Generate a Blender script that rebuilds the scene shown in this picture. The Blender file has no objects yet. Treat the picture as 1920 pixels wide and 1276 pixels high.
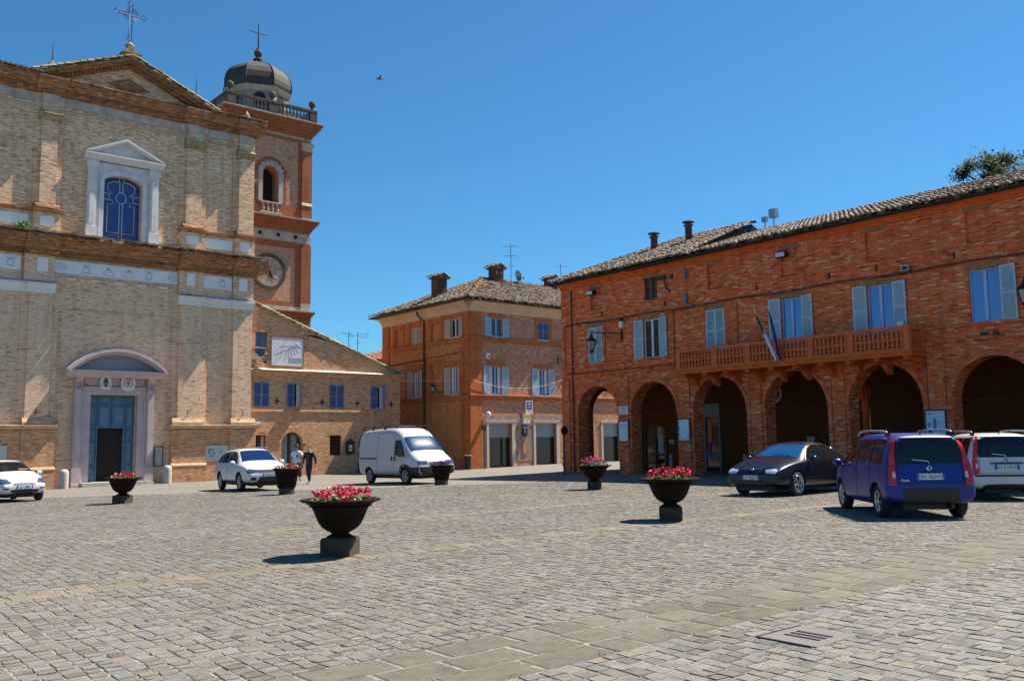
import bpy, bmesh, math, random
import numpy as np
from mathutils import Vector, Matrix
from mathutils.bvhtree import BVHTree
random.seed(7)
R = math.radians
scene = bpy.context.scene

# ------------------------------------------------------------------ camera
cam_d = bpy.data.cameras.new('camera'); cam = bpy.data.objects.new('camera', cam_d)
scene.collection.objects.link(cam); scene.camera = cam
cam_d.sensor_width = 36; cam_d.lens = 1700 / 1920 * 36; cam_d.clip_end = 3000; cam_d.clip_start = .1
p_, r_ = R(6.2), R(.79)
right = Vector((math.cos(r_), math.sin(r_) * math.sin(p_), -math.sin(r_) * math.cos(p_)))
up = Vector((math.sin(r_), -math.cos(r_) * math.sin(p_), math.cos(r_) * math.cos(p_)))
fw = Vector((0, math.cos(p_), math.sin(p_)))
m3 = Matrix((right, up, -fw)).transposed()
cam.matrix_world = Matrix.Translation((0, 0, 1.55)) @ m3.to_4x4()

# ------------------------------------------------------------------ sky, sun, exposure
SUN_AZ, SUN_EL = 60.0, 57.0           # azimuth clockwise from +Y (view direction)
world = bpy.data.worlds.new("World"); scene.world = world; world.use_nodes = True
wn = world.node_tree.nodes; wl = world.node_tree.links
bgn = wn['Background']; sky = wn.new('ShaderNodeTexSky'); sky.sky_type = 'NISHITA'; sky.sun_disc = False
sky.sun_elevation = R(SUN_EL); sky.sun_rotation = R(SUN_AZ)
sky.air_density = 1.0; sky.dust_density = 0.25; sky.ozone_density = 3.0; sky.altitude = 300
tint = wn.new('ShaderNodeMix'); tint.data_type = 'RGBA'; tint.blend_type = 'MULTIPLY'; tint.inputs[0].default_value = 1
wl.new(sky.outputs[0], tint.inputs[6]); tint.inputs[7].default_value = (.50, 1.06, 1.32, 1)   # deep Mediterranean blue
wl.new(tint.outputs[2], bgn.inputs[0]); bgn.inputs[1].default_value = .050
sun_d = bpy.data.lights.new('sun', 'SUN'); sun_d.energy = 5.0; sun_d.angle = R(.5); sun_d.color = (1, .90, .77)
sun = bpy.data.objects.new('sun', sun_d); scene.collection.objects.link(sun)
sv = Vector((math.sin(R(SUN_AZ)) * math.cos(R(SUN_EL)), math.cos(R(SUN_AZ)) * math.cos(R(SUN_EL)), math.sin(R(SUN_EL))))
sun.rotation_euler = sv.to_track_quat('Z', 'Y').to_euler(); sun.location = sv * 60
scene.view_settings.view_transform = 'Standard'; scene.view_settings.look = 'None'
scene.view_settings.exposure = 1.03; scene.view_settings.gamma = 1
try:
    scene.cycles.max_bounces = 6; scene.cycles.caustics_reflective = False; scene.cycles.caustics_refractive = False
except Exception: pass

# ------------------------------------------------------------------ materials
MATS = {}
def nt(name):
    m = bpy.data.materials.new(name); m.use_nodes = True
    n = m.node_tree.nodes; return m, n, m.node_tree.links, n['Principled BSDF']
def N(n, t, **kw):
    o = n.new(t)
    for k, v in kw.items():
        if k in o.inputs.keys(): o.inputs[k].default_value = v
        else: setattr(o, k, v)
    return o
def ramp(n, l, src, stops):
    r = n.new('ShaderNodeValToRGB'); e = r.color_ramp.elements
    while len(e) < len(stops): e.new(.5)
    for i, (p, c) in enumerate(stops):
        e[i].position = p; e[i].color = (*c, 1) if len(c) == 3 else c
    l.new(src, r.inputs[0]); return r.outputs[0]
def mixc(n, l, f, a, b, mode='MIX'):
    m = n.new('ShaderNodeMix'); m.data_type = 'RGBA'; m.blend_type = mode
    for s, v in ((0, f), (6, a), (7, b)):
        if hasattr(v, 'is_linked') or hasattr(v, 'links'): l.new(v, m.inputs[s])
        else: m.inputs[s].default_value = v if s == 0 else (*v, 1) if len(v) == 3 else v
    return m.outputs[2]
DARKER = {}
def slat(mat):
    """louvre colour darker than the frame of the same shutter"""
    return DARKER.get(mat.name, mat)
def plain(name, col, rough=.7, metal=0, var=.12, bump=.0, scale=6, coat=0, ior=1.5, spec=.5):
    if name in MATS: return MATS[name]
    m, n, l, b = nt(name)
    b.inputs['Roughness'].default_value = rough; b.inputs['Metallic'].default_value = metal
    b.inputs['IOR'].default_value = ior; b.inputs['Coat Weight'].default_value = coat
    b.inputs['Specular IOR Level'].default_value = spec
    if var:
        tc = n.new('ShaderNodeTexCoord'); no = N(n, 'ShaderNodeTexNoise', Scale=scale, Detail=6.0, Roughness=.6)
        l.new(tc.outputs['Object'], no.inputs['Vector'])
        lo = tuple(c * (1 - var) for c in col); hi = tuple(min(1, c * (1 + var)) for c in col)
        l.new(ramp(n, l, no.outputs[0], [(.3, lo), (.7, hi)]), b.inputs['Base Color'])
        if bump:
            bp = N(n, 'ShaderNodeBump', Strength=bump, Distance=.01); l.new(no.outputs[0], bp.inputs['Height']); l.new(bp.outputs[0], b.inputs['Normal'])
    else: b.inputs['Base Color'].default_value = (*col, 1)
    MATS[name] = m; return m
def brick(name, c1, c2, mortar, dark=None, streak=.5, rowh=.068, bw=.26, weather=(.5, .45, .4), wamt=.35, light=None, lamt=.0, msize=.01, gain=1.28):
    """brick wall: object XZ plane (X+Y along the wall)"""
    G = lambda c: tuple(min(.86, v * gain * k) for v, k in zip(c, (1.22, .93, .74))) if c else None
    c1, c2, mortar, dark, light, weather = map(G, (c1, c2, mortar, dark, light, weather))
    m, n, l, b = nt(name)
    tc = n.new('ShaderNodeTexCoord'); sp = n.new('ShaderNodeSeparateXYZ'); l.new(tc.outputs['Object'], sp.inputs[0])
    ad = N(n, 'ShaderNodeMath', operation='ADD'); l.new(sp.outputs[0], ad.inputs[0]); l.new(sp.outputs[1], ad.inputs[1])
    cb = n.new('ShaderNodeCombineXYZ'); l.new(ad.outputs[0], cb.inputs[0]); l.new(sp.outputs[2], cb.inputs[1])
    nd = N(n, 'ShaderNodeTexNoise', Scale=2.5, Detail=2.0); l.new(cb.outputs[0], nd.inputs['Vector'])
    vs = N(n, 'ShaderNodeVectorMath', operation='SCALE'); l.new(nd.outputs['Color'], vs.inputs[0]); vs.inputs['Scale'].default_value = .02
    va = N(n, 'ShaderNodeVectorMath', operation='ADD'); l.new(cb.outputs[0], va.inputs[0]); l.new(vs.outputs[0], va.inputs[1])
    br = n.new('ShaderNodeTexBrick'); l.new(va.outputs[0], br.inputs['Vector'])
    br.inputs['Scale'].default_value = 1; br.inputs['Brick Width'].default_value = bw; br.inputs['Row Height'].default_value = rowh
    br.inputs['Mortar Size'].default_value = msize; br.inputs['Mortar Smooth'].default_value = .3; br.inputs['Bias'].default_value = 0
    br.inputs['Color1'].default_value = (0, 0, 0, 1); br.inputs['Color2'].default_value = (1, 1, 1, 1); br.inputs['Mortar'].default_value = (.5, .5, .5, 1)
    stops = [(0, c1), (.45, tuple((a + q) / 2 for a, q in zip(c1, c2))), (.8, c2)]
    if dark: stops = [(0, dark), (.14, c1)] + stops[1:]
    if light: stops.append((1 - .02, light))
    col = ramp(n, l, br.outputs['Color'], stops)
    # horizontal streaks of differently fired courses
    mp = N(n, 'ShaderNodeMapping'); mp.inputs['Scale'].default_value = (2.3, 12.5, 1); l.new(cb.outputs[0], mp.inputs[0])
    ns = N(n, 'ShaderNodeTexNoise', Scale=1.0, Detail=4.0, Roughness=.75); l.new(mp.outputs[0], ns.inputs['Vector'])
    sf = ramp(n, l, ns.outputs[0], [(.41, (1, 1, 1)), (.50, (0, 0, 0))])
    col = mixc(n, l, mixv(n, l, sf, streak), col, dark or tuple(c * .6 for c in c1))
    if light:
        mp2 = N(n, 'ShaderNodeMapping'); mp2.inputs['Scale'].default_value = (3.1, 14.7, 1); mp2.inputs['Location'].default_value = (5, 3, 0); l.new(cb.outputs[0], mp2.inputs[0])
        n2 = N(n, 'ShaderNodeTexNoise', Scale=1.0, Detail=3.0, Roughness=.7); l.new(mp2.outputs[0], n2.inputs['Vector'])
        lf = ramp(n, l, n2.outputs[0], [(.57, (0, 0, 0)), (.63, (1, 1, 1))]); col = mixc(n, l, mixv(n, l, lf, lamt), col, light)
    col = mixc(n, l, br.outputs['Fac'], col, mortar)
    nw = N(n, 'ShaderNodeTexNoise', Scale=.45, Detail=5.0, Roughness=.65); l.new(cb.outputs[0], nw.inputs['Vector'])
    wf = ramp(n, l, nw.outputs[0], [(.4, (0, 0, 0)), (.68, (1, 1, 1))])
    col = mixc(n, l, mixv(n, l, wf, wamt), col, weather)
    mp3 = N(n, 'ShaderNodeMapping'); mp3.inputs['Scale'].default_value = (2.6, .22, 1); l.new(cb.outputs[0], mp3.inputs[0])
    n4 = N(n, 'ShaderNodeTexNoise', Scale=1.0, Detail=4.0, Roughness=.6); l.new(mp3.outputs[0], n4.inputs['Vector'])
    col = mixc(n, l, .32, col, ramp(n, l, n4.outputs[0], [(.30, (.40, .37, .35)), (.50, (1.0, 1.0, 1.0))]), 'MULTIPLY')
    nf = N(n, 'ShaderNodeTexNoise', Scale=9.0, Detail=4.0, Roughness=.7); l.new(cb.outputs[0], nf.inputs['Vector'])
    col = mixc(n, l, .55, col, ramp(n, l, nf.outputs[0], [(.25, (.6, .6, .6)), (.75, (1.05, 1.05, 1.05))]), 'MULTIPLY')
    l.new(col, b.inputs['Base Color']); b.inputs['Roughness'].default_value = .9; b.inputs['Specular IOR Level'].default_value = .2
    hm = N(n, 'ShaderNodeMath', operation='SUBTRACT'); l.new(nf.outputs[0], hm.inputs[0]); l.new(br.outputs['Fac'], hm.inputs[1])
    bp = N(n, 'ShaderNodeBump', Strength=.5, Distance=.012); l.new(hm.outputs[0], bp.inputs['Height']); l.new(bp.outputs[0], b.inputs['Normal'])
    MATS[name] = m; return m
def mixv(n, l, src, f):
    m = N(n, 'ShaderNodeMath', operation='MULTIPLY'); l.new(src, m.inputs[0]); m.inputs[1].default_value = f; return m.outputs[0]
def island(name, stops, rough=.85, bump=.3, noise=20, namt=.5, k=1.0):
    stops = [(p, tuple(v * k for v in c)) for p, c in stops]
    m, n, l, b = nt(name)
    g = n.new('ShaderNodeNewGeometry'); col = ramp(n, l, g.outputs['Random Per Island'], stops)
    tc = n.new('ShaderNodeTexCoord'); no = N(n, 'ShaderNodeTexNoise', Scale=noise, Detail=5.0, Roughness=.7); l.new(tc.outputs['Object'], no.inputs['Vector'])
    col = mixc(n, l, namt, col, ramp(n, l, no.outputs[0], [(.3, (.4, .4, .4)), (.7, (1.15, 1.15, 1.15))]), 'MULTIPLY')
    n3 = N(n, 'ShaderNodeTexNoise', Scale=.35, Detail=4.0); l.new(tc.outputs['Object'], n3.inputs['Vector'])
    col = mixc(n, l, .35, col, ramp(n, l, n3.outputs[0], [(.35, (.75, .72, .68)), (.65, (1.1, 1.1, 1.1))]), 'MULTIPLY')
    if k < .8 and 'tile' not in name:
        n5 = N(n, 'ShaderNodeTexNoise', Scale=.9, Detail=5.0, Roughness=.7); l.new(tc.outputs['Object'], n5.inputs['Vector'])
        col = mixc(n, l, .7, col, ramp(n, l, n5.outputs[0], [(.30, (.62, .58, .54)), (.42, (.95, .94, .92)), (.6, (1.0, 1.0, 1.0)), (.72, (1.14, 1.12, 1.07))]), 'MULTIPLY')
    l.new(col, b.inputs['Base Color']); b.inputs['Roughness'].default_value = rough; b.inputs['Specular IOR Level'].default_value = .3
    bp = N(n, 'ShaderNodeBump', Strength=bump, Distance=.01); l.new(no.outputs[0], bp.inputs['Height']); l.new(bp.outputs[0], b.inputs['Normal'])
    MATS[name] = m; return m

# lower church face: pale buff brick; upper face: pinker, more broken
BR_CHL = brick('church_brick_low', (.40, .33, .275), (.52, .445, .375), (.46, .40, .335), dark=(.15, .10, .08), streak=.5, weather=(.48, .42, .36), wamt=.5, gain=1.58)
BR_CHU = brick('church_brick_high', (.38, .21, .145), (.56, .445, .36), (.52, .45, .37), dark=(.15, .06, .042), streak=.8, light=(.64, .58, .51), lamt=.6, wamt=.3, weather=(.52, .45, .36), gain=1.5)
BR_PLI = brick('plinth_brick', (.36, .19, .11), (.52, .37, .25), (.48, .38, .28), dark=(.18, .08, .045), streak=.6, light=(.60, .47, .33), lamt=.5, wamt=.3, weather=(.46, .33, .2))
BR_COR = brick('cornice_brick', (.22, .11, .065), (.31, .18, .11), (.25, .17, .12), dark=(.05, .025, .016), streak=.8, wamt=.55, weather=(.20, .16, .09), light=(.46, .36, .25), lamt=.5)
BR_LOW = brick('rectory_brick', (.38, .24, .15), (.50, .36, .235), (.47, .37, .27), dark=(.20, .10, .06), streak=.55, light=(.62, .47, .33), lamt=.6, wamt=.3, weather=(.48, .36, .24))
BR_TWR = brick('tower_red_brick', (.20, .082, .048), (.26, .115, .07), (.22, .12, .085), dark=(.2, .07, .03), streak=.4, wamt=.25, weather=(.4, .18, .1))
BR_TWP = brick('tower_grey_brick', (.30, .21, .16), (.40, .32, .27), (.38, .31, .27), dark=(.2, .1, .07), streak=.5, wamt=.3, weather=(.38, .30, .25))
BR_MDL = brick('house_orange_brick', (.40, .17, .065), (.50, .26, .115), (.42, .24, .12), dark=(.20, .075, .035), streak=.55, wamt=.5, weather=(.36, .19, .10))
BR_MDO = brick('house_trim_brick', (.36, .12, .04), (.43, .17, .06), (.36, .16, .07), dark=(.2, .06, .03), streak=.45, wamt=.4, weather=(.34, .14, .07))
BR_MDR = brick('house_violet_brick', (.36, .19, .145), (.46, .29, .235), (.42, .28, .22), dark=(.16, .07, .055), streak=.7, wamt=.4, weather=(.33, .21, .17), light=(.55, .40, .33), lamt=.5)
BR_RB = brick('arcade_brick', (.48, .098, .034), (.60, .155, .06), (.44, .14, .075), dark=(.15, .038, .018), streak=.72, light=(.64, .40, .31), lamt=.55, wamt=.4, weather=(.30, .085, .045), bw=.28, rowh=.072, gain=1.5)
BR_RBT = brick('arcade_trim_brick', (.50, .11, .025), (.56, .15, .04), (.42, .12, .04), dark=(.3, .07, .02), streak=.35, wamt=.3, weather=(.36, .12, .05))
BR_DRK = brick('arcade_shade_brick', (.085, .035, .014), (.12, .052, .02), (.10, .05, .022), streak=.4, wamt=.3, weather=(.09, .04, .016))  # arcade shade put into the colour, far darker than the front brick
STONE = plain('white_stone', (.62, .60, .60), .8, var=.14, bump=.25, scale=3)
STONEW = plain('white_panel_plaster', (.72, .74, .78), .8, var=.07, scale=2)
STONEG = plain('grey_plaster_band', (.42, .36, .31), .9, var=.3, bump=.3, scale=2)
PORTAL = plain('portal_stone', (.50, .40, .40), .75, var=.13, bump=.2, scale=2.5)
FASCIA = plain('fascia_plaster', (.62, .40, .26), .85, var=.15, scale=2)
MOSSY = plain('mossy_stone', (.30, .24, .14), .95, var=.5, bump=.5, scale=5)
DARKST = plain('sooty_stone', (.085, .068, .055), .95, var=.4, bump=.5, scale=5)
TILE = island('roof_tile', [(0, (.11, .08, .055)), (.3, (.22, .165, .12)), (.55, (.34, .27, .20)), (.8, (.48, .40, .32)), (1, (.27, .17, .11))], noise=12, k=.68)
TILEO = island('orange_ridge_tile', [(0, (.62, .28, .08)), (.5, (.75, .42, .15)), (1, (.5, .2, .07))])
LEAD = plain('lead_dome_sheet', (.045, .040, .034), .75, metal=0, var=.3, bump=.15, scale=2)
DRUM = plain('drum_plaster', (.27, .26, .25), .9, var=.3, bump=.3, scale=3)
IRON = plain('dark_iron', (.03, .028, .03), .5, metal=.6, var=.2)
BLACK = plain('black_paint', (.012, .012, .013), .5, var=.2)
VOID = plain('dark_interior', (.02, .016, .013), .95, var=.2)
BLUED = plain('blue_door_paint', (.10, .20, .30), .55, var=.18, bump=.15, scale=5)
BLUESH = plain('blue_shutter_paint', (.15, .21, .36), .6, var=.1)
GREYSH = plain('pale_shutter_paint', (.42, .53, .62), .6, var=.1)
CREAMSH = plain('cream_shutter_paint', (.52, .45, .40), .6, var=.1)
DARKER.update({'pale_shutter_paint': plain('pale_louvre', (.27, .37, .46), .65, var=.12), 'blue_shutter_paint': plain('blue_louvre', (.085, .12, .24), .65, var=.1), 'cream_shutter_paint': plain('cream_louvre', (.40, .35, .31), .65, var=.1)})
FRAMEW = plain('white_window_paint', (.62, .66, .74), .5, var=.05)
FRAMEB = plain('bluish_window_paint', (.34, .44, .72), .5, var=.05)
WOOD = plain('brown_wood', (.12, .055, .03), .7, var=.3, scale=10)
GLASSD = plain('dark_window_glass', (.015, .018, .022), .05, var=0, ior=1.6)
GLASSB = plain('sky_reflection_window_glass', (.025, .11, .46), .06, var=.15, ior=2.1, scale=1.2)  # reflected sky put into the pane's base colour as blue
GLASSS = plain('stained_window_glass', (.015, .045, .22), .35, var=.35, ior=1.6, scale=4)
CURT = plain('white_curtain', (.7, .72, .75), .9, var=.1)
BLUECURT = plain('blue_drape', (.10, .22, .36), .8, var=.35, scale=9)
METALG = plain('galvanised_metal', (.35, .35, .36), .4, metal=.8, var=.15)
SHOPST = plain('shop_frame_stone', (.62, .52, .40), .8, var=.1, scale=3)
ROLL = plain('roller_shutter', (.30, .30, .31), .5, metal=.3, var=.1)
PAPER = plain('white_paper', (.72, .75, .78), .7, var=.04)
INK = plain('dark_ink', (.05, .05, .07), .7, var=0)
CONC = plain('pale_concrete', (.45, .42, .38), .85, var=.2, bump=.3, scale=12)
MOSS = plain('green_moss_leaf', (.10, .17, .03), .8, var=.4)
CONDUIT = plain('dark_conduit', (.06, .035, .025), .6, var=.2)

# ------------------------------------------------------------------ mesh builder
class MB:
    def __init__(s): s.v = []; s.f = []; s.m = []; s.k = 0; s.sm = []; s.ch = []
    def mat(s, k): s.k = k; return s
    def add(s, vs, fs, smooth=False):
        o = len(s.v); s.v += [tuple(v) for v in vs]; s.ch.append([o, len(s.v), len(s.f), len(s.f) + len(fs)])
        for f in fs: s.f.append([o + i for i in f]); s.m.append(s.k); s.sm.append(smooth)
        return s
    def box(s, x0, x1, y0, y1, z0, z1):
        return s.add([(x0, y0, z0), (x1, y0, z0), (x1, y1, z0), (x0, y1, z0), (x0, y0, z1), (x1, y0, z1), (x1, y1, z1), (x0, y1, z1)],
                     [(0, 3, 2, 1), (4, 5, 6, 7), (0, 1, 5, 4), (1, 2, 6, 5), (2, 3, 7, 6), (3, 0, 4, 7)])
    def prism(s, poly, y0, y1, smooth=False):
        """polygon in (x,z), extruded y0..y1 (front at y0)"""
        n = len(poly)
        vs = [(x, y0, z) for x, z in poly] + [(x, y1, z) for x, z in poly]
        s.add(vs, [tuple(range(n)), tuple(range(2 * n - 1, n - 1, -1))])
        return s.add(vs, [(i, n + i, n + (i + 1) % n, (i + 1) % n) for i in range(n)], smooth)
    def prof(s, pts, x0, x1):
        """profile polygon in (y,z) extruded along x (mouldings)"""
        n = len(pts); vs = [(x0, y, z) for y, z in pts] + [(x1, y, z) for y, z in pts]
        return s.add(vs, [tuple(range(n)), tuple(range(2 * n - 1, n - 1, -1))] + [(i, n + i, n + (i + 1) % n, (i + 1) % n) for i in range(n)])
    def ring(s, outer, inner, y0, y1):
        """band between two open polylines of equal length in (x,z)"""
        n = len(outer)
        for i in range(n - 1):
            a, b, c, d = outer[i], outer[i + 1], inner[i + 1], inner[i]
            s.add([(p[0], y0, p[1]) for p in (a, b, c, d)] + [(p[0], y1, p[1]) for p in (a, b, c, d)],
                  [(0, 3, 2, 1), (4, 5, 6, 7), (0, 1, 5, 4), (2, 3, 7, 6)] + ([(3, 0, 4, 7)] if i == 0 else []) + ([(1, 2, 6, 5)] if i == n - 2 else []))
        return s
    def lathe(s, prof, c=(0, 0, 0), n=20, smooth=True, rot=0):
        vs = []; fs = []; k = len(prof)
        for i in range(n):
            a = 2 * math.pi * i / n + rot
            for r, z in prof: vs.append((c[0] + r * math.cos(a), c[1] + r * math.sin(a), c[2] + z))
        for i in range(n):
            j = (i + 1) % n
            for q in range(k - 1): fs.append((i * k + q, j * k + q, j * k + q + 1, i * k + q + 1))
        s.add(vs, fs, smooth)
        if prof[-1][0] > 1e-4: s.add([(c[0] + prof[-1][0] * math.cos(2 * math.pi * i / n + rot), c[1] + prof[-1][0] * math.sin(2 * math.pi * i / n + rot), c[2] + prof[-1][1]) for i in range(n)], [tuple(range(n))])
        return s
    def tube(s, pts, r, n=6, cap=True):
        pts = [Vector(p) for p in pts]; vs = []; fs = []
        rs = r if isinstance(r, (list, tuple)) else [r] * len(pts)
        for i, p in enumerate(pts):
            d = (pts[min(i + 1, len(pts) - 1)] - pts[max(i - 1, 0)]).normalized()
            a = d.orthogonal().normalized() if i == 0 else (a - d * a.dot(d)).normalized()
            b = d.cross(a)
            for q in range(n):
                t = 2 * math.pi * q / n; vs.append(p + (a * math.cos(t) + b * math.sin(t)) * rs[i])
        for i in range(len(pts) - 1):
            for q in range(n): fs.append((i * n + q, i * n + (q + 1) % n, (i + 1) * n + (q + 1) % n, (i + 1) * n + q))
        s.add(vs, fs, True)
        if cap: s.add(vs[:n], [tuple(range(n - 1, -1, -1))]); s.add(vs[-n:], [tuple(range(n))])
        return s
    def sphere(s, c, r, n=10, sq=1):
        m = max(4, n // 2); pr = [(max(1e-5, r * math.sin(math.pi * i / m)), -r * sq * math.cos(math.pi * i / m)) for i in range(m + 1)]
        return s.lathe(pr, c, n)
    def split(s, name, mats, parent=None, tol=.012):
        """one object per separate piece (chunks whose boxes touch belong together)"""
        bb = [([min(v[k] for v in s.v[a:b]) - tol for k in range(3)], [max(v[k] for v in s.v[a:b]) + tol for k in range(3)]) for a, b, c, d in s.ch]
        par = list(range(len(bb)))
        def fd(i):
            while par[i] != i: i = par[i]
            return i
        for i in range(len(bb)):
            for j in range(i):
                if all(bb[i][0][k] <= bb[j][1][k] and bb[j][0][k] <= bb[i][1][k] for k in range(3)): par[fd(i)] = fd(j)
        out = []
        for r in sorted({fd(i) for i in range(len(bb))}):
            m = MB()
            for i, (a, b, c, d) in enumerate(s.ch):
                if fd(i) == r:
                    o = len(m.v); m.v += s.v[a:b]; m.f += [[q - a + o for q in f] for f in s.f[c:d]]; m.m += s.m[c:d]; m.sm += s.sm[c:d]
            out.append(m.build(name, mats, parent))
        return out
    def build(s, name, mats, parent=None, loc=None, rz=None, **tags):
        me = bpy.data.meshes.new(name); me.from_pydata(s.v, [], s.f)
        mats = mats if isinstance(mats, (list, tuple)) else [mats]
        for m in mats: me.materials.append(m)
        me.polygons.foreach_set('material_index', s.m); me.polygons.foreach_set('use_smooth', s.sm); me.update()
        o = bpy.data.objects.new(name, me); scene.collection.objects.link(o)
        if parent: o.parent = parent
        if loc is not None: o.location = loc
        if rz is not None: o.rotation_euler[2] = rz
        for k, v in tags.items(): o[k] = v
        return o
def empty(name, loc, rz, label, cat, group=None):
    o = bpy.data.objects.new(name, None); scene.collection.objects.link(o); o.location = loc; o.rotation_euler[2] = rz
    o['label'] = label; o['category'] = cat
    if group: o['group'] = group
    return o
def text_mesh(txt, name, mat, parent, loc, rot, size, extrude=.002, align='CENTER', sx=1, **tags):
    cu = bpy.data.curves.new(name, 'FONT'); cu.body = txt; cu.size = size; cu.extrude = extrude; cu.align_x = align; cu.align_y = 'CENTER'; cu.resolution_u = 2
    t = bpy.data.objects.new('tmp', cu); scene.collection.objects.link(t)
    dg = bpy.context.evaluated_depsgraph_get(); me = bpy.data.meshes.new_from_object(t.evaluated_get(dg)); bpy.data.objects.remove(t)
    me.materials.clear(); me.materials.append(mat)
    o = bpy.data.objects.new(name, me); scene.collection.objects.link(o); o.parent = parent; o.location = loc; o.rotation_euler = rot; o.scale = (sx, 1, 1)
    for k, v in tags.items(): o[k] = v
    return o
def arc(cx, cz, r, a0, a1, n, rz=None):
    rz = rz or r
    return [(cx + r * math.cos(R(a0 + (a1 - a0) * i / n)), cz + rz * math.sin(R(a0 + (a1 - a0) * i / n))) for i in range(n + 1)]

def wall(u0, u1, z0, z1, ops, y=0.0, mb=None, topline=None):
    """wall sheet facing -Y with real openings; op = (u0,u1,z0,z1,depth,kind[,rise]); kind 'r','a'(semicircle),'s'(segment); reveals run inward"""
    mb = mb or MB()
    us = sorted({u0, u1, *[v for o in ops for v in o[:2]]}); zs = sorted({z0, z1, *[v for o in ops for v in o[2:4]]})
    us = [u for u in us if u0 <= u <= u1]; zs = [z for z in zs if z0 <= z <= z1]
    for i in range(len(us) - 1):
        for j in range(len(zs) - 1):
            cu, cz = (us[i] + us[i + 1]) / 2, (zs[j] + zs[j + 1]) / 2
            if any(o[0] < cu < o[1] and o[2] < cz < o[3] for o in ops): continue
            a, b, c, d = us[i], us[i + 1], zs[j], zs[j + 1]
            if topline:
                poly = [(a, c), (b, c), (b, min(d, topline(b))), (a, min(d, topline(a)))]
                if poly[2][1] <= c and poly[3][1] <= c: continue
                if poly[3][1] > c >= poly[2][1] or poly[2][1] > c >= poly[3][1]:
                    # line crosses the lower edge
                    s = (poly[3][1] - c); t = (poly[3][1] - poly[2][1]); uc = a + (b - a) * (s / t if t else 1)
                    poly = [(a, c), (uc, c), (a, poly[3][1])] if s > 0 else [(uc, c), (b, c), (b, poly[2][1])]
                mb.add([(p[0], y, p[1]) for p in poly], [tuple(range(len(poly)))])
            else: mb.add([(a, y, c), (b, y, c), (b, y, d), (a, y, d)], [(0, 1, 2, 3)])
    for o in ops:
        a, b, c, d, dep, kind = o[:6]; y1 = y + dep; cx = (a + b) / 2; hw = (b - a) / 2
        if kind == 'r': path = [(a, c), (a, d), (b, d), (b, c)]
        else:
            rise = hw if kind == 'a' else o[6]; sp = d - rise; n = 20
            path = [(a, c)] + [(cx - hw * math.cos(math.pi * i / n), sp + rise * math.sin(math.pi * i / n)) for i in range(n + 1)] + [(b, c)]
            top = path[1:-1]
            for i in range(n):
                p, q = top[i], top[i + 1]; mb.add([(p[0], y, p[1]), (q[0], y, q[1]), (q[0], y, d), (p[0], y, d)], [(0, 1, 2, 3)])
        closed = path + [path[0]] if c > z0 + 1e-3 else path
        for i in range(len(closed) - 1):
            p, q = closed[i], closed[i + 1]
            mb.add([(p[0], y, p[1]), (q[0], y, q[1]), (q[0], y1, q[1]), (p[0], y1, p[1])], [(0, 1, 2, 3)])
    return mb

def tiles(origin, ax, upv, polys, w=.21, h=.36, r=.095, mat=None, name='roof_tiles', parent=None, rnd=.02, lift=.02):
    """rows of half-round clay tiles on the plane origin + a*ax + b*upv, where (a,b) lies inside one of polys"""
    ax = Vector(ax).normalized(); upv = Vector(upv).normalized(); nn = ax.cross(upv).normalized()
    if nn.z < 0: nn = -nn
    og = Vector(origin); mb = MB()
    def inside(a, b, P):
        c = False; j = len(P) - 1
        for i in range(len(P)):
            if (P[i][1] > b) != (P[j][1] > b) and a < (P[j][0] - P[i][0]) * (b - P[i][1]) / (P[j][1] - P[i][1]) + P[i][0]: c = not c
            j = i
        return c
    amin = min(p[0] for P in polys for p in P); amax = max(p[0] for P in polys for p in P)
    bmin = min(p[1] for P in polys for p in P); bmax = max(p[1] for P in polys for p in P)
    rg = random.Random(3)
    a = amin + w / 2
    while a < amax:
        b = bmin + rg.uniform(-.03, .03)
        while b < bmax:
            if any(inside(a, b + h / 2, P) for P in polys):
                ja, jb, tw = rg.uniform(-rnd, rnd), rg.uniform(-rnd, rnd), rg.uniform(-.12, .12); vs = []
                for t in (0, 1):
                    rr = r * (1.08 if t == 0 else .86); zz = lift + (.035 if t == 0 else .0) + rg.uniform(0, rnd)
                    cc = og + ax * (a + ja + tw * h * t * .5) + upv * (b + jb + (h + .06) * t)
                    for q in range(5):
                        th = math.pi * q / 4; vs.append(cc + ax * (-rr * math.cos(th)) + nn * (zz + rr * .9 * math.sin(th)))
                mb.add(vs, [(q, q + 1, q + 6, q + 5) for q in range(4)] + [(4, 3, 2, 1, 0)])
            b += h
        a += w
    return mb.build(name, mat or TILE, parent)
# ------------------------------------------------------------------ terrain
def T(x, y):
    s = lambda v: (v + np.sqrt(v * v + 9)) / 2
    A = .012 * s(np.minimum(y, 60) - 18); A = .33 * (1 - np.exp(-A / .264))
    b = .55 + .45 / (1 + np.exp(np.clip(x / 1.5, -40, 40)))
    return -.016 * np.minimum(s(-x) - 1.5, 24) - A * b
def Tz(x, y): return float(T(np.float64(x), np.float64(y)))
def stone_base_mat():
    m, n, l, b = nt('paving_joint_mortar')
    g = n.new('ShaderNodeNewGeometry'); no = N(n, 'ShaderNodeTexNoise', Scale=3.0, Detail=6.0, Roughness=.75); l.new(g.outputs['Position'], no.inputs['Vector'])
    l.new(ramp(n, l, no.outputs[0], [(.36, (.02, .014, .01)), (.42, (.08, .07, .055)), (.50, (.19, .175, .15)), (.62, (.26, .245, .215))]), b.inputs['Base Color']); b.inputs['Roughness'].default_value = .95; no.inputs['Scale'].default_value = 5.0
    return m
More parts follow.
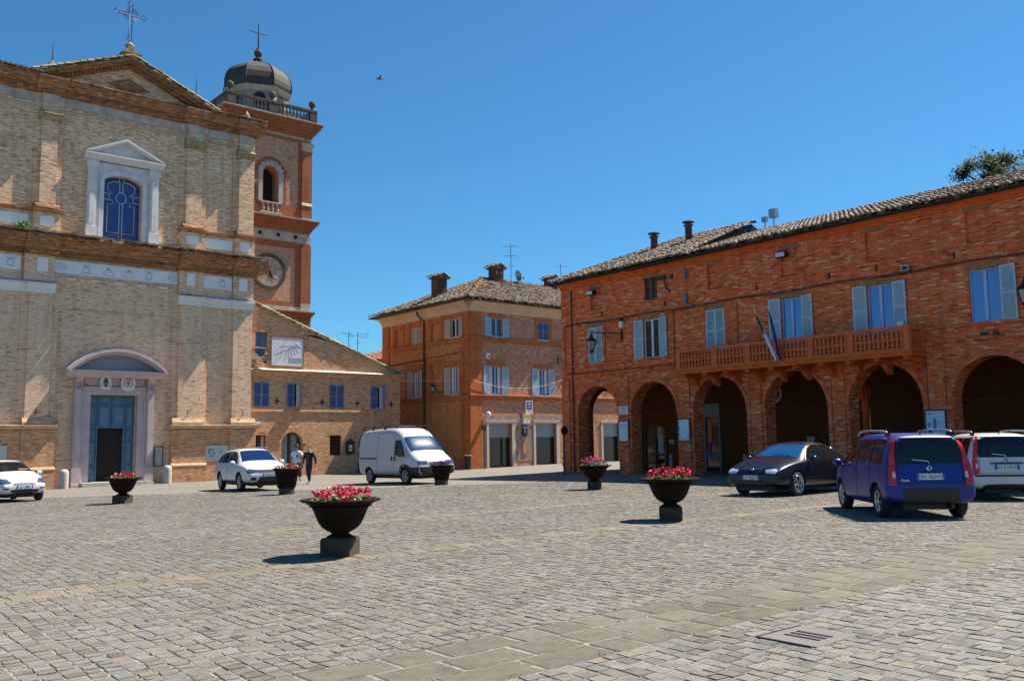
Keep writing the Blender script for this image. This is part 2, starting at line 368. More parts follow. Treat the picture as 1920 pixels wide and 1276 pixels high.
def far_paving_mat():
    m, n, l, b = nt('distant_paving')
    g = n.new('ShaderNodeNewGeometry'); mp = N(n, 'ShaderNodeMapping'); mp.inputs['Rotation'].default_value = (0, 0, R(-40)); l.new(g.outputs['Position'], mp.inputs[0])
    br = n.new('ShaderNodeTexBrick'); l.new(mp.outputs[0], br.inputs['Vector']); br.inputs['Scale'].default_value = 1; br.inputs['Brick Width'].default_value = .17; br.inputs['Row Height'].default_value = .15
    br.inputs['Mortar Size'].default_value = .012; br.inputs['Color1'].default_value = (.145, .136, .12, 1); br.inputs['Color2'].default_value = (.235, .222, .197, 1); br.inputs['Mortar'].default_value = (.13, .12, .10, 1)
    no = N(n, 'ShaderNodeTexNoise', Scale=.4, Detail=6.0, Roughness=.7); l.new(g.outputs['Position'], no.inputs['Vector'])
    col = mixc(n, l, .5, br.outputs['Color'], ramp(n, l, no.outputs[0], [(.3, (.75, .7, .62)), (.7, (1.15, 1.15, 1.12))]), 'MULTIPLY')
    l.new(col, b.inputs['Base Color']); b.inputs['Roughness'].default_value = .85
    return m
def sheet(name, xs, ys, dz, mat):
    X, Y = np.meshgrid(xs, ys); Z = T(X, Y) + dz; v = np.stack([X, Y, Z], -1).reshape(-1, 3); nx = len(xs)
    f = [(j * nx + i, j * nx + i + 1, (j + 1) * nx + i + 1, (j + 1) * nx + i) for j in range(len(ys) - 1) for i in range(nx - 1)]
    me = bpy.data.meshes.new(name); me.from_pydata(v.tolist(), [], f); me.materials.append(mat); me.polygons.foreach_set('use_smooth', [True] * len(f))
    o = bpy.data.objects.new(name, me); scene.collection.objects.link(o); o['kind'] = 'structure'; return o
far_m = far_paving_mat()
sheet('ground', np.concatenate([[-900, -300, -120], np.arange(-60, 61, 2.), [120, 300, 900]]), np.concatenate([[-60, -10], np.arange(-2, 90, 2.), [130, 300, 1200]]), -.016, far_m)
sheet('paving_bed', np.arange(-30, 31, .75), np.arange(1.5, 36.1, .75), -.0045, stone_base_mat())

def build_stones():
    rg = np.random.RandomState(5)
    sd = np.array([math.sin(R(50)), math.cos(R(50))]); qd = np.array([math.sin(R(142)), math.cos(R(142))])
    quads = []   # (s0,s1,q0,q1,kind)
    def vis(s, q):
        p = sd * s + qd * q; return 1.8 < p[1] < 35.5 and abs(p[0]) < .62 * p[1] + 3.6
    def band(q0, q1, rows, l0, l1, kind, s0=-30, s1=48):
        e = np.linspace(q0, q1, rows + 1)
        for i in range(rows):
            s = s0 + rg.rand() * .3
            while s < s1:
                L = rg.uniform(l0, l1)
                if vis(s, e[i]): quads.append((s, s + L, e[i], e[i + 1], kind))
                s += L
    def field(q0, q1, kind, wc=.132, s0=-30, s1=48, lq=(.085, .17)):
        s = s0
        while s < s1:
            w = wc * rg.uniform(.86, 1.14); q = q0
            while q < q1 - .03:
                L = rg.uniform(*lq); L = min(L, q1 - q)
                if q1 - q - L < .05: L = q1 - q
                if vis(s, q): quads.append((s, s + w, q, q + L, kind))
                q += L
            s += w
    field(-4.75, 14, 2, .15, lq=(.10, .19))
    band(-5.87, -4.75, 3, .34, .72, 1)
    field(-10.9, -5.87, 0)
    band(-11.28, -10.9, 1, .25, .6, 3)
    field(-15.8, -11.28, 0)
    band(-16.1, -15.8, 1, .25, .6, 3, 6.2, 48)
    field(-16.1, -15.8, 0, s1=6.2)
    field(-40, -16.1, 0, .15, lq=(.10, .2))
    Q = np.array(quads); n = len(Q); print('stones', n)
    g = np.where(Q[:, 4] == 1, .0085, .0055)[:, None]
    s0, s1, q0, q1 = (Q[:, i:i + 1] for i in range(4))
    jit = np.where(Q[:, 4:5] == 1, .007, .011)
    C = np.stack([np.concatenate([s0 + g, s1 - g, s1 - g, s0 + g], 1), np.concatenate([q0 + g, q0 + g, q1 - g, q1 - g], 1)], -1)
    C += rg.uniform(-1, 1, C.shape) * jit[:, :, None]
    # global waviness of the courses
    def warp(P):
        P = P.copy(); P[..., 0] += .022 * np.sin(P[..., 1] * .9 + .7) + .008 * np.sin(P[..., 1] * 2.3); P[..., 1] += .03 * np.sin(P[..., 0] * .35) + .008 * np.sin(P[..., 0] * 1.7 + 1)
        return P
    cen = C.mean(1, keepdims=True)
    top = cen + (C - cen) * .93; top = warp(top); bot = warp(C)
    def toxy(P): return P[..., 0:1] * sd + P[..., 1:2] * qd
    tx, bx = toxy(top), toxy(bot)
    hh = rg.uniform(-.003, .004, (n, 1)) * np.where(np.isin(Q[:, 4:5], (1, 3)), .3, 1.0) + np.where(np.isin(Q[:, 4:5], (1, 3)), .001, 0); tilt = rg.uniform(-.022, .022, (n, 2)) * np.where(np.isin(Q[:, 4:5], (1, 3)), .2, 1.0)
    off = tx - tx.mean(1, keepdims=True)
    tz = T(tx[..., 0], tx[..., 1]) + hh + off[..., 0] * tilt[:, :1] + off[..., 1] * tilt[:, 1:]
    bz = T(bx[..., 0], bx[..., 1]) - .013
    V = np.concatenate([np.concatenate([bx, bz[..., None]], -1), np.concatenate([tx, tz[..., None]], -1)], 1).reshape(-1, 3)
    base = (np.arange(n) * 8)[:, None, None]
    F = np.array([(7, 6, 5, 4), (0, 4, 5, 1), (1, 5, 6, 2), (2, 6, 7, 3), (3, 7, 4, 0)])[None][:, :, ::-1] + base
    F = F.reshape(-1, 4)
    me = bpy.data.meshes.new('cobblestone_paving'); me.from_pydata(V.tolist(), [], F.tolist())
    cols = [island('grey_cobble', [(0, (.165, .148, .125)), (.06, (.22, .20, .17)), (.4, (.27, .245, .205)), (.6, (.24, .235, .215)), (.75, (.30, .27, .225)), (.88, (.225, .23, .23)), (1, (.33, .305, .265))], noise=9, bump=.6, namt=.6, k=.74),
            island('large_slab', [(0, (.215, .195, .15)), (.5, (.255, .235, .185)), (.8, (.29, .265, .21)), (1, (.24, .225, .19))], noise=7, bump=.5, namt=.55, k=.60),
            island('bluish_cobble', [(0, (.17, .165, .155)), (.3, (.27, .25, .22)), (.55, (.31, .285, .24)), (.75, (.22, .23, .235)), (.9, (.32, .30, .26)), (1, (.18, .185, .19))], noise=9, bump=.6, namt=.6, k=.74),
            island('tan_strip', [(0, (.24, .205, .145)), (.4, (.28, .25, .19)), (.7, (.33, .27, .18)), (1, (.25, .23, .19))], noise=5, bump=.4, namt=.55, k=.72)]
    for m in cols: me.materials.append(m)
    me.polygons.foreach_set('material_index', np.repeat(Q[:, 4].astype(int), 5)); me.update()
    o = bpy.data.objects.new('cobblestone_paving', me); scene.collection.objects.link(o); o['kind'] = 'structure'
build_stones()
# drain cover let into the stones
def P2(s, q): return np.array([math.sin(R(50)), math.cos(R(50))]) * s + np.array([math.sin(R(142)), math.cos(R(142))]) * q
dc = empty('drain_cover', (2.25, 7.19, Tz(2.25, 7.19)), R(90 - 50), 'flat grey stone drain slab with three dark slots set in the cobbles', 'drain')
mb = MB(); mb.box(-.30, .30, -.25, .25, -.03, .005); mb.build('slab', plain('drain_stone', (.135, .13, .12), .8, var=.1, bump=.2, scale=20), dc)
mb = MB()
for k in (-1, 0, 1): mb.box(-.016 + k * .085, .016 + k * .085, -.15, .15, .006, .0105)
mb.build('slot', BLACK, dc)  # black strips on the slab paint in the shade inside the slots
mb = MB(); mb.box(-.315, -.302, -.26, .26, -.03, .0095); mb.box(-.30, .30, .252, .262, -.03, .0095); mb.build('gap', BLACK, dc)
# a few weeds in the joints
mb = MB(); rg = random.Random(4)
for k in range(50):
    s = rg.uniform(-3, 11); q = rg.choice((-4.76, -4.75, -5.48, -5.1)) + rg.gauss(0, .02); x, y = P2(s, q); z = Tz(x, y)
    if y < 4: continue
    for j in range(rg.randint(2, 7)):
        a = rg.uniform(0, 6.28); L = rg.uniform(.012, .035); w = .004
        bx, by = x + rg.gauss(0, .03), y + rg.gauss(0, .03); mb.add([(bx - w, by, z - .01), (bx + w, by, z - .01), (bx + L * math.cos(a), by + L * math.sin(a), z + L * .8)], [(0, 1, 2)])
mb.build('joint_weeds', plain('weed_green', (.10, .11, .03), .8, var=.4), None, label='tiny green and dry weeds sprouting in joints beside the slab strip', category='weeds', kind='stuff')
# ------------------------------------------------------------------ frames
AZ_A, AZ_B = 49.6, 141.8
def fvec(az): a = R(az); return Vector((math.sin(a), math.cos(a), 0)), Vector((-math.cos(a), math.sin(a), 0))
XA, NA = fvec(AZ_A); XB, NB = fvec(AZ_B); RA, RB_ = R(90 - AZ_A), R(90 - AZ_B)
OCH = Vector((-16.72, 50.956, 0)) + NA * .3
OMR = Vector((-2.722, 57.45, 0)); ORB = Vector((2.517, 45.694, 0))
def FL(o, X, Nn, u, y, z=0): p = o + X * u + Nn * y; return (p.x, p.y, z)
def gz(o, X, Nn, u, y): p = o + X * u + Nn * y; return Tz(p.x, p.y)

def shutter(par, u0, u1, z0, z1, y, mat, open_ang=0, hinge='L', name='shutter', rails=3):
    """louvred leaf; closed in plane y, rotated outwards by open_ang about its hinge"""
    w = u1 - u0; mb = MB(); f = .055
    mb.box(0, f, -.035, 0, z0, z1); mb.box(w - f, w, -.035, 0, z0, z1)
    zr = [z0, z0 + (z1 - z0) * .5 - f / 2, z1 - f]
    for z in zr: mb.box(f, w - f, -.034, -.002, z, z + f)
    n = max(6, int((z1 - z0) / .07)); mb.mat(1)
    for i in range(n):
        z = z0 + f + (z1 - z0 - 2 * f) * i / n; mb.add([(f, -.03, z), (w - f, -.03, z), (w - f, -.006, z + .045), (f, -.006, z + .045)], [(0, 1, 2, 3)])
    mb.box(f, w - f, -.006, -.003, z0 + f, z1 - f)
    if hinge == 'R': mb.v = [(v[0] - w, v[1], v[2]) for v in mb.v]
    o = mb.build(name, [mat, slat(mat)], par); o.location = (u0 if hinge == 'L' else u1, y, 0)
    o.rotation_euler[2] = -open_ang if hinge == 'L' else open_ang
    return o
def window(par, u0, u1, z0, z1, y, dep=.16, fmat=None, gmat=None, leaves=2, sill=True, bars=0, curtain=False, transom=False):
    fm = fmat or FRAMEW; f = .05; mb = MB(); ya, yb = y + dep - .05, y + dep
    mb.box(u0, u0 + f, ya, yb, z0, z1); mb.box(u1 - f, u1, ya, yb, z0, z1); mb.box(u0 + f, u1 - f, ya, yb, z0, z0 + f * 1.5); mb.box(u0 + f, u1 - f, ya, yb, z1 - f, z1)
    cx = (u0 + u1) / 2
    if leaves == 2: mb.box(cx - .055, cx + .055, ya - .012, yb, z0 + f * 1.5, z1 - f)
    for b in range(bars): z = z0 + (z1 - z0) * (b + 1) / (bars + 1); mb.box(u0 + f, u1 - f, ya + .01, yb, z - .015, z + .015)
    if sill: mb.box(u0 - .06, u1 + .06, y - .07, y + dep - .05, z0 - .06, z0 - .001)
    o = mb.build('window', fm, par)
    g = MB(); g.add([(u0 + f, yb - .02, z0 + f), (u1 - f, yb - .02, z0 + f), (u1 - f, yb - .02, z1 - f), (u0 + f, yb - .02, z1 - f)], [(0, 1, 2, 3)]); g.build('pane', gmat or GLASSD, o)
    if curtain:
        c = MB(); n = 14
        for sd in (0, 1):
            a = u0 + f + .01 if sd == 0 else u1 - f - .01; w = (u1 - u0) * .22 * (1 if sd == 0 else -1)
            pts = [(a + w * i / n, yb - .028 - .006 * math.sin(i * 1.9)) for i in range(n + 1)]
            c.add([(p[0], p[1], z0 + .09) for p in pts] + [(p[0], p[1], z1 - .06) for p in pts], [(i, i + 1, i + n + 2, i + n + 1) for i in range(n)], True)
        c.build('curtain', CURT, o)
    return o
def dentils(mb, u0, u1, y0, y1, z0, z1, step=.16, w=.08):
    u = u0
    while u + w < u1: mb.box(u, u + w, y0, y1, z0, z1); u += step
def octo(mb, cx, cz, hw, hh, y0, y1, c=.13):
    mb.prism([(cx - hw, cz - hh + c), (cx - hw + c, cz - hh), (cx + hw - c, cz - hh), (cx + hw, cz - hh + c), (cx + hw, cz + hh - c), (cx + hw - c, cz + hh), (cx - hw + c, cz + hh), (cx - hw, cz + hh - c)], y0, y1)

# ------------------------------------------------------------------ church
CH = empty('church', OCH, RA, 'tall buff brick church front with triangular pediment, white frieze and blue door', 'church')
UL, UR = -12.85, 2.2
mb = wall(UL, UR, -1.2, 11.2, [(-6.53, -4.17, -1.2, 4.14, .5, 'r')]); mb.build('lower_wall', BR_CHL, CH)
mb = wall(UL, UR, 11.2, 20.3, [(-6.27, -4.27, 12.42, 15.9, .4, 's', .42)]); mb.box(UL, UR - .02, .6, 16, -1.2, 11.2); mb.box(UL, UR - .02, .6, 1.4, 11.2, 20.2)
mb.box(UR - .02, UR, 0, .6, -1.2, 20.2)
mb.build('upper_wall', BR_CHU, CH)
# plinth
def plinth(mb, a, b):
    mb.box(a, b, -.30, 0, -1.2, 2.32)
mb = MB(); plinth(mb, UL, -8.25); plinth(mb, -2.38, 2.40)
for a, b in ((-9.75, -8.25), (-2.38, -.55), (.85, 2.40)): mb.box(a, b, -.42, -.30, -1.2, 2.32); mb.box(a - .05, b + .05, -.56, -.42, -1.2, .34)
mb.box(UL, -9.8, -.42, -.30, -1.2, .34); mb.box(-.5, .8, -.42, -.30, -1.2, .34)
mb.split('plinth', BR_PLI, CH)
mb = MB()
for a, b in ((UL, -8.15), (-2.5, 2.5)):
    mb.prof([(0, 2.30), (-.50, 2.36), (-.62, 2.50), (-.62, 2.56), (0, 2.60)], a, b)
for a, b in ((-9.85, -8.15), (-2.5, -.5), (.8, 2.5)):
    mb.prof([(0, 2.601), (-.42, 2.601), (-.42, 2.72), (-.34, 2.84), (-.30, 2.95), (0, 2.95)], a + .12, b - .12)
for a, b in ((-9.8, -8.2), (-2.45, -.5), (.8, 2.45)): mb.prof([(-.42, .34), (-.58, .345), (-.56, .42), (-.42, .48)], a, b)
mb.split('string_course', plain('plinth_mould', (.50, .34, .21), .9, var=.25, bump=.3, scale=4), CH)
# lower pilasters
for a, b in ((-9.62, -8.55), (-2.08, -.84), (1.01, 2.09)):
    mb = MB(); mb.box(a, b, -.26, 0, 2.95, 9.2)
    mb.box(a - .32, a, -.10, 0, 2.95, 9.8); mb.box(b, min(b + .3, UR), -.10, 0, 2.95, 9.8); mb.build('pilaster', BR_CHL, CH)
# panel outlines beside the portal
mb = MB()
for s in (-1, 1):
    u = -5.33 + s * 2.72
    mb.box(u - .03, u + .03, -.05, 0, 2.6, 8.4)
    mb.box(*sorted((u + s * .02, -5.33 + s * 2.45)), -.05, 0, 5.38, 5.44)
mb.box(-8.0, -2.66, -.05, 0, 8.4, 8.46)
mb.split('wall_panel_moulding', BR_CHL, CH)
# white architrave band
prof = [(0, 9.2), (-.30, 9.2), (-.32, 9.42), (-.46, 9.60), (-.46, 9.70), (0, 9.78)]
mb = MB()
for a, b in ((-9.75, -8.45), (-2.2, -.75), (.9, 2.22)): mb.prof(prof, a, b)
p2 = [(0, 9.2), (-.12, 9.2), (-.14, 9.42), (-.28, 9.60), (-.28, 9.70), (0, 9.78)]
for a, b in ((UL, -9.75), (-.75, .9)): mb.prof(p2, a, b)
mb.split('architrave_band', plain('band_white', (.66, .66, .66), .8, var=.1, scale=3), CH)
# frieze zone
mb = MB()
for a, b in ((-9.9, -8.5), (-2.15, -.82), (.98, 2.2)): mb.box(a, b, -.24, 0, 9.80, 11.12)
mb.box(UL, -10.0, -.08, 0, 9.8, 11.12); mb.box(-.8, .96, -.08, 0, 9.8, 11.12)
mb.prof([(0, 10.0), (-.1, 10.03), (-.1, 10.1), (0, 10.12)], -8.4, -2.2)
mb.split('frieze', BR_CHL, CH)
mb = MB(); mb.box(-8.45, -2.2, -.05, 0, 10.33, 11.0)
for a, b, d in ((-9.32, -8.83, .24), (-1.74, -1.28, .24), (1.31, 1.79, .24), (-.76, .93, .08), (-12.6, -10.05, .08)): mb.box(a, b, -d - .03, -d, 10.28, 11.0)
for k in range(5): mb.box(-7.9 + k * 1.18, -7.45 + k * 1.18, -.12, -.1, 10.01, 10.10)
mb.split('frieze_panel', STONEW, CH)
# relief emblems on the frieze
mb = MB()
def ringm(cx, cz, r, y, t=.022, n=16, sz=1.0):
    mb.tube([(cx + r * math.cos(2 * math.pi * i / n), y, cz + r * sz * math.sin(2 * math.pi * i / n)) for i in range(n + 1)], t, 4, False)
for cx in (-8.15, -2.5): ringm(cx, 10.66, .20, -.05); ringm(cx, 10.66, .08, -.05)
for cx in (-6.95, -3.75, 0.35, -10.5):
    y = -.05 if cx not in (.35, -10.5) else -.11
    mb.prism([(cx - .22, 10.86), (cx + .22, 10.86), (cx + .1, 10.78), (cx - .1, 10.78)], y - .02, y); ringm(cx, 10.6, .15, y); mb.box(cx - .2, cx + .2, y - .02, y, 10.42, 10.46)
for cx in (-5.85, -4.8):
    mb.prism([(cx - .12, 10.75), (cx + .12, 10.75), (cx, 10.9)], -.07, -.05); mb.tube([(cx - .26, -.05, 10.5), (cx - .1, -.05, 10.72), (cx + .1, -.05, 10.72), (cx + .26, -.05, 10.5)], .02, 4); mb.tube([(cx - .3, -.05, 10.42), (cx + .3, -.05, 10.42)], .02, 4)
mb.split('relief_emblem', plain('relief_grey', (.42, .45, .48), .8, var=.1), CH)
# main cornice
def cornice(mb, z0, k=1.0, a=UL, b=2.32, y=0.0, ret=True):
    segs = [(a, b, 0)] + [(s, e, .2) for s, e in ((-9.95, -8.4), (-2.3, -.7), (.85, b))]
    for s, e, d in segs:
        e2 = e + (.0 if e < b else 0)
        mb.prof([(y, z0), (y - .15 - d, z0), (y - .15 - d, z0 + .1 * k), (y - .30 - d, z0 + .12 * k), (y - .30 - d, z0 + .28 * k), (y - .42 - d, z0 + .30 * k), (y - .48 - d, z0 + .5 * k), (y - .62 - d, z0 + .58 * k), (y - .70 - d, z0 + .78 * k), (y - .85 - d, z0 + .82 * k), (y - .85 - d, z0 + .95 * k), (y, z0 + .98 * k)], s, e2)
mb = MB(); cornice(mb, 11.12); dentils(mb, UL, 2.3, -.385, -.30, 11.24, 11.38)
# end return of the cornice beyond the corner
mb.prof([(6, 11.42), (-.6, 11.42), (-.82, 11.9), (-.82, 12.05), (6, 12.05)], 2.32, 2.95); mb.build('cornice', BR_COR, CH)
tiles((UL, -1.12, 12.08), (1, 0, 0), (0, 1, .22), [[(0, 0), (15.9, 0), (15.9, 1.1), (0, 1.1)]], w=.24, h=.36, r=.11, mat=island('ledge_tile', [(0, (.16, .12, .07)), (.4, (.34, .27, .17)), (.7, (.5, .42, .3)), (1, (.24, .22, .09))]), name='ledge_tiles', parent=CH)
# upper order
mb = MB()
for a, b in ((-9.62, -8.32), (-2.15, -.82), (1.0, 2.18)): mb.box(a, b, -.32, 0, 12.1, 13.35)
mb.box(UL, -9.62, -.14, 0, 12.1, 13.35); mb.box(-.82, 1.0, -.14, 0, 12.1, 13.35); mb.split('pedestal', BR_CHU, CH)
mb = MB()
for a, b, d in ((-9.7, -8.24, .32), (-2.23, -.74, .32), (.92, 2.24, .32), (UL, -9.7, .14), (-.74, .92, .14)):
    mb.prof([(0, 13.3), (-d - .03, 13.3), (-d - .14, 13.44), (-d - .14, 13.5), (0, 13.56)], a, b); 
for a, b in ((-9.55, -8.4), (-2.06, -.9), (1.08, 2.12)): mb.prof([(0, 13.56), (-.38, 13.56), (-.36, 13.68), (-.25, 13.78), (0, 13.8)], a, b)
for a, b in ((-9.7, -8.24), (-2.23, -.74), (.92, 2.24)): mb.prof([(0, 12.1), (-.44, 12.1), (-.44, 12.26), (-.32, 12.38), (0, 12.38)], a, b)
mb.split('pedestal_moulding', BR_COR, CH)
mb = MB()
for cx, hw in ((-8.98, .33), (-1.50, .35), (1.58, .33)): octo(mb, cx, 12.88, hw, .26, -.345, -.32, .1)
mb.box(-.72, .90, -.165, -.14, 12.6, 13.14); mb.box(UL + .2, -9.8, -.165, -.14, 12.6, 13.14); mb.split('pedestal_panel', STONEW, CH)
for a, b in ((-9.37, -8.6), (-1.88, -.98), (1.21, 1.98)):
    mb = MB(); mb.box(a, b, -.22, 0, 13.8, 18.2); mb.box(a - .3, a, -.08, 0, 13.8, 19.6); mb.box(b, min(b + .28, UR), -.08, 0, 13.8, 19.6); mb.box(a, b, -.22, 0, 18.62, 19.6); mb.build('pilaster', BR_CHU, CH)
    mb = MB(); mb.prof([(0, 18.15), (-.24, 18.15), (-.30, 18.3), (-.46, 18.42), (-.50, 18.5), (-.2, 18.66), (0, 18.66)], a - .16, min(b + .16, 2.3)); mb.build('capital', MOSSY, CH)
mb = MB(); mb.box(UL, UR, -.06, 0, 19.12, 19.58)
for a, b in ((-9.4, -8.57), (-1.91, -.95), (1.18, 2.01)): mb.box(a, b, -.25, -.06, 19.12, 19.58)
mb.prof([(0, 18.78), (-.1, 18.8), (-.12, 18.86), (0, 18.9)], UL, UR); mb.split('stone_band', STONEG, CH)
mb = MB(); 
def cor2(mb, a, b, d): mb.prof([(0, 19.6), (-.12 - d, 19.6), (-.14 - d, 19.72), (-.24 - d, 19.74), (-.24 - d, 19.9), (-.34 - d, 19.92), (-.42 - d, 20.1), (-.52 - d, 20.12), (-.58 - d, 20.3), (-.58 - d, 20.38), (0, 20.42)], a, b)
cor2(mb, UL, 2.28, 0); [cor2(mb, a, b, .2) for a, b in ((-9.7, -8.3), (-2.15, -.75), (.95, 2.28))]
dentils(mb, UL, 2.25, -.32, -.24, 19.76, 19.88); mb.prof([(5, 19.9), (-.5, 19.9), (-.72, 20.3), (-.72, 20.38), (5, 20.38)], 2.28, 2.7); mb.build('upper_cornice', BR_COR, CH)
tiles((UL, -.8, 20.4), (1, 0, 0), (0, 1, .16), [[(0, 0), (3.7, 0), (3.7, .8), (0, .8)]], w=.24, h=.38, r=.11, mat=MATS['ledge_tile'], name='cornice_tiles', parent=CH)
tiles((UL, -.8, 20.4), (1, 0, 0), (0, 1, .16), [[(12.2, 0), (15.6, 0), (15.6, .8), (12.2, .8)]], w=.24, h=.38, r=.11, mat=MATS['ledge_tile'], name='cornice_tiles', parent=CH)
mb = MB(); mb.box(UL, UR, -.62, 1.4, 20.40, 20.46); mb.build('cornice_top', BR_COR, CH)
# pediment
PC, PH = -5.12, 4.62; z0, za = 20.44, 22.35
mb = MB(); mb.prism([(PC - PH + .3, z0), (PC + PH - .3, z0), (PC, za - .35)], -.02, 1.2); mb.build('tympanum', BR_CHU, CH)
mb = MB(); mb.prism([(PC - 1.15, 20.95), (PC, 20.6), (PC + 1.15, 20.95), (PC, 21.45)], -.06, -.02); mb.build('brick_diamond', BR_COR, CH)
def rake(mb, s, off, t, y0, y1):
    a = (PC - s * (PH + .12), z0 + off - .05); b = (PC, za + off); d = (a[0], a[1] - t), (b[0], b[1] - t)
    mb.prism([a, b, d[1], d[0]] if s > 0 else [a, d[0], d[1], b], y0, y1)
mb = MB()
for s in (1, -1): rake(mb, s, -.16, .16, -.28, 1.2); rake(mb, s, -.02, .14, -.48, 1.2); rake(mb, s, .12, .14, -.68, 1.2)
for s in (1, -1):
    for i in range(26):
        t = (i + .5) / 26; u = PC - s * PH * (1 - t); z = z0 + (za - z0) * t - .36; mb.box(u - .04, u + .04, -.36, -.28, z, z + .16)
mb.build('raking_cornice', BR_COR, CH)
for s in (1, -1):
    a = Vector((PC - s * (PH + .2), -.78, z0 + .05)); d = Vector((s * PH, 0, za - z0)); L = d.length
    tiles(a, (0, 1, 0), d, [[(0, 0), (2.0, 0), (2.0, L + .15), (0, L + .15)]], w=.24, h=.4, r=.11, mat=MATS['ledge_tile'], name='pediment_tiles', parent=CH, lift=.06)
# acroterion and cross
mb = MB(); mb.prism([(PC - .62, 22.25), (PC + .62, 22.25), (PC + .45, 22.75), (PC - .45, 22.75)], -.4, .5); mb.prism([(PC - .55, 22.75), (PC + .55, 22.75), (PC + .5, 22.83), (PC - .5, 22.83)], -.48, .58)
mb.prism([(PC - .42, 22.83), (PC + .42, 22.83), (PC + .34, 23.0), (PC + .16, 23.12), (PC + .12, 23.25), (PC - .12, 23.25), (PC - .16, 23.12), (PC - .34, 23.0)], -.2, .3)
mb.lathe([(.12, 23.2), (.24, 23.3), (.25, 23.38), (.14, 23.47), (.08, 23.5), (.1, 23.56), (.0, 23.6)], (PC, .05, 0), 12); mb.build('acroterion', MOSSY, CH)
CR = MB()
def trefoil(cx, cz, a, r=.10):
    pts = []
    for k in (-1, 0, 1):
        th = a + k * R(90); ox, oz = cx + r * .9 * math.cos(th), cz + r * .9 * math.sin(th)
        pts += [(ox + r * .75 * math.cos(th + R(q)), .05, oz + r * .75 * math.sin(th + R(q))) for q in (-80, -40, 0, 40, 80)]
    CR.tube(pts, .022, 5)
zc = 25.17; w = .075
for s in (-1, 1):
    CR.tube([(PC + s * w, .05, 23.75), (PC + s * w, .05, zc - w), (PC + s * .66, .05, zc - w)], .024, 5)
    CR.tube([(PC + s * w, .05, 25.72), (PC + s * w, .05, zc + w), (PC + s * .66, .05, zc + w)], .024, 5)
trefoil(PC + .72, zc, 0); trefoil(PC - .72, zc, math.pi); trefoil(PC, 25.78, math.pi / 2); trefoil(PC, 23.72, -math.pi / 2)
CR.tube([(PC, .05, 23.45), (PC, .05, 23.72)], .03, 5)
for q in (1, 2, 3, 4):
    for dq in (-18, -6, 6, 18):
        th = R(q * 90 - 45 + dq * 1.3); CR.tube([(PC + .12 * math.cos(th), .05, zc + .12 * math.sin(th)), (PC + .42 * math.cos(th), .05, zc + .42 * math.sin(th))], [.012, .03], 4)
CR.build('roof_cross', plain('cross_iron', (.05, .04, .09), .5, metal=.5, var=.1), CH)
for u in (-8.95, -1.35):
    mb = MB(); mb.lathe([(.38, 20.45), (.36, 20.75), (.42, 20.8), (.3, 20.9), (.2, 21.1), (.26, 21.2), (.2, 21.3), (.07, 21.42), (.05, 21.5)], (u, .1, 0), 10); mb.mat(1).tube([(u, .1, 21.4), (u, .1, 22.5)], [.035, .008], 5); mb.build('pinnacle', [MATS['cornice_brick'], IRON], CH)
mb = MB(); mb.lathe([(.30, 20.42), (.26, 20.6), (.16, 20.72), (.2, 20.8), (.12, 20.95), (.05, 21.1), (.0, 21.2)], (1.65, -.1, 0), 12); mb.build('finial', plain('terracotta_finial', (.42, .22, .12), .85, var=.3), CH)
# upper window
WC = -5.24
mb = MB()
for s in (-1, 1):
    a, b = sorted((WC + s * 1.38, WC + s * 1.84)); mb.box(a, b, -.22, 0, 12.42, 16.15); mb.box(a - .05, b + .05, -.30, 0, 12.40, 12.95); mb.box(a + .1, b - .1, -.25, -.22, 13.1, 15.9)
    mb.prof([(0, 16.15), (-.26, 16.15), (-.32, 16.4), (-.28, 16.55), (0, 16.55)], a - .06, b + .06)
mb.ring([(WC - 1.38, 12.42), (WC - 1.38, 16.5), (WC + 1.38, 16.5), (WC + 1.38, 12.42)], [(WC - 1.2, 12.42), (WC - 1.2, 16.4), (WC + 1.2, 16.4), (WC + 1.2, 12.42)], -.08, 0)
mb.box(WC - 1.38, WC + 1.38, -.06, 0, 15.9, 16.5) if False else None
mb.build('window_surround', PORTAL if False else STONE, CH)
# spandrel over the arch and moulded frame
mb = MB(); n = 20
inner = [(WC - 1.0, 12.42)] + [(WC - 1.0 * math.cos(math.pi * i / n), 15.48 + .42 * math.sin(math.pi * i / n)) for i in range(n + 1)] + [(WC + 1.0, 12.42)]
mid = [(WC - 1.22, 12.42)] + [(WC - 1.22 * math.cos(math.pi * i / n), 15.55 + .60 * math.sin(math.pi * i / n)) for i in range(n + 1)] + [(WC + 1.22, 12.42)]
outr = [(WC - 1.38, 12.42)] + [(WC - 1.38 * math.cos(math.pi * i / n), 16.5) for i in range(n + 1)] + [(WC + 1.38, 12.42)]
mb.ring(mid, inner, -.16, .05); mb.ring(outr, mid, -.07, 0)
mb.prof([(0, 16.55), (-.30, 16.55), (-.34, 16.68), (-.50, 16.8), (-.50, 16.88), (0, 16.95)], WC - 2.05, WC + 2.05)
mb.prism([(WC - 1.75, 16.93), (WC + 1.75, 16.93), (WC, 17.72)], -.10, 0)
for s in (1, -1):
    for o, t, yy in ((0, .14, -.5), (-.12, .10, -.34)):
        a = (WC - s * 2.08, 16.93 + o); b = (WC, 17.9 + o); mb.prism([a, b, (b[0], b[1] - t), (a[0] + s * .25, a[1])] if s > 0 else [a, (a[0] + s * .25, a[1]), (b[0], b[1] - t), b], yy, 0)
mb.build('window_frame', STONE, CH)
win = MB(); win.add([(WC - 1.05, .3, 12.4), (WC + 1.05, .3, 12.4), (WC + 1.05, .3, 15.95), (WC - 1.05, .3, 15.95)], [(0, 1, 2, 3)]); ch_w = win.build('stained_glass_window', GLASSS, CH)
mb = MB()
def bar(pts, w=.026): mb.tube([(WC + u, .275, z) for u, z in pts], w, 4)
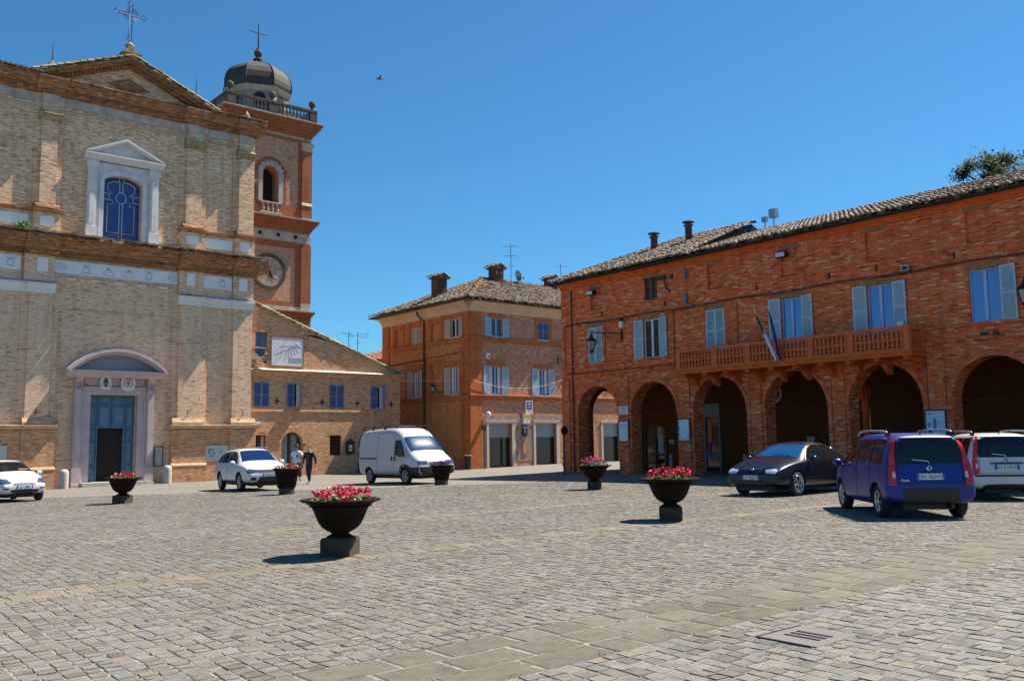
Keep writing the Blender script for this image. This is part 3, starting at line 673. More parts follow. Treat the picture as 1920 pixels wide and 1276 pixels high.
bar([(.26 * math.cos(R(q)), 14.78 + .30 * math.sin(R(q))) for q in range(0, 361, 20)])
bar([(-.95, 14.62), (-.62, 14.62)]); bar([(-.95, 14.95), (-.62, 14.95)]); bar([(.95, 14.62), (.62, 14.62)]); bar([(.95, 14.95), (.62, 14.95)])
for s in (-1, 1): bar([(s * .08, 12.5), (s * .08, 12.85), (s * .7, 12.85), (s * .7, 14.4), (s * .45, 14.4), (s * .45, 14.62), (s * .62, 14.62), (s * .62, 14.95), (s * .45, 14.95), (s * .7, 15.15), (s * .7, 15.5), (s * .4, 15.66), (s * .08, 15.66), (s * .08, 15.08)]); bar([(s * .08, 14.48), (s * .08, 12.85)]); bar([(s * .12, 15.85), (s * .12, 15.66)])
mb.build('window_lead', plain('lead_line', (.50, .60, .70), .6, var=0), ch_w)
# portal
mb = MB(); DC = -5.35
mb.ring([(-6.95, -.9), (-6.95, 4.55), (-3.75, 4.55), (-3.75, -.9)], [(-6.53, -.9), (-6.53, 4.14), (-4.17, 4.14), (-4.17, -.9)], -.16, .06)
mb.ring([(-6.95, -.9), (-6.95, 4.55), (-3.75, 4.55), (-3.75, -.9)], [(-6.85, -.9), (-6.85, 4.45), (-3.85, 4.45), (-3.85, -.9)], -.21, -.16)
for s in (-1, 1):
    a, b = sorted((DC + s * 1.62, DC + s * 2.0)); mb.box(a, b, -.26, 0, -.9, 4.27); mb.box(a - .03, b + .03, -.32, 0, -.9, .35); mb.box(a + .08, b - .08, -.285, -.26, .5, 4.1)
mb.prism([(-6.6, 4.6), (-4.1, 4.6), (-3.85, 4.75), (-3.85, 5.0), (-6.85, 5.0), (-6.85, 4.75)], -.13, 0)
mb.build('portal_frame', PORTAL, CH)
for s in (-1, 1):
    mb = MB(); a, b = sorted((DC + s * 1.64, DC + s * 1.98)); mb.prof([(0, 4.27), (-.28, 4.27), (-.34, 4.36), (-.28, 4.5), (-.36, 4.75), (-.54, 4.88), (-.56, 5.0), (0, 5.0)], a, b)
    for k in range(3): mb.box(a + .05 + k * .1, a + .09 + k * .1, -.40, -.3, 4.42, 4.9)
    mb.build('console', PORTAL, CH)
mb = MB(); mb.prof([(0, 5.0), (-.58, 5.0), (-.62, 5.12), (-.80, 5.22), (-.85, 5.36), (0, 5.42)], DC - 2.5, DC + 2.5)
c = 2.5; h = 1.12; rr = (c * c + h * h) / (2 * h); cz = 5.38 + h - rr; th = math.degrees(math.asin(c / rr))
outer = arc(DC, cz, rr, 90 + th, 90 - th, 30); innr = arc(DC, cz, rr - .30, 90 + th * .96, 90 - th * .96, 30); inn2 = arc(DC, cz, rr - .16, 90 + th, 90 - th, 30)
innr = [(x, max(z, 5.40)) for x, z in innr]
mb.ring(outer, inn2, -.88, .0); mb.ring(inn2, innr, -.70, 0); mb.build('portal_pediment', PORTAL, CH)
mb = MB(); poly = [(x, z) for x, z in arc(DC, cz, rr - .2, 90 + th * .93, 90 - th * .93, 20)]; mb.prism([(poly[0][0], 5.40)] + poly + [(poly[-1][0], 5.40)], -.12, 0); mb.build('pediment_field', plain('tympanum_blue_grey', (.33, .34, .42), .85, var=.15), CH)
mb = MB(); mb.box(-6.95, -3.75, -.75, .5, -1.0, -.36); mb.box(-7.4, -3.3, -.45, -.0, -1.0, -.44); mb.build('door_step', plain('step_stone', (.50, .46, .40), .85, var=.15), CH)
# door
mb = MB()
mb.box(-6.53, -4.17, .36, .42, 2.42, 4.14); mb.box(-6.53, -6.06, .36, .42, -.36, 2.42); mb.box(-4.70, -4.17, .36, .42, -.36, 2.42)
def panel(a, b, z0, z1): mb.box(a, b, .33, .36, z0, z1); mb.box(a + .05, b - .05, .315, .33, z0 + .06, z1 - .06)
us = [(-6.48, -6.12), (-6.02, -5.40), (-5.32, -4.70), (-4.60, -4.24)]
for a, b in us: panel(a, b, 3.68, 4.06); panel(a, b, 2.52, 3.58)
for a, b in (us[0], us[3]): panel(a, b, 1.82, 2.36); panel(a, b, .50, 1.72); panel(a, b, .0, .42) 
dr = mb.build('door', BLUED, CH)
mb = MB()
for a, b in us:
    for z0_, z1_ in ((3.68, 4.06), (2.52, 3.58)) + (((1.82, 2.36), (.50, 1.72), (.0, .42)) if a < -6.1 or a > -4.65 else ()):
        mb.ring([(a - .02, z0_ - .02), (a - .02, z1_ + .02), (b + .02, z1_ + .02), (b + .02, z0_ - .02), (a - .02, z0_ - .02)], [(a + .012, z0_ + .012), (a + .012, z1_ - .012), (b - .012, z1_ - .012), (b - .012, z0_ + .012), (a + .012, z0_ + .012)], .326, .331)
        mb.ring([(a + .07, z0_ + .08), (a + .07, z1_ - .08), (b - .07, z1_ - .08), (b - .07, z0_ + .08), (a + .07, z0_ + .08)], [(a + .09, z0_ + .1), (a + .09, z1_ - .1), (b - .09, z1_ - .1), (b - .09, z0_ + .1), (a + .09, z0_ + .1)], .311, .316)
mb.build('panel_shade_line', plain('door_shade_blue', (.035, .075, .12), .6, var=.1), dr)  # dark blue lines paint in the shade around the door panels
mb = MB(); mb.box(-6.07, -6.03, .30, .95, -.36, 2.42); mb.box(-4.72, -4.68, .30, .95, -.36, 2.42); mb.build('open_leaf', BLUED, dr)
mb = MB(); mb.sphere((-6.13, .30, 1.05), .035); mb.sphere((-4.63, .30, 2.3), .03); mb.build('handle', IRON, dr)
mb = MB(); mb.box(-6.6, -4.1, .52, .56, -.4, 4.2); mb.build('dark_doorway', VOID, CH)
# small things on the church
def at(o, X, Nn, u, y, z): return FL(o, X, Nn, u, y, z)
def shield(u, hw, hh, lab, kind):
    t = empty('coat_of_arms', at(OCH, XA, NA, u, -.30, 4.74), RA, lab, 'coat of arms')
    n = 24; sq = [(hw * math.copysign(abs(math.cos(2 * math.pi * i / n)) ** .75, math.cos(2 * math.pi * i / n)), hh * math.copysign(abs(math.sin(2 * math.pi * i / n)) ** .75, math.sin(2 * math.pi * i / n))) for i in range(n)]
    mb = MB(); mb.prism(sq[::-1], 0, .05); mb.build('board', plain('cream_board', (.70, .67, .60), .6, var=.05), t)
    mb = MB()
    if kind == 0:
        mb.prism([(x * .3, z * .42 - .06) for x, z in sq[::-1]], -.012, 0); mb.prism([(-.10, .08), (.10, .08), (.06, .25), (0, .3), (-.06, .25)], -.012, 0)
        for s in (-1, 1): mb.tube([(s * .02, -.01, .05), (s * .19, -.01, -.05)], .016, 4); mb.tube([(0, -.01, 0), (s * .16, -.01, .13)], .014, 4); mb.sphere((s * .19, -.01, -.14), .03, 6)
        mb.mat(1).prism([(-.035, -.10), (.035, -.10), (.035, .0), (-.035, .0)], -.016, -.012)
    else:
        mb.prism([(-.16, .2), (.16, .2), (.07, .29), (-.07, .29)], -.012, 0); mb.tube([(-.09, -.01, -.2), (0, -.01, -.04), (.09, -.01, -.2)], .018, 4)
        for s in (-1, 1):
            mb.tube([(s * .16, -.01, .2), (s * .21, -.01, .02), (s * .2, -.01, -.1)], .009, 4)
            for k in range(3): mb.sphere((s * (.22 - .03 * (k % 2)), -.01, -.02 - .06 * k), .022, 6)
        mb.mat(1).prism([(-.10, -.04), (.10, -.04), (.10, .13), (-.10, .13)], -.014, 0)
    mb.build('emblem', [plain('emblem_dark', (.03, .05, .05), .6, var=.2), plain('emblem_gold', (.45, .3, .08), .6, var=.2) if kind == 0 else plain('emblem_red', (.55, .16, .12), .6, var=.2)], t)
shield(-5.86, .29, .36, 'smaller oval cream coat of arms board above the church door, left one', 0)
shield(-4.73, .37, .40, 'larger oval cream coat of arms board above the church door, with red shield', 1)
def board(name, lab, cat, o, X, Nn, rz, u0, u1, z0, z1, y, fmat, face=PAPER, marks=(), depth=.06, fr=.06):
    cx = (u0 + u1) / 2; t = empty(name, FL(o, X, Nn, cx, y, z0), rz, lab, cat); w = (u1 - u0) / 2; h = z1 - z0
    mb = MB(); mb.ring([(-w, 0), (-w, h), (w, h), (w, 0), (-w, 0)], [(-w + fr, fr), (-w + fr, h - fr), (w - fr, h - fr), (w - fr, fr), (-w + fr, fr)], -depth, 0); mb.build('frame', fmat, t)
    mb = MB(); mb.box(-w + fr, w - fr, -depth * .55, -.002, fr, h - fr); mb.build('sheet', face, t)
    if marks:
        mb = MB()
        for i, mk in enumerate(marks):
            a, b, c, d = mk[:4]; mb.mat(mk[4] if len(mk) > 4 else 0).box(-w + a * 2 * w, -w + b * 2 * w, -depth * .55 - .004, -depth * .55, c * h, d * h)
        mb.build('print', [INK, plain('print_blue', (.12, .22, .40), .7, var=.2), plain('print_grey', (.35, .37, .4), .7, var=0)], t)
    return t
ALU = plain('white_frame_metal', (.62, .62, .60), .45, var=.05)
board('notice_board', 'white framed notice board on the church plinth, just behind the white SUV', 'notice board', OCH, XA, NA, RA, -.52, .79, .55, 1.42, -.31, ALU, plain('board_sheet', (.52, .56, .52), .4, var=.1), [(.14, .2, .45, .75, 1), (.2, .36, .70, .8, 1), (.2, .38, .3, .38, 1), (.34, .4, .42, .6, 1), (.55, .6, .7, .82, 2), (.62, .72, .50, .62, 1), (.18, .3, .5, .6, 2)])
board('notice_board', 'white framed notice board at the far left edge of the church plinth', 'notice board', OCH, XA, NA, RA, -11.6, -10.35, .60, 1.56, -.31, ALU, MATS['board_sheet'], [(.2, .4, .3, .7, 2)])
board('opening_hours_sign', 'narrow grey opening-hours panel on the wall right of the church door', 'sign', OCH, XA, NA, RA, -3.2, -2.72, .35, 1.42, -.01, plain('panel_brown', (.12, .09, .08), .6), plain('panel_grey', (.42, .42, .42), .5, var=.05), [(.44, .56, .72, .82, 0), (.36, .64, .55, .67, 2), (.3, .7, .4, .42, 2), (.3, .7, .34, .36, 2)], depth=.08, fr=.05)
for u, lab in ((-8.10 + .2, 'stone bollard with rounded top left of the church door'), (-2.82, 'stone bollard with rounded top right of the church door below the info panel')):
    x, y, _ = FL(OCH, XA, NA, u, -1.05); t = empty('bollard', (x, y, Tz(x, y)), 0, lab, 'bollard', 'stone bollards by the church door')
    mb = MB(); mb.lathe([(.22, -.05), (.22, .72), (.21, .82), (.16, .90), (.08, .94), (0, .95)], n=18); mb.build('shaft', CONC, t)
# wall hooks
for i, u in enumerate((-9.15, -1.55, 1.6)):
    t = MB(); t.tube([(0, 0, 0), (0, -.12, 0), (0, -.12, .28)], .02, 5).tube([(-.06, -.12, .2), (.06, -.12, .2)], .015, 4)
    o = t.build('wall_hook', IRON, None, FL(OCH, XA, NA, u, -.26, 3.1), RA, category='hook', group='iron torch hooks on the church pilasters'); o['label'] = ['small iron hook on the left church pilaster above the plinth', 'small iron hook on the pilaster right of the church door', 'small iron hook on the rightmost church corner pilaster'][i]
# plants growing on the ledges
def leaftuft(name, lab, loc, r, n, mat, cat='plant', seed=1, flat=.7):
    rg = random.Random(seed); mb = MB()
    for i in range(n):
        th, ph = rg.uniform(0, 6.28), rg.uniform(0, 1.57); d = r * rg.random() ** .5
        c = Vector((d * math.cos(th) * math.cos(ph), d * math.sin(th) * math.cos(ph), d * math.sin(ph) * flat)); s = r * rg.uniform(.10, .2)
        a = Vector((rg.gauss(0, 1), rg.gauss(0, 1), rg.gauss(0, 1))).normalized(); b = a.orthogonal().normalized(); mb.add([c - a * s, c + b * s * .5, c + a * s, c - b * s * .5], [(0, 1, 2, 3)])
    t = empty(name, loc, 0, lab, cat); mb.build('leaves', mat, t)
    st = MB(); [st.tube([(0, 0, -.1), (rg.gauss(0, r * .4), rg.gauss(0, r * .4), r * .5)], r * .03, 4) for _ in range(5)]; st.build('stem', plain('stem_green', (.10, .12, .04), .8), t)
    return t
LEAF = island('leaf_green', [(0, (.05, .11, .015)), (.5, (.10, .20, .03)), (1, (.16, .27, .05))], rough=.6, bump=0)
leaftuft('wild_plant', 'bright green weed tuft on the tiled church ledge at far left', FL(OCH, XA, NA, -10.1, -.75, 12.3), .42, 260, LEAF, seed=2)
leaftuft('wild_plant', 'small green caper plant sprouting from the church corner beside the bell tower', FL(OCH, XA, NA, 2.3, .3, 17.2), .34, 160, LEAF, seed=3, flat=-.8)

# ------------------------------------------------------------------ bell tower
TY = 7.7; OT = OCH + NA * TY
TW = empty('bell_tower', OT, RA, 'square red brick bell tower with clock, balustrade and dark lead dome', 'bell tower')
A0, A1 = 3.85, 9.93; Wd = A1 - A0; TC = (A0 + A1) / 2
mb = wall(A0, A1, 16.9, 23.2, [(6.28, 7.48, 18.15, 20.7, 1.0, 'a')]); mb.box(A0, A1, .001, .4, -1, 16.9) if False else None
mb.add([(A0, 0, -1), (A1, 0, -1), (A1, 0, 16.9), (A0, 0, 16.9)], [(0, 1, 2, 3)])
mb.add([(A0, 0, -1), (A0, 0, 23.2), (A0, Wd, 23.2), (A0, Wd, -1)], [(0, 1, 2, 3)]); mb.add([(A1, 0, -1), (A1, Wd, -1), (A1, Wd, 23.2), (A1, 0, 23.2)], [(0, 1, 2, 3)]); mb.add([(A0, Wd, -1), (A1, Wd, -1), (A1, Wd, 23.2), (A0, Wd, 23.2)], [(0, 3, 2, 1)])
mb.build('shaft', BR_TWP, TW)
mb = MB(); mb.box(6.1, 7.7, 1.0, 1.05, 18, 20.9); mb.build('dark_belfry', VOID, TW)
for s in (0, 1):
    a = A0 if s == 0 else A1 - .68; mb = MB(); mb.box(a - .02, a + .70, -.16, 0, 18.35, 22.2); mb.box(a - .06, a + .74, -.22, 0, 17.15, 18.35); mb.box(a - .02, a + .7, -.14, 0, 11.2, 15.4); mb.box(a - .05, a + .73, -.2, 0, 8, 10.1)
    if s: mb.box(A1, A1 + .10, -.1, .7, 18.35, 22.2); mb.box(A1, A1 + .08, -.1, .7, 11.2, 15.4)
    mb.build('corner_pilaster', BR_TWR, TW)
    mb = MB(); mb.prof([(0, 22.2), (-.18, 22.2), (-.22, 22.35), (-.20, 22.5), (-.34, 22.68), (-.36, 22.78), (0, 22.8)], a - .08, a + .8); mb.prof([(0, 18.2), (-.26, 18.2), (-.22, 18.36), (-.17, 18.42), (0, 18.42)], a - .06, a + .76); mb.prof([(0, 17.15), (-.26, 17.15), (-.26, 17.3), (0, 17.38)], a - .06, a + .76)
    mb.box(a - .04, a + .72, -.17, 0, 10.7, 11.2); mb.split('capital', STONEG, TW)
mb = MB()
mb.box(A0 + .7, A1 - .7, -.08, 0, 17.35, 18.05); mb.box(A0 + .7, A1 - .7, -.05, 0, 10.9, 11.25)   # red spandrels
mb.box(A0 + .7, A0 + .95, -.05, 0, 11.2, 15.3); mb.box(A1 - 1.1, A1 - .68, -.05, 0, 11.2, 15.4); mb.box(A0 + .95, A1 - 1.1, -.05, 0, 15.05, 15.45)
for s in (-1, 1): a = 6.88 + s * 1.12; mb.box(a - .07, a + .07, -.05, 0, 18.05, 20.2)
mb.ring(arc(6.88, 20.15, 1.18, 180, 0, 16), arc(6.88, 20.15, 1.03, 180, 0, 16), -.05, 0)
mb.box(A1 - .95, A1 - .68, -.05, 0, 18.05, 22.8); mb.box(A0 + .68, A0 + .9, -.05, 0, 18.05, 22.8)
mb.build('red_framing', BR_TWR, TW)
def corn4(mb, z0, steps, a=A0, b=A1, d=Wd):
    for (pr, za, zb) in steps: mb.box(a - pr, b + pr, -pr, d + pr, z0 + za, z0 + zb)
mb = MB(); corn4(mb, 0, [(.06, 22.8, 23.0), (.12, 23.2, 23.45), (.28, 23.45, 23.65), (.42, 23.65, 23.85), (.56, 23.85, 24.05), (.66, 24.05, 24.2)])
corn4(mb, 0, [(.05, 16.25, 16.4), (.15, 16.4, 16.6), (.28, 16.6, 16.78), (.42, 16.78, 16.95), (.52, 16.95, 17.08)]); corn4(mb, 0, [(.12, 10.1, 10.3), (.22, 10.3, 10.45), (.32, 10.45, 10.58)]); mb.split('cornice', BR_TWR, TW)
mb = MB(); corn4(mb, 0, [(.03, 23.0, 23.2), (.68, 24.2, 24.28), (.54, 17.08, 17.15), (.05, 15.5, 16.15), (.34, 10.58, 10.64)]); mb.box(A0 + .5, A1 - .5, -.07, 0, 10.66, 10.92); mb.split('stone_band', STONEG, TW)
mb = MB()
for u in (6.16, 7.5, 8.82, 4.85): mb.prism(arc(u, 15.88, .14, 360, 0, 14)[:-1], -.075, -.05)
mb.split('round_vent', VOID, TW)
mb = MB(); mb.ring([(5.98, 18.1)] + arc(6.88, 20.08, .92, 180, 0, 18) + [(7.78, 18.1)], [(6.28, 18.1)] + arc(6.88, 20.1, .6, 180, 0, 18) + [(7.48, 18.1)], -.12, 0.02)
for i in range(9):
    th = R(180 - i * 22.5); mb.prism([(6.88 + math.cos(th + d) * r, 20.1 + math.sin(th + d) * r) for r, d in ((.6, .08), (.98, .08), (.98, -.08), (.6, -.08))], -.17, -.12)
mb.build('belfry_arch', plain('pale_arch_stone', (.44, .38, .33), .85, var=.25, scale=4), TW)
mb = MB(); mb.box(6.1, 7.66, -.2, .3, 18.02, 18.12); mb.box(6.1, 7.66, -.2, .1, 17.3, 17.4)
for k in range(4): mb.lathe([(.08, 17.4), (.06, 17.46), (.11, 17.62), (.06, 17.82), (.08, 17.9), (.08, 18.02)], (6.35 + k * .35, -.08, 0), 8)
mb.split('belfry_balusters', plain('baluster_stone', (.40, .36, .32), .85, var=.3), TW)
# clock
cx, cz = 6.84, 13.22
mb = MB(); mb.prism(arc(cx, cz, 1.05, 360, 0, 40)[:-1], -.06, 0); ck = mb.build('clock', plain('clock_face', (.36, .27, .21), .85, var=.35, scale=3), TW)
mb = MB(); mb.ring(arc(cx, cz, 1.26, 0, 360, 40), arc(cx, cz, 1.05, 0, 360, 40), -.12, 0); mb.build('clock_rim', DARKST, ck)
mb = MB()
for k in range(12):
    th = R(90 - 30 * k); ca, sa = math.cos(th), math.sin(th); nb = (1, 1, 2, 3, 2, 1, 2, 3, 3, 2, 1, 2)[k]
    for j in range(nb):
        o = (j - (nb - 1) / 2) * .075; p = (cx + ca * .78 - sa * o, cz + sa * .78 + ca * o)
        mb.add([(p[0] + ca * a - sa * b, -.065, p[1] + sa * a + ca * b) for a, b in ((-.13, -.022), (.13, -.022), (.13, .022), (-.13, .022))], [(3, 2, 1, 0)])
mb.ring(arc(cx, cz, .58, 0, 360, 30), arc(cx, cz, .55, 0, 360, 30), -.066, -.05); mb.ring(arc(cx, cz, .98, 0, 360, 30), arc(cx, cz, .95, 0, 360, 30), -.066, -.05)
mb.build('numerals', plain('numeral_pale', (.56, .50, .44), .8, var=.2), ck)
mb = MB()
for L, w, ang in ((.85, .07, -55), (.6, .11, -62)):
    th = R(ang); ca, sa = math.cos(th), math.sin(th); mb.add([(cx + ca * a - sa * b, -.08, cz + sa * a + ca * b) for a, b in ((-.3, -w), (L * .4, -w), (L, 0), (L * .4, w), (-.3, w))], [(4, 3, 2, 1, 0)])
mb.build('clock_hands', BLACK, ck)
# balustrade
zb = 24.28
mb = MB(); hb = 1.0; e = .30
def rail4(z0, z1, o, i):
    a, b = A0 - e, A1 + e; mb.box(a - o, b + o, -e - o, -e + i, z0, z1); mb.box(a - o, b + o, Wd + e - i, Wd + e + o, z0, z1); mb.box(a - o, a + i, -e + i, Wd + e - i, z0, z1); mb.box(b - i, b + o, -e + i, Wd + e - i, z0, z1)
rail4(zb, zb + .22, .0, .3); rail4(zb + .86, zb + 1.02, .05, .32)
for u in (A0 - e, A1 + e - .5, TC - .3):
    for y in (-e - .03, Wd + e - .47): mb.box(u, u + .55, y, y + .5, zb + .22, zb + .86)
mb.build('balustrade_rail', DARKST, TW)
mb = MB(); pr = [(.09, 0), (.06, .06), (.12, .2), (.11, .3), (.05, .45), (.08, .56), (.09, .64)]
for y in (-e + .15,):
    for k in range(21):
        u = A0 + .35 + k * (Wd - .7) / 20
        if abs(u - TC) > .36: mb.lathe(pr, (u, y, zb + .22), 8)
for u in (A0 - e + .15, A1 + e - .15):
    for k in range(16): mb.lathe(pr, (u, .4 + k * (Wd - .8) / 15, zb + .22), 6)
mb.split('balusters', plain('baluster_grey', (.15, .155, .17), .9, var=.3), TW)
for u, y in ((A0 - e + .25, -e + .2), (A1 + e - .25, -e + .2), (TC, -e + .2), (A1 + e - .25, Wd + e - .2), (A0 - e + .25, Wd + e - .2)):
    mb = MB(); mb.lathe([(.2, 0), (.12, .1), (.1, .2), (.22, .35), (.26, .5), (.2, .66), (.05, .76), (.0, .78)], (u, y, zb + 1.02), 12); mb.build('urn_finial', DARKST, TW)
# drum and dome
DCu, DCy = 7.25, Wd / 2 + .1
mb = MB(); mb.lathe([(2.3, 24.2), (2.3, 26.55)], (DCu, DCy, 0), 8, smooth=False, rot=R(2)); mb.build('drum', DRUM, TW)
mb = MB()
mb.lathe([(2.35, 26.4), (2.35, 26.52), (2.5, 26.65), (2.55, 26.78), (2.3, 26.8)], (DCu, DCy, 0), 8, smooth=False, rot=R(2)); mb.build('drum_cornice', STONEG, TW)
mb = MB()
for k in range(8):
    th = R(24.5 + 45 * k); c_, s_ = math.cos(th), math.sin(th); ap = 2.3 * math.cos(R(22.5)) + .02
    pts = [(-.42, 24.6), (-.42, 25.9)] + [(-.42 * math.cos(math.pi * i / 10), 25.9 + .42 * math.sin(math.pi * i / 10)) for i in range(11)] + [(.42, 24.6)]
    mb.add([(DCu + c_ * ap - s_ * t, DCy + s_ * ap + c_ * t, z) for t, z in pts], [tuple(range(len(pts)))])
mb.split('drum_window', VOID, TW)
dp = [(2.45, 26.78), (2.52, 27.05), (2.52, 27.4), (2.42, 27.85), (2.2, 28.25), (1.85, 28.58), (1.4, 28.83), (.95, 28.98), (.62, 29.1), (.38, 29.28), (.25, 29.48), (.2, 29.6)]
mb = MB(); mb.lathe(dp, (DCu, DCy, 0), 8, smooth=False, rot=R(2))
dome = mb.build('dome', LEAD, TW)
mb = MB()
for k in range(8):
    th = R(2 + 45 * k); mb.tube([(DCu + (r + .01) * math.cos(th), DCy + (r + .01) * math.sin(th), z) for r, z in dp], .045, 5)
mb.build('dome_rib', LEAD, dome)
mb = MB(); mb.lathe([(.32, 29.46), (.36, 29.54), (.28, 29.62), (.15, 29.7), (.13, 29.76)], (DCu, DCy, 0), 12); mb.sphere((DCu, DCy, 30.02), .31, 16); mb.lathe([(.13, 30.3), (.15, 30.38), (.05, 30.46), (.04, 30.6)], (DCu, DCy, 0), 10); mb.build('dome_ball', DARKST, TW)
mb = MB(); mb.tube([(DCu, DCy, 30.4), (DCu, DCy, 32.3)], [.055, .03], 6); mb.tube([(DCu - .7, DCy, 31.6), (DCu + .7, DCy, 31.6)], .04, 6); mb.build('dome_cross', IRON, TW)
leaftuft('wild_plant', 'green weeds growing on the tower cornice below the balustrade', FL(OT, XA, NA, 8.1, -.45, 24.28), .42, 220, LEAF, seed=5)
leaftuft('wild_plant', 'tiny green weed on the tower cornice left of the larger tuft', FL(OT, XA, NA, 7.1, -.5, 24.28), .25, 120, LEAF, seed=6)
leaftuft('wild_plant', 'green shrub behind the tower balustrade under the dome window', FL(OT, XA, NA, 7.1, .6, 24.7), .5, 220, LEAF, seed=7)

# ------------------------------------------------------------------ rectory with the sundial
LY = .2; OL = OCH + NA * LY
LO = empty('rectory', OL, RA, 'low tan brick house with sloping roof and blue shutters joined to the church', 'house')
top = lambda u: 9.72 - (u - 2.2) * (9.72 - 5.78) / (12.7 - 2.2)
ops = [(2.51, 3.44, 3.62, 5.06, .14, 'r'), (4.61, 5.53, 3.62, 5.06, .14, 'r'), (7.47, 8.46, 3.60, 5.04, .14, 'r'), (10.43, 11.40, 3.58, 5.02, .14, 'r'), (2.56, 3.36, 6.6, 8.05, .3, 'r'),
       (2.54, 3.32, 1.0, 1.98, .25, 'r'), (7.52, 8.33, .70, 1.93, .25, 'r'), (4.30, 5.66, -1.2, 2.15, .4, 'a'), (9.5, 10.85, -1.2, 2.12, .4, 'a')]
mb = wall(2.2, 12.66, -1.2, 9.8, ops, topline=top); mb.add([(12.66, 0, -1.2), (12.66, 7, -1.2), (12.66, 7, 5.8), (12.66, 0, 5.8)], [(0, 1, 2, 3)])
mb.prism([(2.2, 5.5), (12.66, 5.5), (12.66, 5.7), (2.2, 9.6)], .45, 7); mb.build('wall', BR_LOW, LO)
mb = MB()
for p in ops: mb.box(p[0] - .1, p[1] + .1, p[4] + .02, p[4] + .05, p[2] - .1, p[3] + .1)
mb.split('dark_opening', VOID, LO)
mb = MB(); mb.prof([(0, 5.45), (-.10, 5.48), (-.12, 5.6), (-.24, 5.66), (-.24, 5.74), (0, 5.76)], 2.2, 12.72); mb.prof([(0, 3.34), (-.07, 3.35), (-.07, 3.46), (0, 3.5)], 2.2, 12.66)
for a, b, z in ((2.5, 3.45, 5.06), (4.6, 5.55, 5.06), (7.45, 8.48, 5.04), (10.4, 11.42, 5.02), (7.45, 8.4, 1.93), (2.5, 3.4, 8.05), (2.45, 3.4, 1.98)):
    n = 9
    for i in range(n): t = a + (b - a) * i / n; w = (b - a) / n; k = (i + .5 - n / 2) * .015; mb.add([(t, -.012, z), (t + w * .82, -.012, z), (t + w * .82 + k, -.012, z + .3), (t + k, -.012, z + .3)], [(0, 1, 2, 3)])
mb.ring(arc(4.98, 1.47, .98, 180, 0, 22), arc(4.98, 1.47, .68, 180, 0, 22), -.05, 0); mb.ring(arc(10.17, 1.45, .95, 180, 0, 22), arc(10.17, 1.45, .675, 180, 0, 22), -.05, 0)
mb.build('brick_trim', BR_LOW, LO)
mb = MB(); mb.prof([(0, 5.765), (-.30, 5.765), (-.32, 5.80), (0, 5.92)], 2.2, 12.8); mb.build('ledge_coping', plain('ledge_stone', (.58, .50, .40), .85, var=.2, scale=4), LO)
d = Vector((10.75, 0, -(9.72 - 5.78) * 10.75 / 10.5)); 
tiles((12.95, -.16, 5.76), (0, 1, 0), tuple(-d), [[(0, 0), (7.2, 0), (7.2, 11.5), (0, 11.5)]], w=.24, h=.4, r=.105, parent=LO, mat=MATS['ledge_tile'], lift=.03)
mb = MB(); mb.prism([(2.2, 9.70), (12.9, 5.68), (12.9, 5.76), (2.2, 9.78)], -.12, 7); mb.build('roof_deck', MOSSY, LO)
def blind(u0, u1, z0, z1, half):
    w = window(LO, u0, u1, z0, z1, 0, .12, FRAMEW, GLASSD, sill=False, curtain=half); c = (u0 + u1) / 2
    shutter(w, u0 - .02, c - .005, z0, z1, -.005, BLUESH, 0, 'L'); shutter(w, c + .005, u1 + .02, z0, z1, -.005, BLUESH, R(62) if half else 0, 'R')
blind(2.51, 3.44, 3.62, 5.06, False); blind(4.61, 5.53, 3.62, 5.06, True); blind(7.47, 8.46, 3.60, 5.04, False); blind(10.43, 11.40, 3.58, 5.02, True)
w = window(LO, 2.56, 3.36, 6.6, 8.05, 0, .28, plain('old_blue_frame', (.10, .12, .2), .7), BLUECURT, sill=False)
w = window(LO, 2.54, 3.32, 1.0, 1.98, 0, .22, WOOD, GLASSD, sill=False, curtain=True)
mb = MB(); [mb.tube([(2.62 + k * .155, .03, 1.0), (2.62 + k * .155, .03, 1.98)], .012, 5) for k in range(5)]; mb.build('bars', IRON, w)
w = window(LO, 7.52, 8.33, .70, 1.93, 0, .22, BLACK, GLASSD, sill=False, leaves=1)
def archdoor(par, u0, u1, z0, z1, y, name='door'):
    mb = MB(); cx = (u0 + u1) / 2; hw = (u1 - u0) / 2; sp = z1 - hw
    mb.ring([(u0, z0)] + arc(cx, sp, hw, 180, 0, 16) + [(u1, z0)], [(u0 + .09, z0)] + arc(cx, sp, hw - .09, 180, 0, 16) + [(u1 - .09, z0)], y, y + .07); mb.box(cx - .07, cx + .07, y, y + .07, z0, sp + hw - .09); mb.box(u0 + .09, u1 - .09, y, y + .07, z0, z0 + .75)
    d = mb.build(name, WOOD, par)
    mb = MB(); mb.prism([(u0 + .05, z0)] + arc(cx, sp, hw - .05, 180, 0, 16) + [(u1 - .05, z0)], y + .05, y + .06); mb.build('pane', GLASSD, d)
    c = MB()
    for s in (0, 1):
        a = u0 + .1 if s == 0 else cx + .08; ww = hw * .62 if s == 0 else hw * .55; n = 16
        zt = lambda u: sp + math.sqrt(max(0, (hw - .1) ** 2 - (u - cx) ** 2))
        pts = [(a + ww * i / n, y + .04 - .008 * math.sin(i * 1.8)) for i in range(n + 1)]
        c.add([(p[0], p[1], z0 + .78) for p in pts] + [(p[0], p[1], zt(p[0])) for p in pts], [(i, i + 1, i + n + 2, i + n + 1) for i in range(n)], True)
    c.build('curtain', plain('green_curtain', (.20, .30, .26), .85, var=.2, scale=8), d)
archdoor(LO, 4.30, 5.66, -.6, 2.15, .25); archdoor(LO, 9.5, 10.85, -.6, 2.12, .25)
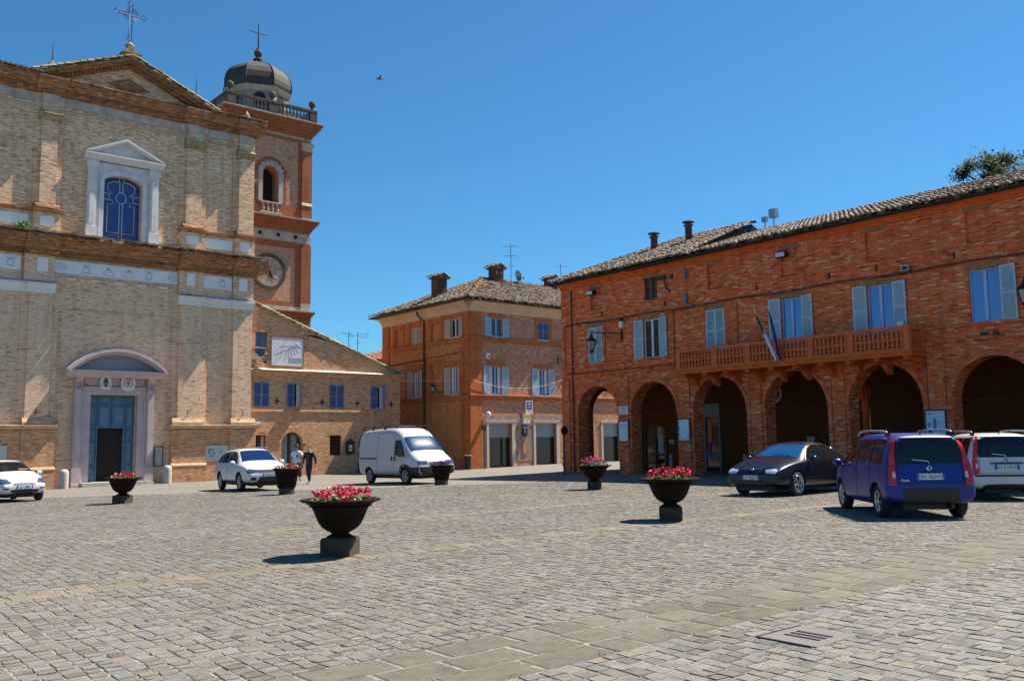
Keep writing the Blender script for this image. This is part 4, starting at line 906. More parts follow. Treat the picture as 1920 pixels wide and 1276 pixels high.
for i, (u, z) in enumerate(((3.97, 3.98), (6.97, 3.95), (9.44, 3.92), (11.98, 3.91))):
    mb = MB()
    for a in (0, 90, 180, 270): mb.prism([(-.03 * math.cos(R(a)) * 0 + math.cos(R(a + k)) * r, math.sin(R(a + k)) * r) for r, k in ((.03, -60), (.17, -14), (.17, 14), (.03, 60))], -.04, 0)
    o = mb.build('wall_tie', IRON, None, FL(OL, XA, NA, u, 0, z), RA, category='wall tie', group='iron cross wall ties on the rectory')
    o['label'] = ['leftmost', 'second', 'third', 'rightmost'][i] + ' of the four iron cross wall ties between the blue shutters'
# sundial
SD = empty('sundial', FL(OL, XA, NA, 4.605, -.03, 6.05), RA, 'white square painted sundial with fanned hour lines on the rectory gable', 'sundial')
mb = MB(); mb.ring([(-1.07, 0), (-1.07, 1.8), (1.07, 1.8), (1.07, 0), (-1.07, 0)], [(-1.03, .05), (-1.03, 1.75), (1.03, 1.75), (1.03, .05), (-1.03, .05)], -.03, .03); mb.build('border', plain('sundial_border', (.30, .10, .08), .8), SD)
mb = MB(); mb.box(-1.03, 1.03, -.01, .03, .05, 1.75); mb.build('face', plain('sundial_white', (.66, .66, .70), .8, var=.04), SD)
mb = MB(); fx, fz = .05, 1.70
for k, (x1, z1) in enumerate(((-.88, .78), (-.55, .33), (-.18, .30), (.06, .55), (.28, .64), (.50, .74), (.70, .88), (.92, 1.12))):
    t0 = .48; mb.tube([(fx + (x1 - fx) * t0, -.012, fz + (z1 - fz) * t0), (x1, -.012, z1)], .0085, 4)
mb.tube([(-.88, -.012, .66), (-.2, -.012, .95), (.6, -.012, 1.30)], .010, 4); mb.tube([(-.4, -.012, 1.22), (.3, -.012, 1.27), (.92, -.012, 1.15)], .008, 4)
for k in range(6): mb.box(.02 + k * .02 if k < 3 else .05, .95 - .03 * (k % 3), -.014, -.011, .52 - k * .06, .535 - k * .06)
mb.build('hour_lines', plain('sundial_ink', (.16, .16, .2), .8, var=0), SD)
mb = MB(); mb.tube([(fx - .1, -.01, 1.72), (.28, -.45, 1.42)], .015, 5); mb.build('gnomon', METALG, SD)

def lantern(lab, loc, rz, arm, hang, s=1.0, group='wrought iron wall lanterns', style=0):
    """wall lantern: arm = horizontal vector from the wall plate (local), lantern hangs or stands at its end"""
    t = empty('wall_lantern', loc, rz, lab, 'lamp', group)
    mb = MB(); ax, ay = arm; mb.box(-.05, .05, -.03, 0, -.25 * s, .25 * s); mb.tube([(0, 0, .1 * s), (ax, ay, .1 * s)], .022 * s, 6)
    mb.tube([(0, -.01, -.22 * s), (ax * .25, ay * .25, -.2 * s), (ax * .5, ay * .5, -.04 * s), (ax * .62, ay * .62, .08 * s)], .014 * s, 5)
    cpts = [(ax * .3 + .09 * s * math.cos(q * .5) * (1 - q / 16) * (ax / max(.01, math.hypot(ax, ay))), ay * .3 + .09 * s * math.cos(q * .5) * (1 - q / 16) * (ay / max(.01, math.hypot(ax, ay))), .0 + .08 * s * math.sin(q * .5) * (1 - q / 16)) for q in range(13)]; mb.tube(cpts, .009 * s, 4)
    mb.tube([(ax, ay, .1 * s), (ax, ay, .1 * s + hang)], .014 * s, 5); mb.build('bracket', IRON, t)
    zt = .1 * s + hang; zt = zt if hang < 0 else zt + .62 * s
    mb = MB(); c = (ax, ay, zt)
    mb.lathe([(.05 * s, .0), (.08 * s, -.04 * s), (.06 * s, -.08 * s), (.22 * s, -.2 * s), (.24 * s, -.24 * s), (.20 * s, -.25 * s)], c, 6, smooth=False); mb.lathe([(.035 * s, -.74 * s), (.07 * s, -.70 * s), (.11 * s, -.64 * s), (.12 * s, -.62 * s)], c, 6, smooth=False)
    for k in range(6): th = R(60 * k); mb.tube([(c[0] + .205 * s * math.cos(th), c[1] + .205 * s * math.sin(th), c[2] - .25 * s), (c[0] + .115 * s * math.cos(th), c[1] + .115 * s * math.sin(th), c[2] - .62 * s)], .010 * s, 4)
    mb.sphere((c[0], c[1], c[2] + .03 * s), .035 * s, 8); mb.build('cage', IRON, t)
    mb = MB(); mb.lathe([(.10 * s, -.61 * s), (.19 * s, -.26 * s)], c, 6, smooth=False); mb.build('glass', plain('lamp_glass', (.34, .33, .30), .2, var=.1), t)
    return t
lantern('wall lantern on an iron bracket at the church corner, left of the sundial', FL(OL, XA, NA, 2.3, -.05, 6.85), RA, (.75, -.25), -.05, 1.0)
mb = MB(); mb.box(0, .34, -.28, 0, .0, .34); mb.box(.02, .3, -.22, 0, -.28, -.02); mb.tube([(.02, -.1, -.5), (.02, -.1, .7), (.35, -.1, .75), (.9, -.1, .72)], .03, 5); mb.sphere((.2, -.15, -.45), .12, 8)
mb.build('junction_box', plain('weathered_box', (.38, .32, .25), .7, var=.3), None, FL(OL, XA, NA, 2.25, -.02, 6.35), RA, label='weathered cable box on the corner wall beside the lantern left of the sundial', category='cable box')
mb = MB(); mb.box(-.28, .28, -.14, 0, .05, .72); mb.prism([(-.34, .72), (.34, .72), (0, .95)], -.18, 0); mb.box(-.22, .22, -.12, 0, 0, .05); mb.mat(1).box(-.11, .11, -.145, -.14, .2, .58); mb.mat(0).prism([(-.06, .3), (.06, .3), (0, .5)], -.15, -.145)
mb.build('hanging_sign_box', [BLACK, PAPER], None, FL(OL, XA, NA, 8.9, -.01, .75), RA, label='black lantern-shaped sign box with white emblem on the rectory wall', category='sign')
mb = MB(); mb.box(-.12, .12, -.10, 0, 0, .14); mb.build('alarm_box', PAPER, None, FL(OCH, XA, NA, 2.42, -.62, 2.62), RA, label='small white box at the right end of the church plinth ledge', category='alarm box')
mb = MB(); mb.box(-.2, .2, .03, .035, 0, .3); mb.build('door_notice', plain('pale_green_paper', (.5, .62, .58), .7), None, FL(OL, XA, NA, 9.85, .18, .85), RA, label='pale notice taped inside the arched door beside the van', category='notice')
# ------------------------------------------------------------------ corner house (middle)
MD = empty('corner_house', OMR, RA, 'three-storey orange and violet brick corner house with hipped tile roof and shops', 'house')
MLr = RB_ - RA   # local rotation of the left face frame inside the house
def in_left(o): o.rotation_euler[2] = MLr; return o
# right face (faces the viewer)
opsR = [(1.81, 2.76, 8.22, 9.42, .14, 'r'), (5.87, 6.84, 8.22, 9.42, .10, 'r'), (1.65, 2.66, 4.45, 6.24, .16, 'r'), (5.80, 6.80, 4.45, 6.24, .16, 'r'), (10.2, 11.2, 4.45, 6.24, .16, 'r'), (10.2, 11.2, 8.22, 9.42, .14, 'r'),
        (1.50, 3.45, -1.0, 2.56, .45, 'r'), (5.52, 7.42, -1.0, 2.56, .45, 'r'), (11.98, 13.75, -1.0, 2.56, .45, 'r')]
wall(0, 17, -1.2, 9.8, opsR).build('front_wall', BR_MDR, MD)
opsL = [(-9.14, -8.12, 8.12, 9.3, .12, 'r'), (-6.84, -5.9, 8.12, 9.28, .1, 'r'), (-4.39, -3.23, 8.12, 9.3, .12, 'r'), (-2.12, -1.17, 8.18, 9.38, .16, 'r'),
        (-6.75, -5.92, 4.45, 6.24, .16, 'r'), (-4.42, -3.13, 4.47, 6.6, .12, 'r'), (-2.15, -1.28, 4.45, 6.24, .16, 'r')]
in_left(wall(-10.9, 0, -1.2, 9.8, opsL).build('side_wall', BR_MDL, MD))
mb = MB()
for a, b, c, d in ((-9.14, -8.12, 8.12, 9.3), (-4.39, -3.23, 8.12, 9.3), (-4.42, -3.13, 4.47, 6.6)): mb.add([(a, .12, c), (b, .12, c), (b, .12, d), (a, .12, d)], [(0, 1, 2, 3)])
[in_left(o) for o in mb.split('blind_niche', BR_MDL, MD)]
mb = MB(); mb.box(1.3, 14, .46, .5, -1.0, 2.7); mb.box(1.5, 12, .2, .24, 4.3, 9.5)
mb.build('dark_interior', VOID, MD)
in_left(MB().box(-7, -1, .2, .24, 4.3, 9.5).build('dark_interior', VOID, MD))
# fascia, strings, corner strips
fp = [(0, 9.74), (-.07, 9.76), (-.09, 9.86), (-.2, 10.1), (-.42, 10.26), (-.46, 10.38), (0, 10.42)]
mb = MB(); mb.prof(fp, -.0, 17); mb.build('eaves_fascia', FASCIA, MD); in_left(MB().prof(fp, -10.9, 0).build('eaves_fascia', FASCIA, MD))
# mitre piece at the corner
def strings(mb, a, b):
    mb.prof([(0, 7.80), (-.07, 7.82), (-.07, 8.08), (-.10, 8.12), (0, 8.16)], a, b); mb.prof([(0, 4.05), (-.07, 4.07), (-.07, 4.30), (-.13, 4.34), (-.13, 4.39), (0, 4.42)], a, b)
mb = MB(); strings(mb, -.0, 17); mb.box(-.0, .95, -.05, 0, -1, 9.74); mb.box(16, 17, -.05, 0, -1, 9.74)
for a, b, z0, z1 in ((1.6, 2.97, 9.42, 9.74), (1.4, 2.9, 6.25, 6.62), (5.5, 7.1, 6.25, 6.55), (9.9, 11.5, 6.25, 6.6), (5.6, 7.1, 9.42, 9.72)): mb.box(a, b, -.04, 0, z0, z1)
mb.box(5.62, 5.87, -.04, 0, 8.16, 9.42); mb.box(6.84, 7.1, -.04, 0, 8.16, 9.42); mb.split('orange_trim', BR_MDO, MD)
mb = MB(); strings(mb, -10.9, 0.0)
for a, b in ((-.98, 0), (-3.0, -2.68), (-4.8, -4.45), (-3.2, -2.95), (-7.4, -7.05), (-9.5, -9.2), (-8.08, -7.8), (-10.9, -9.95)):
    mb.box(a, b, -.05, 0, 8.16 if a > -10.5 and a < -1 else -1, 9.74)
for a, b in ((-3.0, -2.72), (-1.0, -.98), (-4.75, -4.45), (-7.7, -7.35), (-5.3, -4.98)): mb.box(a, b, -.045, 0, 4.42, 6.9)
for a, b, z0, z1 in ((-2.5, -.98, 9.42, 9.74), (-7.0, -5.7, 9.30, 9.7), (-9.3, -7.95, 9.32, 9.6), (-4.45, -3.2, 9.32, 9.6), (-7.0, -5.6, 6.26, 6.75), (-2.6, -1.0, 6.26, 6.7), (-4.45, -3.1, 6.62, 6.9)): mb.box(a, b, -.04, 0, z0, z1)
[in_left(o) for o in mb.split('orange_trim', BR_MDO, MD)]
# windows
def w_open(par, u0, u1, z0, z1, sw, mat, gm=GLASSD, L=True, Rr=True, ang=R(176), curtain=False, left=False, fm=None, bars=0):
    w = window(par, u0, u1, z0, z1, 0, .15, fm, gm, curtain=curtain, bars=bars)
    if left: in_left(w)
    if L: shutter(w, u0 - .01, u0 + sw, z0, z1 + .02, -.03, mat, ang, 'L')
    if Rr: shutter(w, u1 - sw, u1 + .01, z0, z1 + .02, -.03, mat, ang, 'R')
    return w
w_open(MD, 1.81, 2.76, 8.22, 9.42, .52, GREYSH, fm=FRAMEB); w = window(MD, 5.87, 6.84, 8.22, 9.42, 0, .09, sill=True); shutter(w, 5.87, 6.35, 8.22, 9.42, .02, BLUESH); shutter(w, 6.36, 6.84, 8.22, 9.42, .02, BLUESH, 0, 'R')
w_open(MD, 1.65, 2.66, 4.45, 6.24, .52, GREYSH, fm=FRAMEB, curtain=True); w_open(MD, 5.80, 6.80, 4.45, 6.24, .50, GREYSH, fm=FRAMEB, curtain=True); w_open(MD, 10.2, 11.2, 4.45, 6.24, .5, GREYSH, fm=FRAMEB); w_open(MD, 10.2, 11.2, 8.22, 9.42, .5, GREYSH, fm=FRAMEB)
w = in_left(window(MD, -6.84, -5.9, 8.12, 9.28, 0, .09, CREAMSH)); shutter(w, -6.84, -6.375, 8.12, 9.28, .02, CREAMSH); shutter(w, -6.365, -5.9, 8.12, 9.28, .02, CREAMSH, 0, 'R')
w_open(MD, -2.12, -1.17, 8.18, 9.38, .48, CREAMSH, left=True, ang=R(170)); w_open(MD, -6.75, -5.92, 4.45, 6.24, .50, CREAMSH, left=True, ang=R(165), curtain=True); w_open(MD, -2.15, -1.28, 4.45, 6.24, .5, CREAMSH, left=True, ang=R(165), Rr=False, curtain=True)
# shops
for i, (a, b) in enumerate(((1.50, 3.45), (5.52, 7.42), (11.98, 13.75))):
    mb = MB(); mb.ring([(a - .19, -1), (a - .19, 2.75), (b + .28, 2.75), (b + .28, -1)], [(a, -1), (a, 2.56), (b, 2.56), (b, -1)], -.05, .05); mb.box(a - .24, b + .33, -.08, -.05, 2.68, 2.75)
    s = mb.build('shop_window', SHOPST, MD)
    mb = MB(); mb.box(a, b, .30, .32, -1, 2.56); mb.build('pane', plain('shop_glass', (.015, .02, .02), .06, var=.2, ior=1.6), s)
    mb = MB(); [mb.box(a, b, .19 - .008 * (k % 2), .21, 1.72 + k * .085, 1.72 + k * .085 + .08) for k in range(10)]; mb.box(a, b, .17, .22, 1.66, 1.72); mb.build('roller_blind', ROLL, s)
    mb = MB(); mb.box(a, a + .05, .22, .3, -1, 1.7); mb.box(b - .05, b, .22, .3, -1, 1.7); mb.box(a, b, .22, .3, -.36, -.12); 
    if i == 0: mb.box((a + b) / 2 + .3, (a + b) / 2 + .35, .22, .3, -.2, 1.7)
    mb.build('shop_frame', BLACK, s)
mb = MB(); mb.box(3.78, 5.25, -.015, 0, .1, 2.9); mb.box(.98, 1.28, -.015, 0, -1, 3.05); mb.box(1.0, 8.2, -.012, 0, 2.78, 3.05); mb.build('grey_render_patch', plain('violet_render', (.36, .24, .19), .9, var=.3, bump=.3, scale=2), MD)
# pipes and wires on the facade
mb = MB(); mb.tube([(-5.17, -.12, -1), (-5.17, -.12, 9.6), (-5.5, -.35, 9.95), (-5.55, -.45, 10.3)], .065, 8); mb.tube([(-9.9, -.06, 3), (-9.9, -.06, 10.1)], .02, 4); in_left(mb.build('drainpipe', CONDUIT, MD))
mb = MB(); mb.tube([(-9.9, -.04, 6.9), (-5, -.04, 7.05), (-2.2, -.04, 7.1), (-.75, -.05, 7.2), (-.55, -.05, 6.9), (-.6, -.05, .8)], .022, 4); mb.tube([(-10, -.04, 6.86), (-5, -.04, 6.98)], .015, 4); in_left(mb.build('facade_cable', CONDUIT, MD))
# roof: hip, front plane and side plane
ov, ze = .52, 10.46; rk, zr = 5.45, 13.1
up_f = Vector((0, rk + ov, zr - ze)); Lf = up_f.length
mb = MB(); xe = 17.0
mb.add([(-ov, -ov, ze), (xe + ov, -ov, ze), (xe - rk, rk, zr), (rk, rk, zr), (-ov, 10.9 + ov, ze), (xe + ov, 10.9 + ov, ze), (-ov, -ov, ze - .07), (xe + ov, -ov, ze - .07), (-ov, 10.9 + ov, ze - .07), (xe + ov, 10.9 + ov, ze - .07)],
       [(0, 1, 2, 3), (4, 0, 3), (5, 4, 3, 2), (1, 5, 2), (0, 6, 7, 1), (4, 8, 6, 0), (6, 8, 9, 7)]); roof = mb.build('roof', WOOD, MD)
def child_rel(o, par): return o
tiles((-ov - .08, -ov - .08, ze + .02), (1, 0, 0), up_f, [[(0, 0), (xe + 2 * ov + .1, 0), (xe - rk + ov, Lf + .1), (rk + ov, Lf + .1)]], w=.21, h=.34, r=.10, name='front_tiles', parent=roof, rnd=.035)
tiles((-ov - .08, 10.9 + ov + .08, ze + .02), (0, -1, 0), (rk + ov, 0, zr - ze), [[(0, 0), (10.9 + 2 * ov + .1, 0), (rk + ov, Lf + .1)]], w=.21, h=.34, r=.10, name='side_tiles', parent=roof, rnd=.035)
hd = Vector((rk + ov, rk + ov, zr - ze)); side = Vector((1, -1, 0)).normalized()
tiles(Vector((-ov, -ov, ze + .07)) + hd * .02, side, hd, [[(-.12, 0), (.12, 0), (.12, hd.length * .42), (-.12, hd.length * .42)]], w=.24, h=.38, r=.13, name='hip_tiles', parent=roof)
tiles(Vector((-ov, -ov, ze + .07)) + hd * .44, side, hd, [[(-.12, 0), (.12, 0), (.12, hd.length * .54), (-.12, hd.length * .54)]], w=.24, h=.38, r=.14, mat=TILEO, name='hip_tiles', parent=roof)
tiles((rk, rk - .1, zr + .05), (0, 1, 0), (1, 0, 0), [[(0, 0), (.2, 0), (.2, xe - 2 * rk), (0, xe - 2 * rk)]], w=.24, h=.38, r=.13, name='ridge_tiles', parent=roof)
def chimney(par, x, y, z0, z1, w=.85, d=.7, holes=True):
    mb = MB(); mb.box(x - w / 2, x + w / 2, y - d / 2, y + d / 2, z0, z1)
    mb.prism([(x - w * .68, z1 + .0), (x + w * .68, z1), (x + w * .68, z1 + .08), (x, z1 + .38), (x - w * .68, z1 + .08)], y - d * .68, y + d * .68)
    c = mb.build('chimney', plain('chimney_soot_brick', (.10, .05, .035), .9, var=.4, bump=.3, scale=6), par)
    L = Vector((w * .68, 0, .30))
    for s in (1, -1):
        tiles((x - s * w * .76, y - d * .72, z1 + .07), (0, 1, 0), (s * w * .68, 0, .30), [[(0, 0), (d * 1.42, 0), (d * 1.42, .74 * w), (0, .74 * w)]], w=.22, h=.3, r=.1, name='chimney_tiles', parent=c)
    if holes:
        h = MB()
        for k in (-1, 1): h.box(x + k * w * .25 - .07, x + k * w * .25 + .07, y - d / 2 - .01, y - d / 2, z1 - .38, z1 - .16)
        h.build('vent_hole', plain('sky_gap', (.3, .3, .3), .8, var=0), c)
chimney(roof, 1.7, 5.6, 11.2, 12.75, .85, .7, False); chimney(roof, 6.3, 4.9, 12.2, 13.85); chimney(roof, 12.4, 5.6, 12.0, 13.75)
def antenna(lab, loc, rz, h, booms, dish=False, grp='rooftop television aerials'):
    t = empty('tv_aerial', loc, rz, lab, 'aerial', grp); mb = MB(); mb.tube([(0, 0, 0), (0, 0, h)], .022, 5); mb.build('mast', IRON, t)
    mb = MB()
    for z, L, tilt, n, w, sh in booms:
        a, b = (-L / 2 + sh, 0, z - tilt), (L / 2 + sh, 0, z + tilt); mb.tube([a, b], .012, 4)
        for k in range(n): f = k / max(1, n - 1); p = [a[i] + (b[i] - a[i]) * f for i in range(3)]; mb.tube([(p[0], -w, p[2]), (p[0], w, p[2])], .006, 3); 
        mb.tube([(b[0], 0, b[2] - .12), (b[0], 0, b[2] + .16)], .008, 3)
    mb.build('boom', METALG if False else IRON, t); return t
def mloc(u, y, z): return FL(OMR, XA, NA, u, y, z)
antenna('tall television aerial on the corner house roof beside the dish', mloc(8.0, 5.2, 12.9), RA + .4, 3.1, [(2.9, 1.9, .2, 9, .22, -.25), (2.2, 1.5, .12, 6, .3, -.1), (1.45, .5, .05, 3, .15, 0)])
antenna('shorter television aerial above the right chimney of the corner house', mloc(12.9, 5.0, 12.7), RA + .2, 2.3, [(2.15, 1.6, .12, 7, .2, 0), (1.3, 1.5, .08, 6, .25, 0)])
t = empty('satellite_dish', mloc(8.35, 4.9, 13.1), RA, 'grey satellite dish on the corner house ridge, right of the tall aerial', 'satellite dish')
mb = MB(); mb.lathe([(0, .0), (.16, .012), (.3, .045), (.42, .10)], n=20); o = mb.build('dish', METALG, t); o.rotation_euler = (R(8), R(72), 0); o.location = (0, 0, .5)
mb = MB(); mb.tube([(0, 0, -.2), (-.02, 0, .5)], .03, 5); mb.tube([(0, 0, .3), (.62, 0, .42)], .014, 4); mb.box(.58, .68, -.04, .04, .38, .48); mb.build('arm', IRON, t)
# signs and wall things
def sgn(name, lab, cat, u, z, w, h, d, mats, drawf, y=0):
    t = empty(name, mloc(u, -.02 - y, z), RA, lab, cat); mb = MB(); mb.box(-w / 2, w / 2, -d, 0, 0, h); mb.build('panel', mats[0], t); drawf(t, w, h, d); return t
PURP = plain('sign_purple', (.10, .07, .26), .5, var=.05); WH = plain('sign_white', (.74, .74, .78), .5, var=.03); YEL = plain('sign_yellow', (.75, .58, .05), .5, var=.05)
def d1(t, w, h, d):
    mb = MB(); mb.box(-w / 2 + .06, w / 2 - .06, -d - .004, -d, .25, h - .06); mb.build('field', PURP, t); text_mesh('T', 'lettering', WH, t, (0, -d - .006, h * .60), (R(90), 0, 0), .46, sx=1.0); text_mesh('TABACCHI', 'lettering', plain('sign_red', (.5, .08, .08), .5, var=0), t, (0, -d - .004, .13), (R(90), 0, 0), .09)
sgn('tobacco_sign', 'white and purple tobacco T sign, topmost of the three signs between the shops', 'sign', 4.92, 3.22, .60, .87, .08, [WH], d1)
def d2(t, w, h, d):
    mb = MB(); mb.box(-w / 2 + .01, w / 2 - .01, -d - .004, -d, h * .42, h - .02); mb.build('field', YEL, t); text_mesh('LOTTO', 'lettering', INK, t, (0, -d - .006, h * .7), (R(90), 0, 0), .17); text_mesh('e', 'lettering', PURP, t, (0, -d - .004, h * .22), (R(90), 0, 0), .25)
sgn('lottery_sign', 'yellow and white lottery box sign, middle of the three signs between the shops', 'sign', 4.64, 2.56, .58, .62, .16, [WH], d2)
sgn('tobacco_sign', 'small black sign with white T, lowest of the three signs between the shops', 'sign', 4.52, 1.74, .42, .68, .06, [BLACK], lambda t, w, h, d: text_mesh('T', 'lettering', WH, t, (0, -d - .004, h / 2), (R(90), 0, 0), .62))
sgn('wall_poster', 'narrow orange framed poster on the stained wall between the two shops', 'poster', 4.5, .48, .36, .86, .03, [plain('poster_frame', (.30, .15, .05), .7)], lambda t, w, h, d: MB().box(-w / 2 + .05, w / 2 - .05, -d - .004, -d, .08, h - .06).build('sheet', plain('poster_orange', (.52, .26, .07), .7, var=.3, scale=5), t))
mb = MB(); mb.box(-.13, .13, -.14, 0, 0, .34); mb.mat(1).sphere((0, -.15, .12), .06, 8); mb.build('alarm_box', [WH, IRON], None, mloc(1.43, -.01, 6.75), RA, label='white alarm box high on the corner house facade near its corner', category='alarm box')
mb = MB(); mb.tube([(0, 0, .3), (0, -.18, .3)], .02, 5); mb.sphere((0, -.2, .16), .15, 12, 1.25); mb.build('globe_lamp', WH, None, mloc(1.35, 0, 2.98), RA, label='white globe wall lamp above the left shop window corner', category='lamp')
lantern('wall lantern high on the corner house beside the arcade corner', mloc(7.7, -.02, 6.9), RA, (.0 + .35, -.8), .0, .95)
lantern('wall lantern on the orange side wall between two windows of the corner house', FL(OMR, XB, NB, -2.85, -.02, 4.62), RB_, (-1.1, -.2), .05, .85)
mb = MB(); mb.sphere((0, 0, 0), .0001, 4)
for k in range(3): pass
def cable(name, lab, a, b, sag, r, mat, group=None):
    a, b = Vector(a), Vector(b); mb = MB(); pts = [a.lerp(b, i / 16) - Vector((0, 0, sag * 4 * (i / 16) * (1 - i / 16))) for i in range(17)]
    mb.tube([p - a for p in pts], r, 4); kw = dict(label=lab, category='cable')
    if group: kw['group'] = group
    return mb.build(name, mat, None, tuple(a), **kw)
CBW = plain('white_cable', (.6, .58, .55), .6, var=0)
cable('overhead_cable', 'upper white cable strung from the rectory corner to the corner house', FL(OL, XA, NA, 12.5, -.05, 5.45), FL(OMR, XB, NB, -1.0, -.1, 5.35), .02, .014, CBW, 'white cables across the street')
cable('overhead_cable', 'lower white cable strung from the rectory corner to the orange side wall', FL(OL, XA, NA, 12.5, -.05, 5.0), FL(OMR, XB, NB, -5.2, -.1, 4.85), .02, .014, CBW, 'white cables across the street')
cable('facade_string', 'white cable sagging across the violet front of the corner house', mloc(.2, -.12, 5.3), mloc(8.0, -.12, 5.55), .55, .012, CBW)
# round traffic signs seen from behind
def roundsign(lab, x, y, h, r, rz):
    t = empty('traffic_sign', (x, y, Tz(x, y)), rz, lab, 'traffic sign'); mb = MB(); mb.tube([(0, 0, -.05), (0, 0, h)], .03, 8); mb.build('pole', IRON, t)
    mb = MB(); mb.prism([(r * math.cos(2 * math.pi * i / 28), h + r * .2 + r * math.sin(2 * math.pi * i / 28)) for i in range(28)][::-1], -.05, -.035); mb.box(-.08, .08, -.035, .0, h - .1, h - .04); mb.build('disc', BLACK, t)
    return t
roundsign('thin pole with dark round sign disc in front of the left shop corner', -1.85, 57.1, 2.5, .2, RA)
roundsign('pole with dark round sign disc standing at the corner of the arcade', 2.42, 43.6, 2.0, .22, RA)
t = empty('scooter', (2.85, 47.6, Tz(2.85, 47.6)), R(75), 'dark parked scooter half hidden behind the arcade corner', 'scooter')
mb = MB()
for x in (-.6, .62): mb.lathe([(.14, -.05), (.24, -.06), (.25, 0), (.24, .06), (.14, .05)], (0, 0, 0), 18) if False else None
for x in (-.6, .62): mb.tube([(x + .2 * math.cos(R(q)), 0, .23 + .2 * math.sin(R(q))) for q in range(0, 361, 24)], .055, 8)
mb.build('wheel', BLACK, t)
mb = MB(); mb.prism([(-.8, .45), (-.2, .42), (-.1, .25), (.3, .25), (.42, .5), (.52, .95), (.62, .95), (.6, .5), (.5, .2), (-.5, .2), (-.85, .35)], -.16, .16); mb.build('body', plain('scooter_dark', (.02, .02, .025), .35, var=0), t)
mb = MB(); mb.prism([(-.85, .62), (.0, .66), (.05, .72), (-.1, .78), (-.8, .74)], -.14, .14); mb.tube([(.5, -.32, 1.05), (.55, 0, 1.0), (.5, .32, 1.05)], .02, 6); mb.build('seat', BLACK, t)
t = empty('litter_bin', (-2.68, 57.75, Tz(-2.68, 57.75)), RB_, 'dark litter bin against the corner of the orange side wall', 'bin'); 
tt = FL(OMR, XB, NB, .35, -.45); t.location = (tt[0], tt[1], Tz(tt[0], tt[1])); mb = MB(); mb.lathe([(.17, 0), (.20, .85), (.21, .88), (.17, .9), (.16, .86)], (0, 0, 0), 14); mb.box(-.03, .03, .2, .24, 0, 1.05); mb.build('drum', BLACK, t); MB().lathe([(.22, .84), (.22, .9)], (0, 0, 0), 14).build('rim', CONC, t)
# ------------------------------------------------------------------ far houses behind
BG = empty('far_house', FL(OMR, XB, NB, -34, 8, 0), RB_, 'distant house showing only its red tiled roof between rectory and corner house', 'house')
mb = MB(); mb.box(-8, 10, 0, 8, -1, 8.6); mb.build('wall', BR_MDO, BG); mb = MB(); mb.prism([(-8.5, 8.6), (10.5, 8.6), (10.5, 8.7), (-8.5, 8.7)], -.5, 8.5); mb.add([(-8.5, -.5, 8.7), (10.5, -.5, 8.7), (10.5, 4, 10.3), (-8.5, 4, 10.3), (10.5, 8.5, 8.7), (-8.5, 8.5, 8.7)], [(0, 1, 2, 3), (3, 2, 4, 5), (0, 3, 5), (1, 4, 2)]); rf = mb.build('roof', plain('far_tile_red', (.42, .17, .09), .85, var=.25, scale=10), BG)
tiles((-8.5, -.6, 8.72), (1, 0, 0), (0, 4.5, 1.6), [[(0, 0), (19, 0), (19, 4.8), (0, 4.8)]], w=.3, h=.42, r=.14, name='tiles', parent=rf, mat=island('far_tiles', [(0, (.30, .12, .07)), (.5, (.42, .18, .1)), (1, (.5, .25, .15))]))
antenna('pale grid aerial standing behind the rectory roof, left of the pair', FL(OCH, XA, NA, 12.18, 6, 6.8), RA + .3, 2.5, [(2.3, .9, .0, 6, .25, -.2), (2.15, .5, 0, 4, .2, .2)])
antenna('pale grid aerial standing behind the rectory roof, right of the pair', FL(OCH, XA, NA, 12.9, 6, 6.6), RA - .3, 2.7, [(2.5, .9, .05, 8, .28, .3), (2.3, .6, 0, 5, .28, .35), (1.9, .3, 0, 2, .1, 0)])

# ------------------------------------------------------------------ arcade town hall (right)
TH = empty('arcade_town_hall', ORB, RB_, 'long red brick town hall with round-arched arcade, balcony and tiled roof', 'town hall')
cen = [2.52, 6.15, 9.86, 13.55, 17.22, 21.02, 24.8]; U1 = 28.5
ops = [(c - 1.39, c + 1.39, -1.0, 4.03, .65, 'a') for c in cen] 
wins = {'F1': (2.00, 2.95), 'F2': (5.66, 6.62), 'F3': (9.33, 10.30), 'F4': (13.08, 14.02), 'F5': (16.76, 17.74), 'F6': (20.40, 21.40), 'F7': (24.4, 25.4)}
ops += [(a, b, 5.10, 6.88, .18, 'r') for a, b in wins.values()]
nich = [(2.19, 2.98, 7.74, 8.80), (5.80, 6.58, 7.76, 8.80), (9.48, 10.27, 7.74, 8.80), (13.16, 13.96, 7.74, 8.80), (16.81, 17.60, 7.76, 8.84), (20.43, 21.22, 7.78, 8.86), (24.2, 25.0, 7.78, 8.86)]
ops += [(*n, .13, 'r') for n in nich]
mb = wall(0, U1, -1.0, 9.2, ops)
for n in nich:
    if n[0] != 5.80: mb.add([(n[0], .13, n[2]), (n[1], .13, n[2]), (n[1], .13, n[3]), (n[0], .13, n[3])], [(0, 1, 2, 3)])
mb.build('front_wall', BR_RB, TH)
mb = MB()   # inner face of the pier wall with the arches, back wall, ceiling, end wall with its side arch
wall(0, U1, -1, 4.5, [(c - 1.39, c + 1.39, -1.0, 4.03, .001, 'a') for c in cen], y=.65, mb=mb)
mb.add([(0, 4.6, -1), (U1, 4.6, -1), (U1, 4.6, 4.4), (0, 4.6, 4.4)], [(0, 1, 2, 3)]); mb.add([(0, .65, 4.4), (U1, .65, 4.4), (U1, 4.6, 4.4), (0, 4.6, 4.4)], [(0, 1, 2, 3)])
mb.build('arcade_interior', BR_DRK, TH)
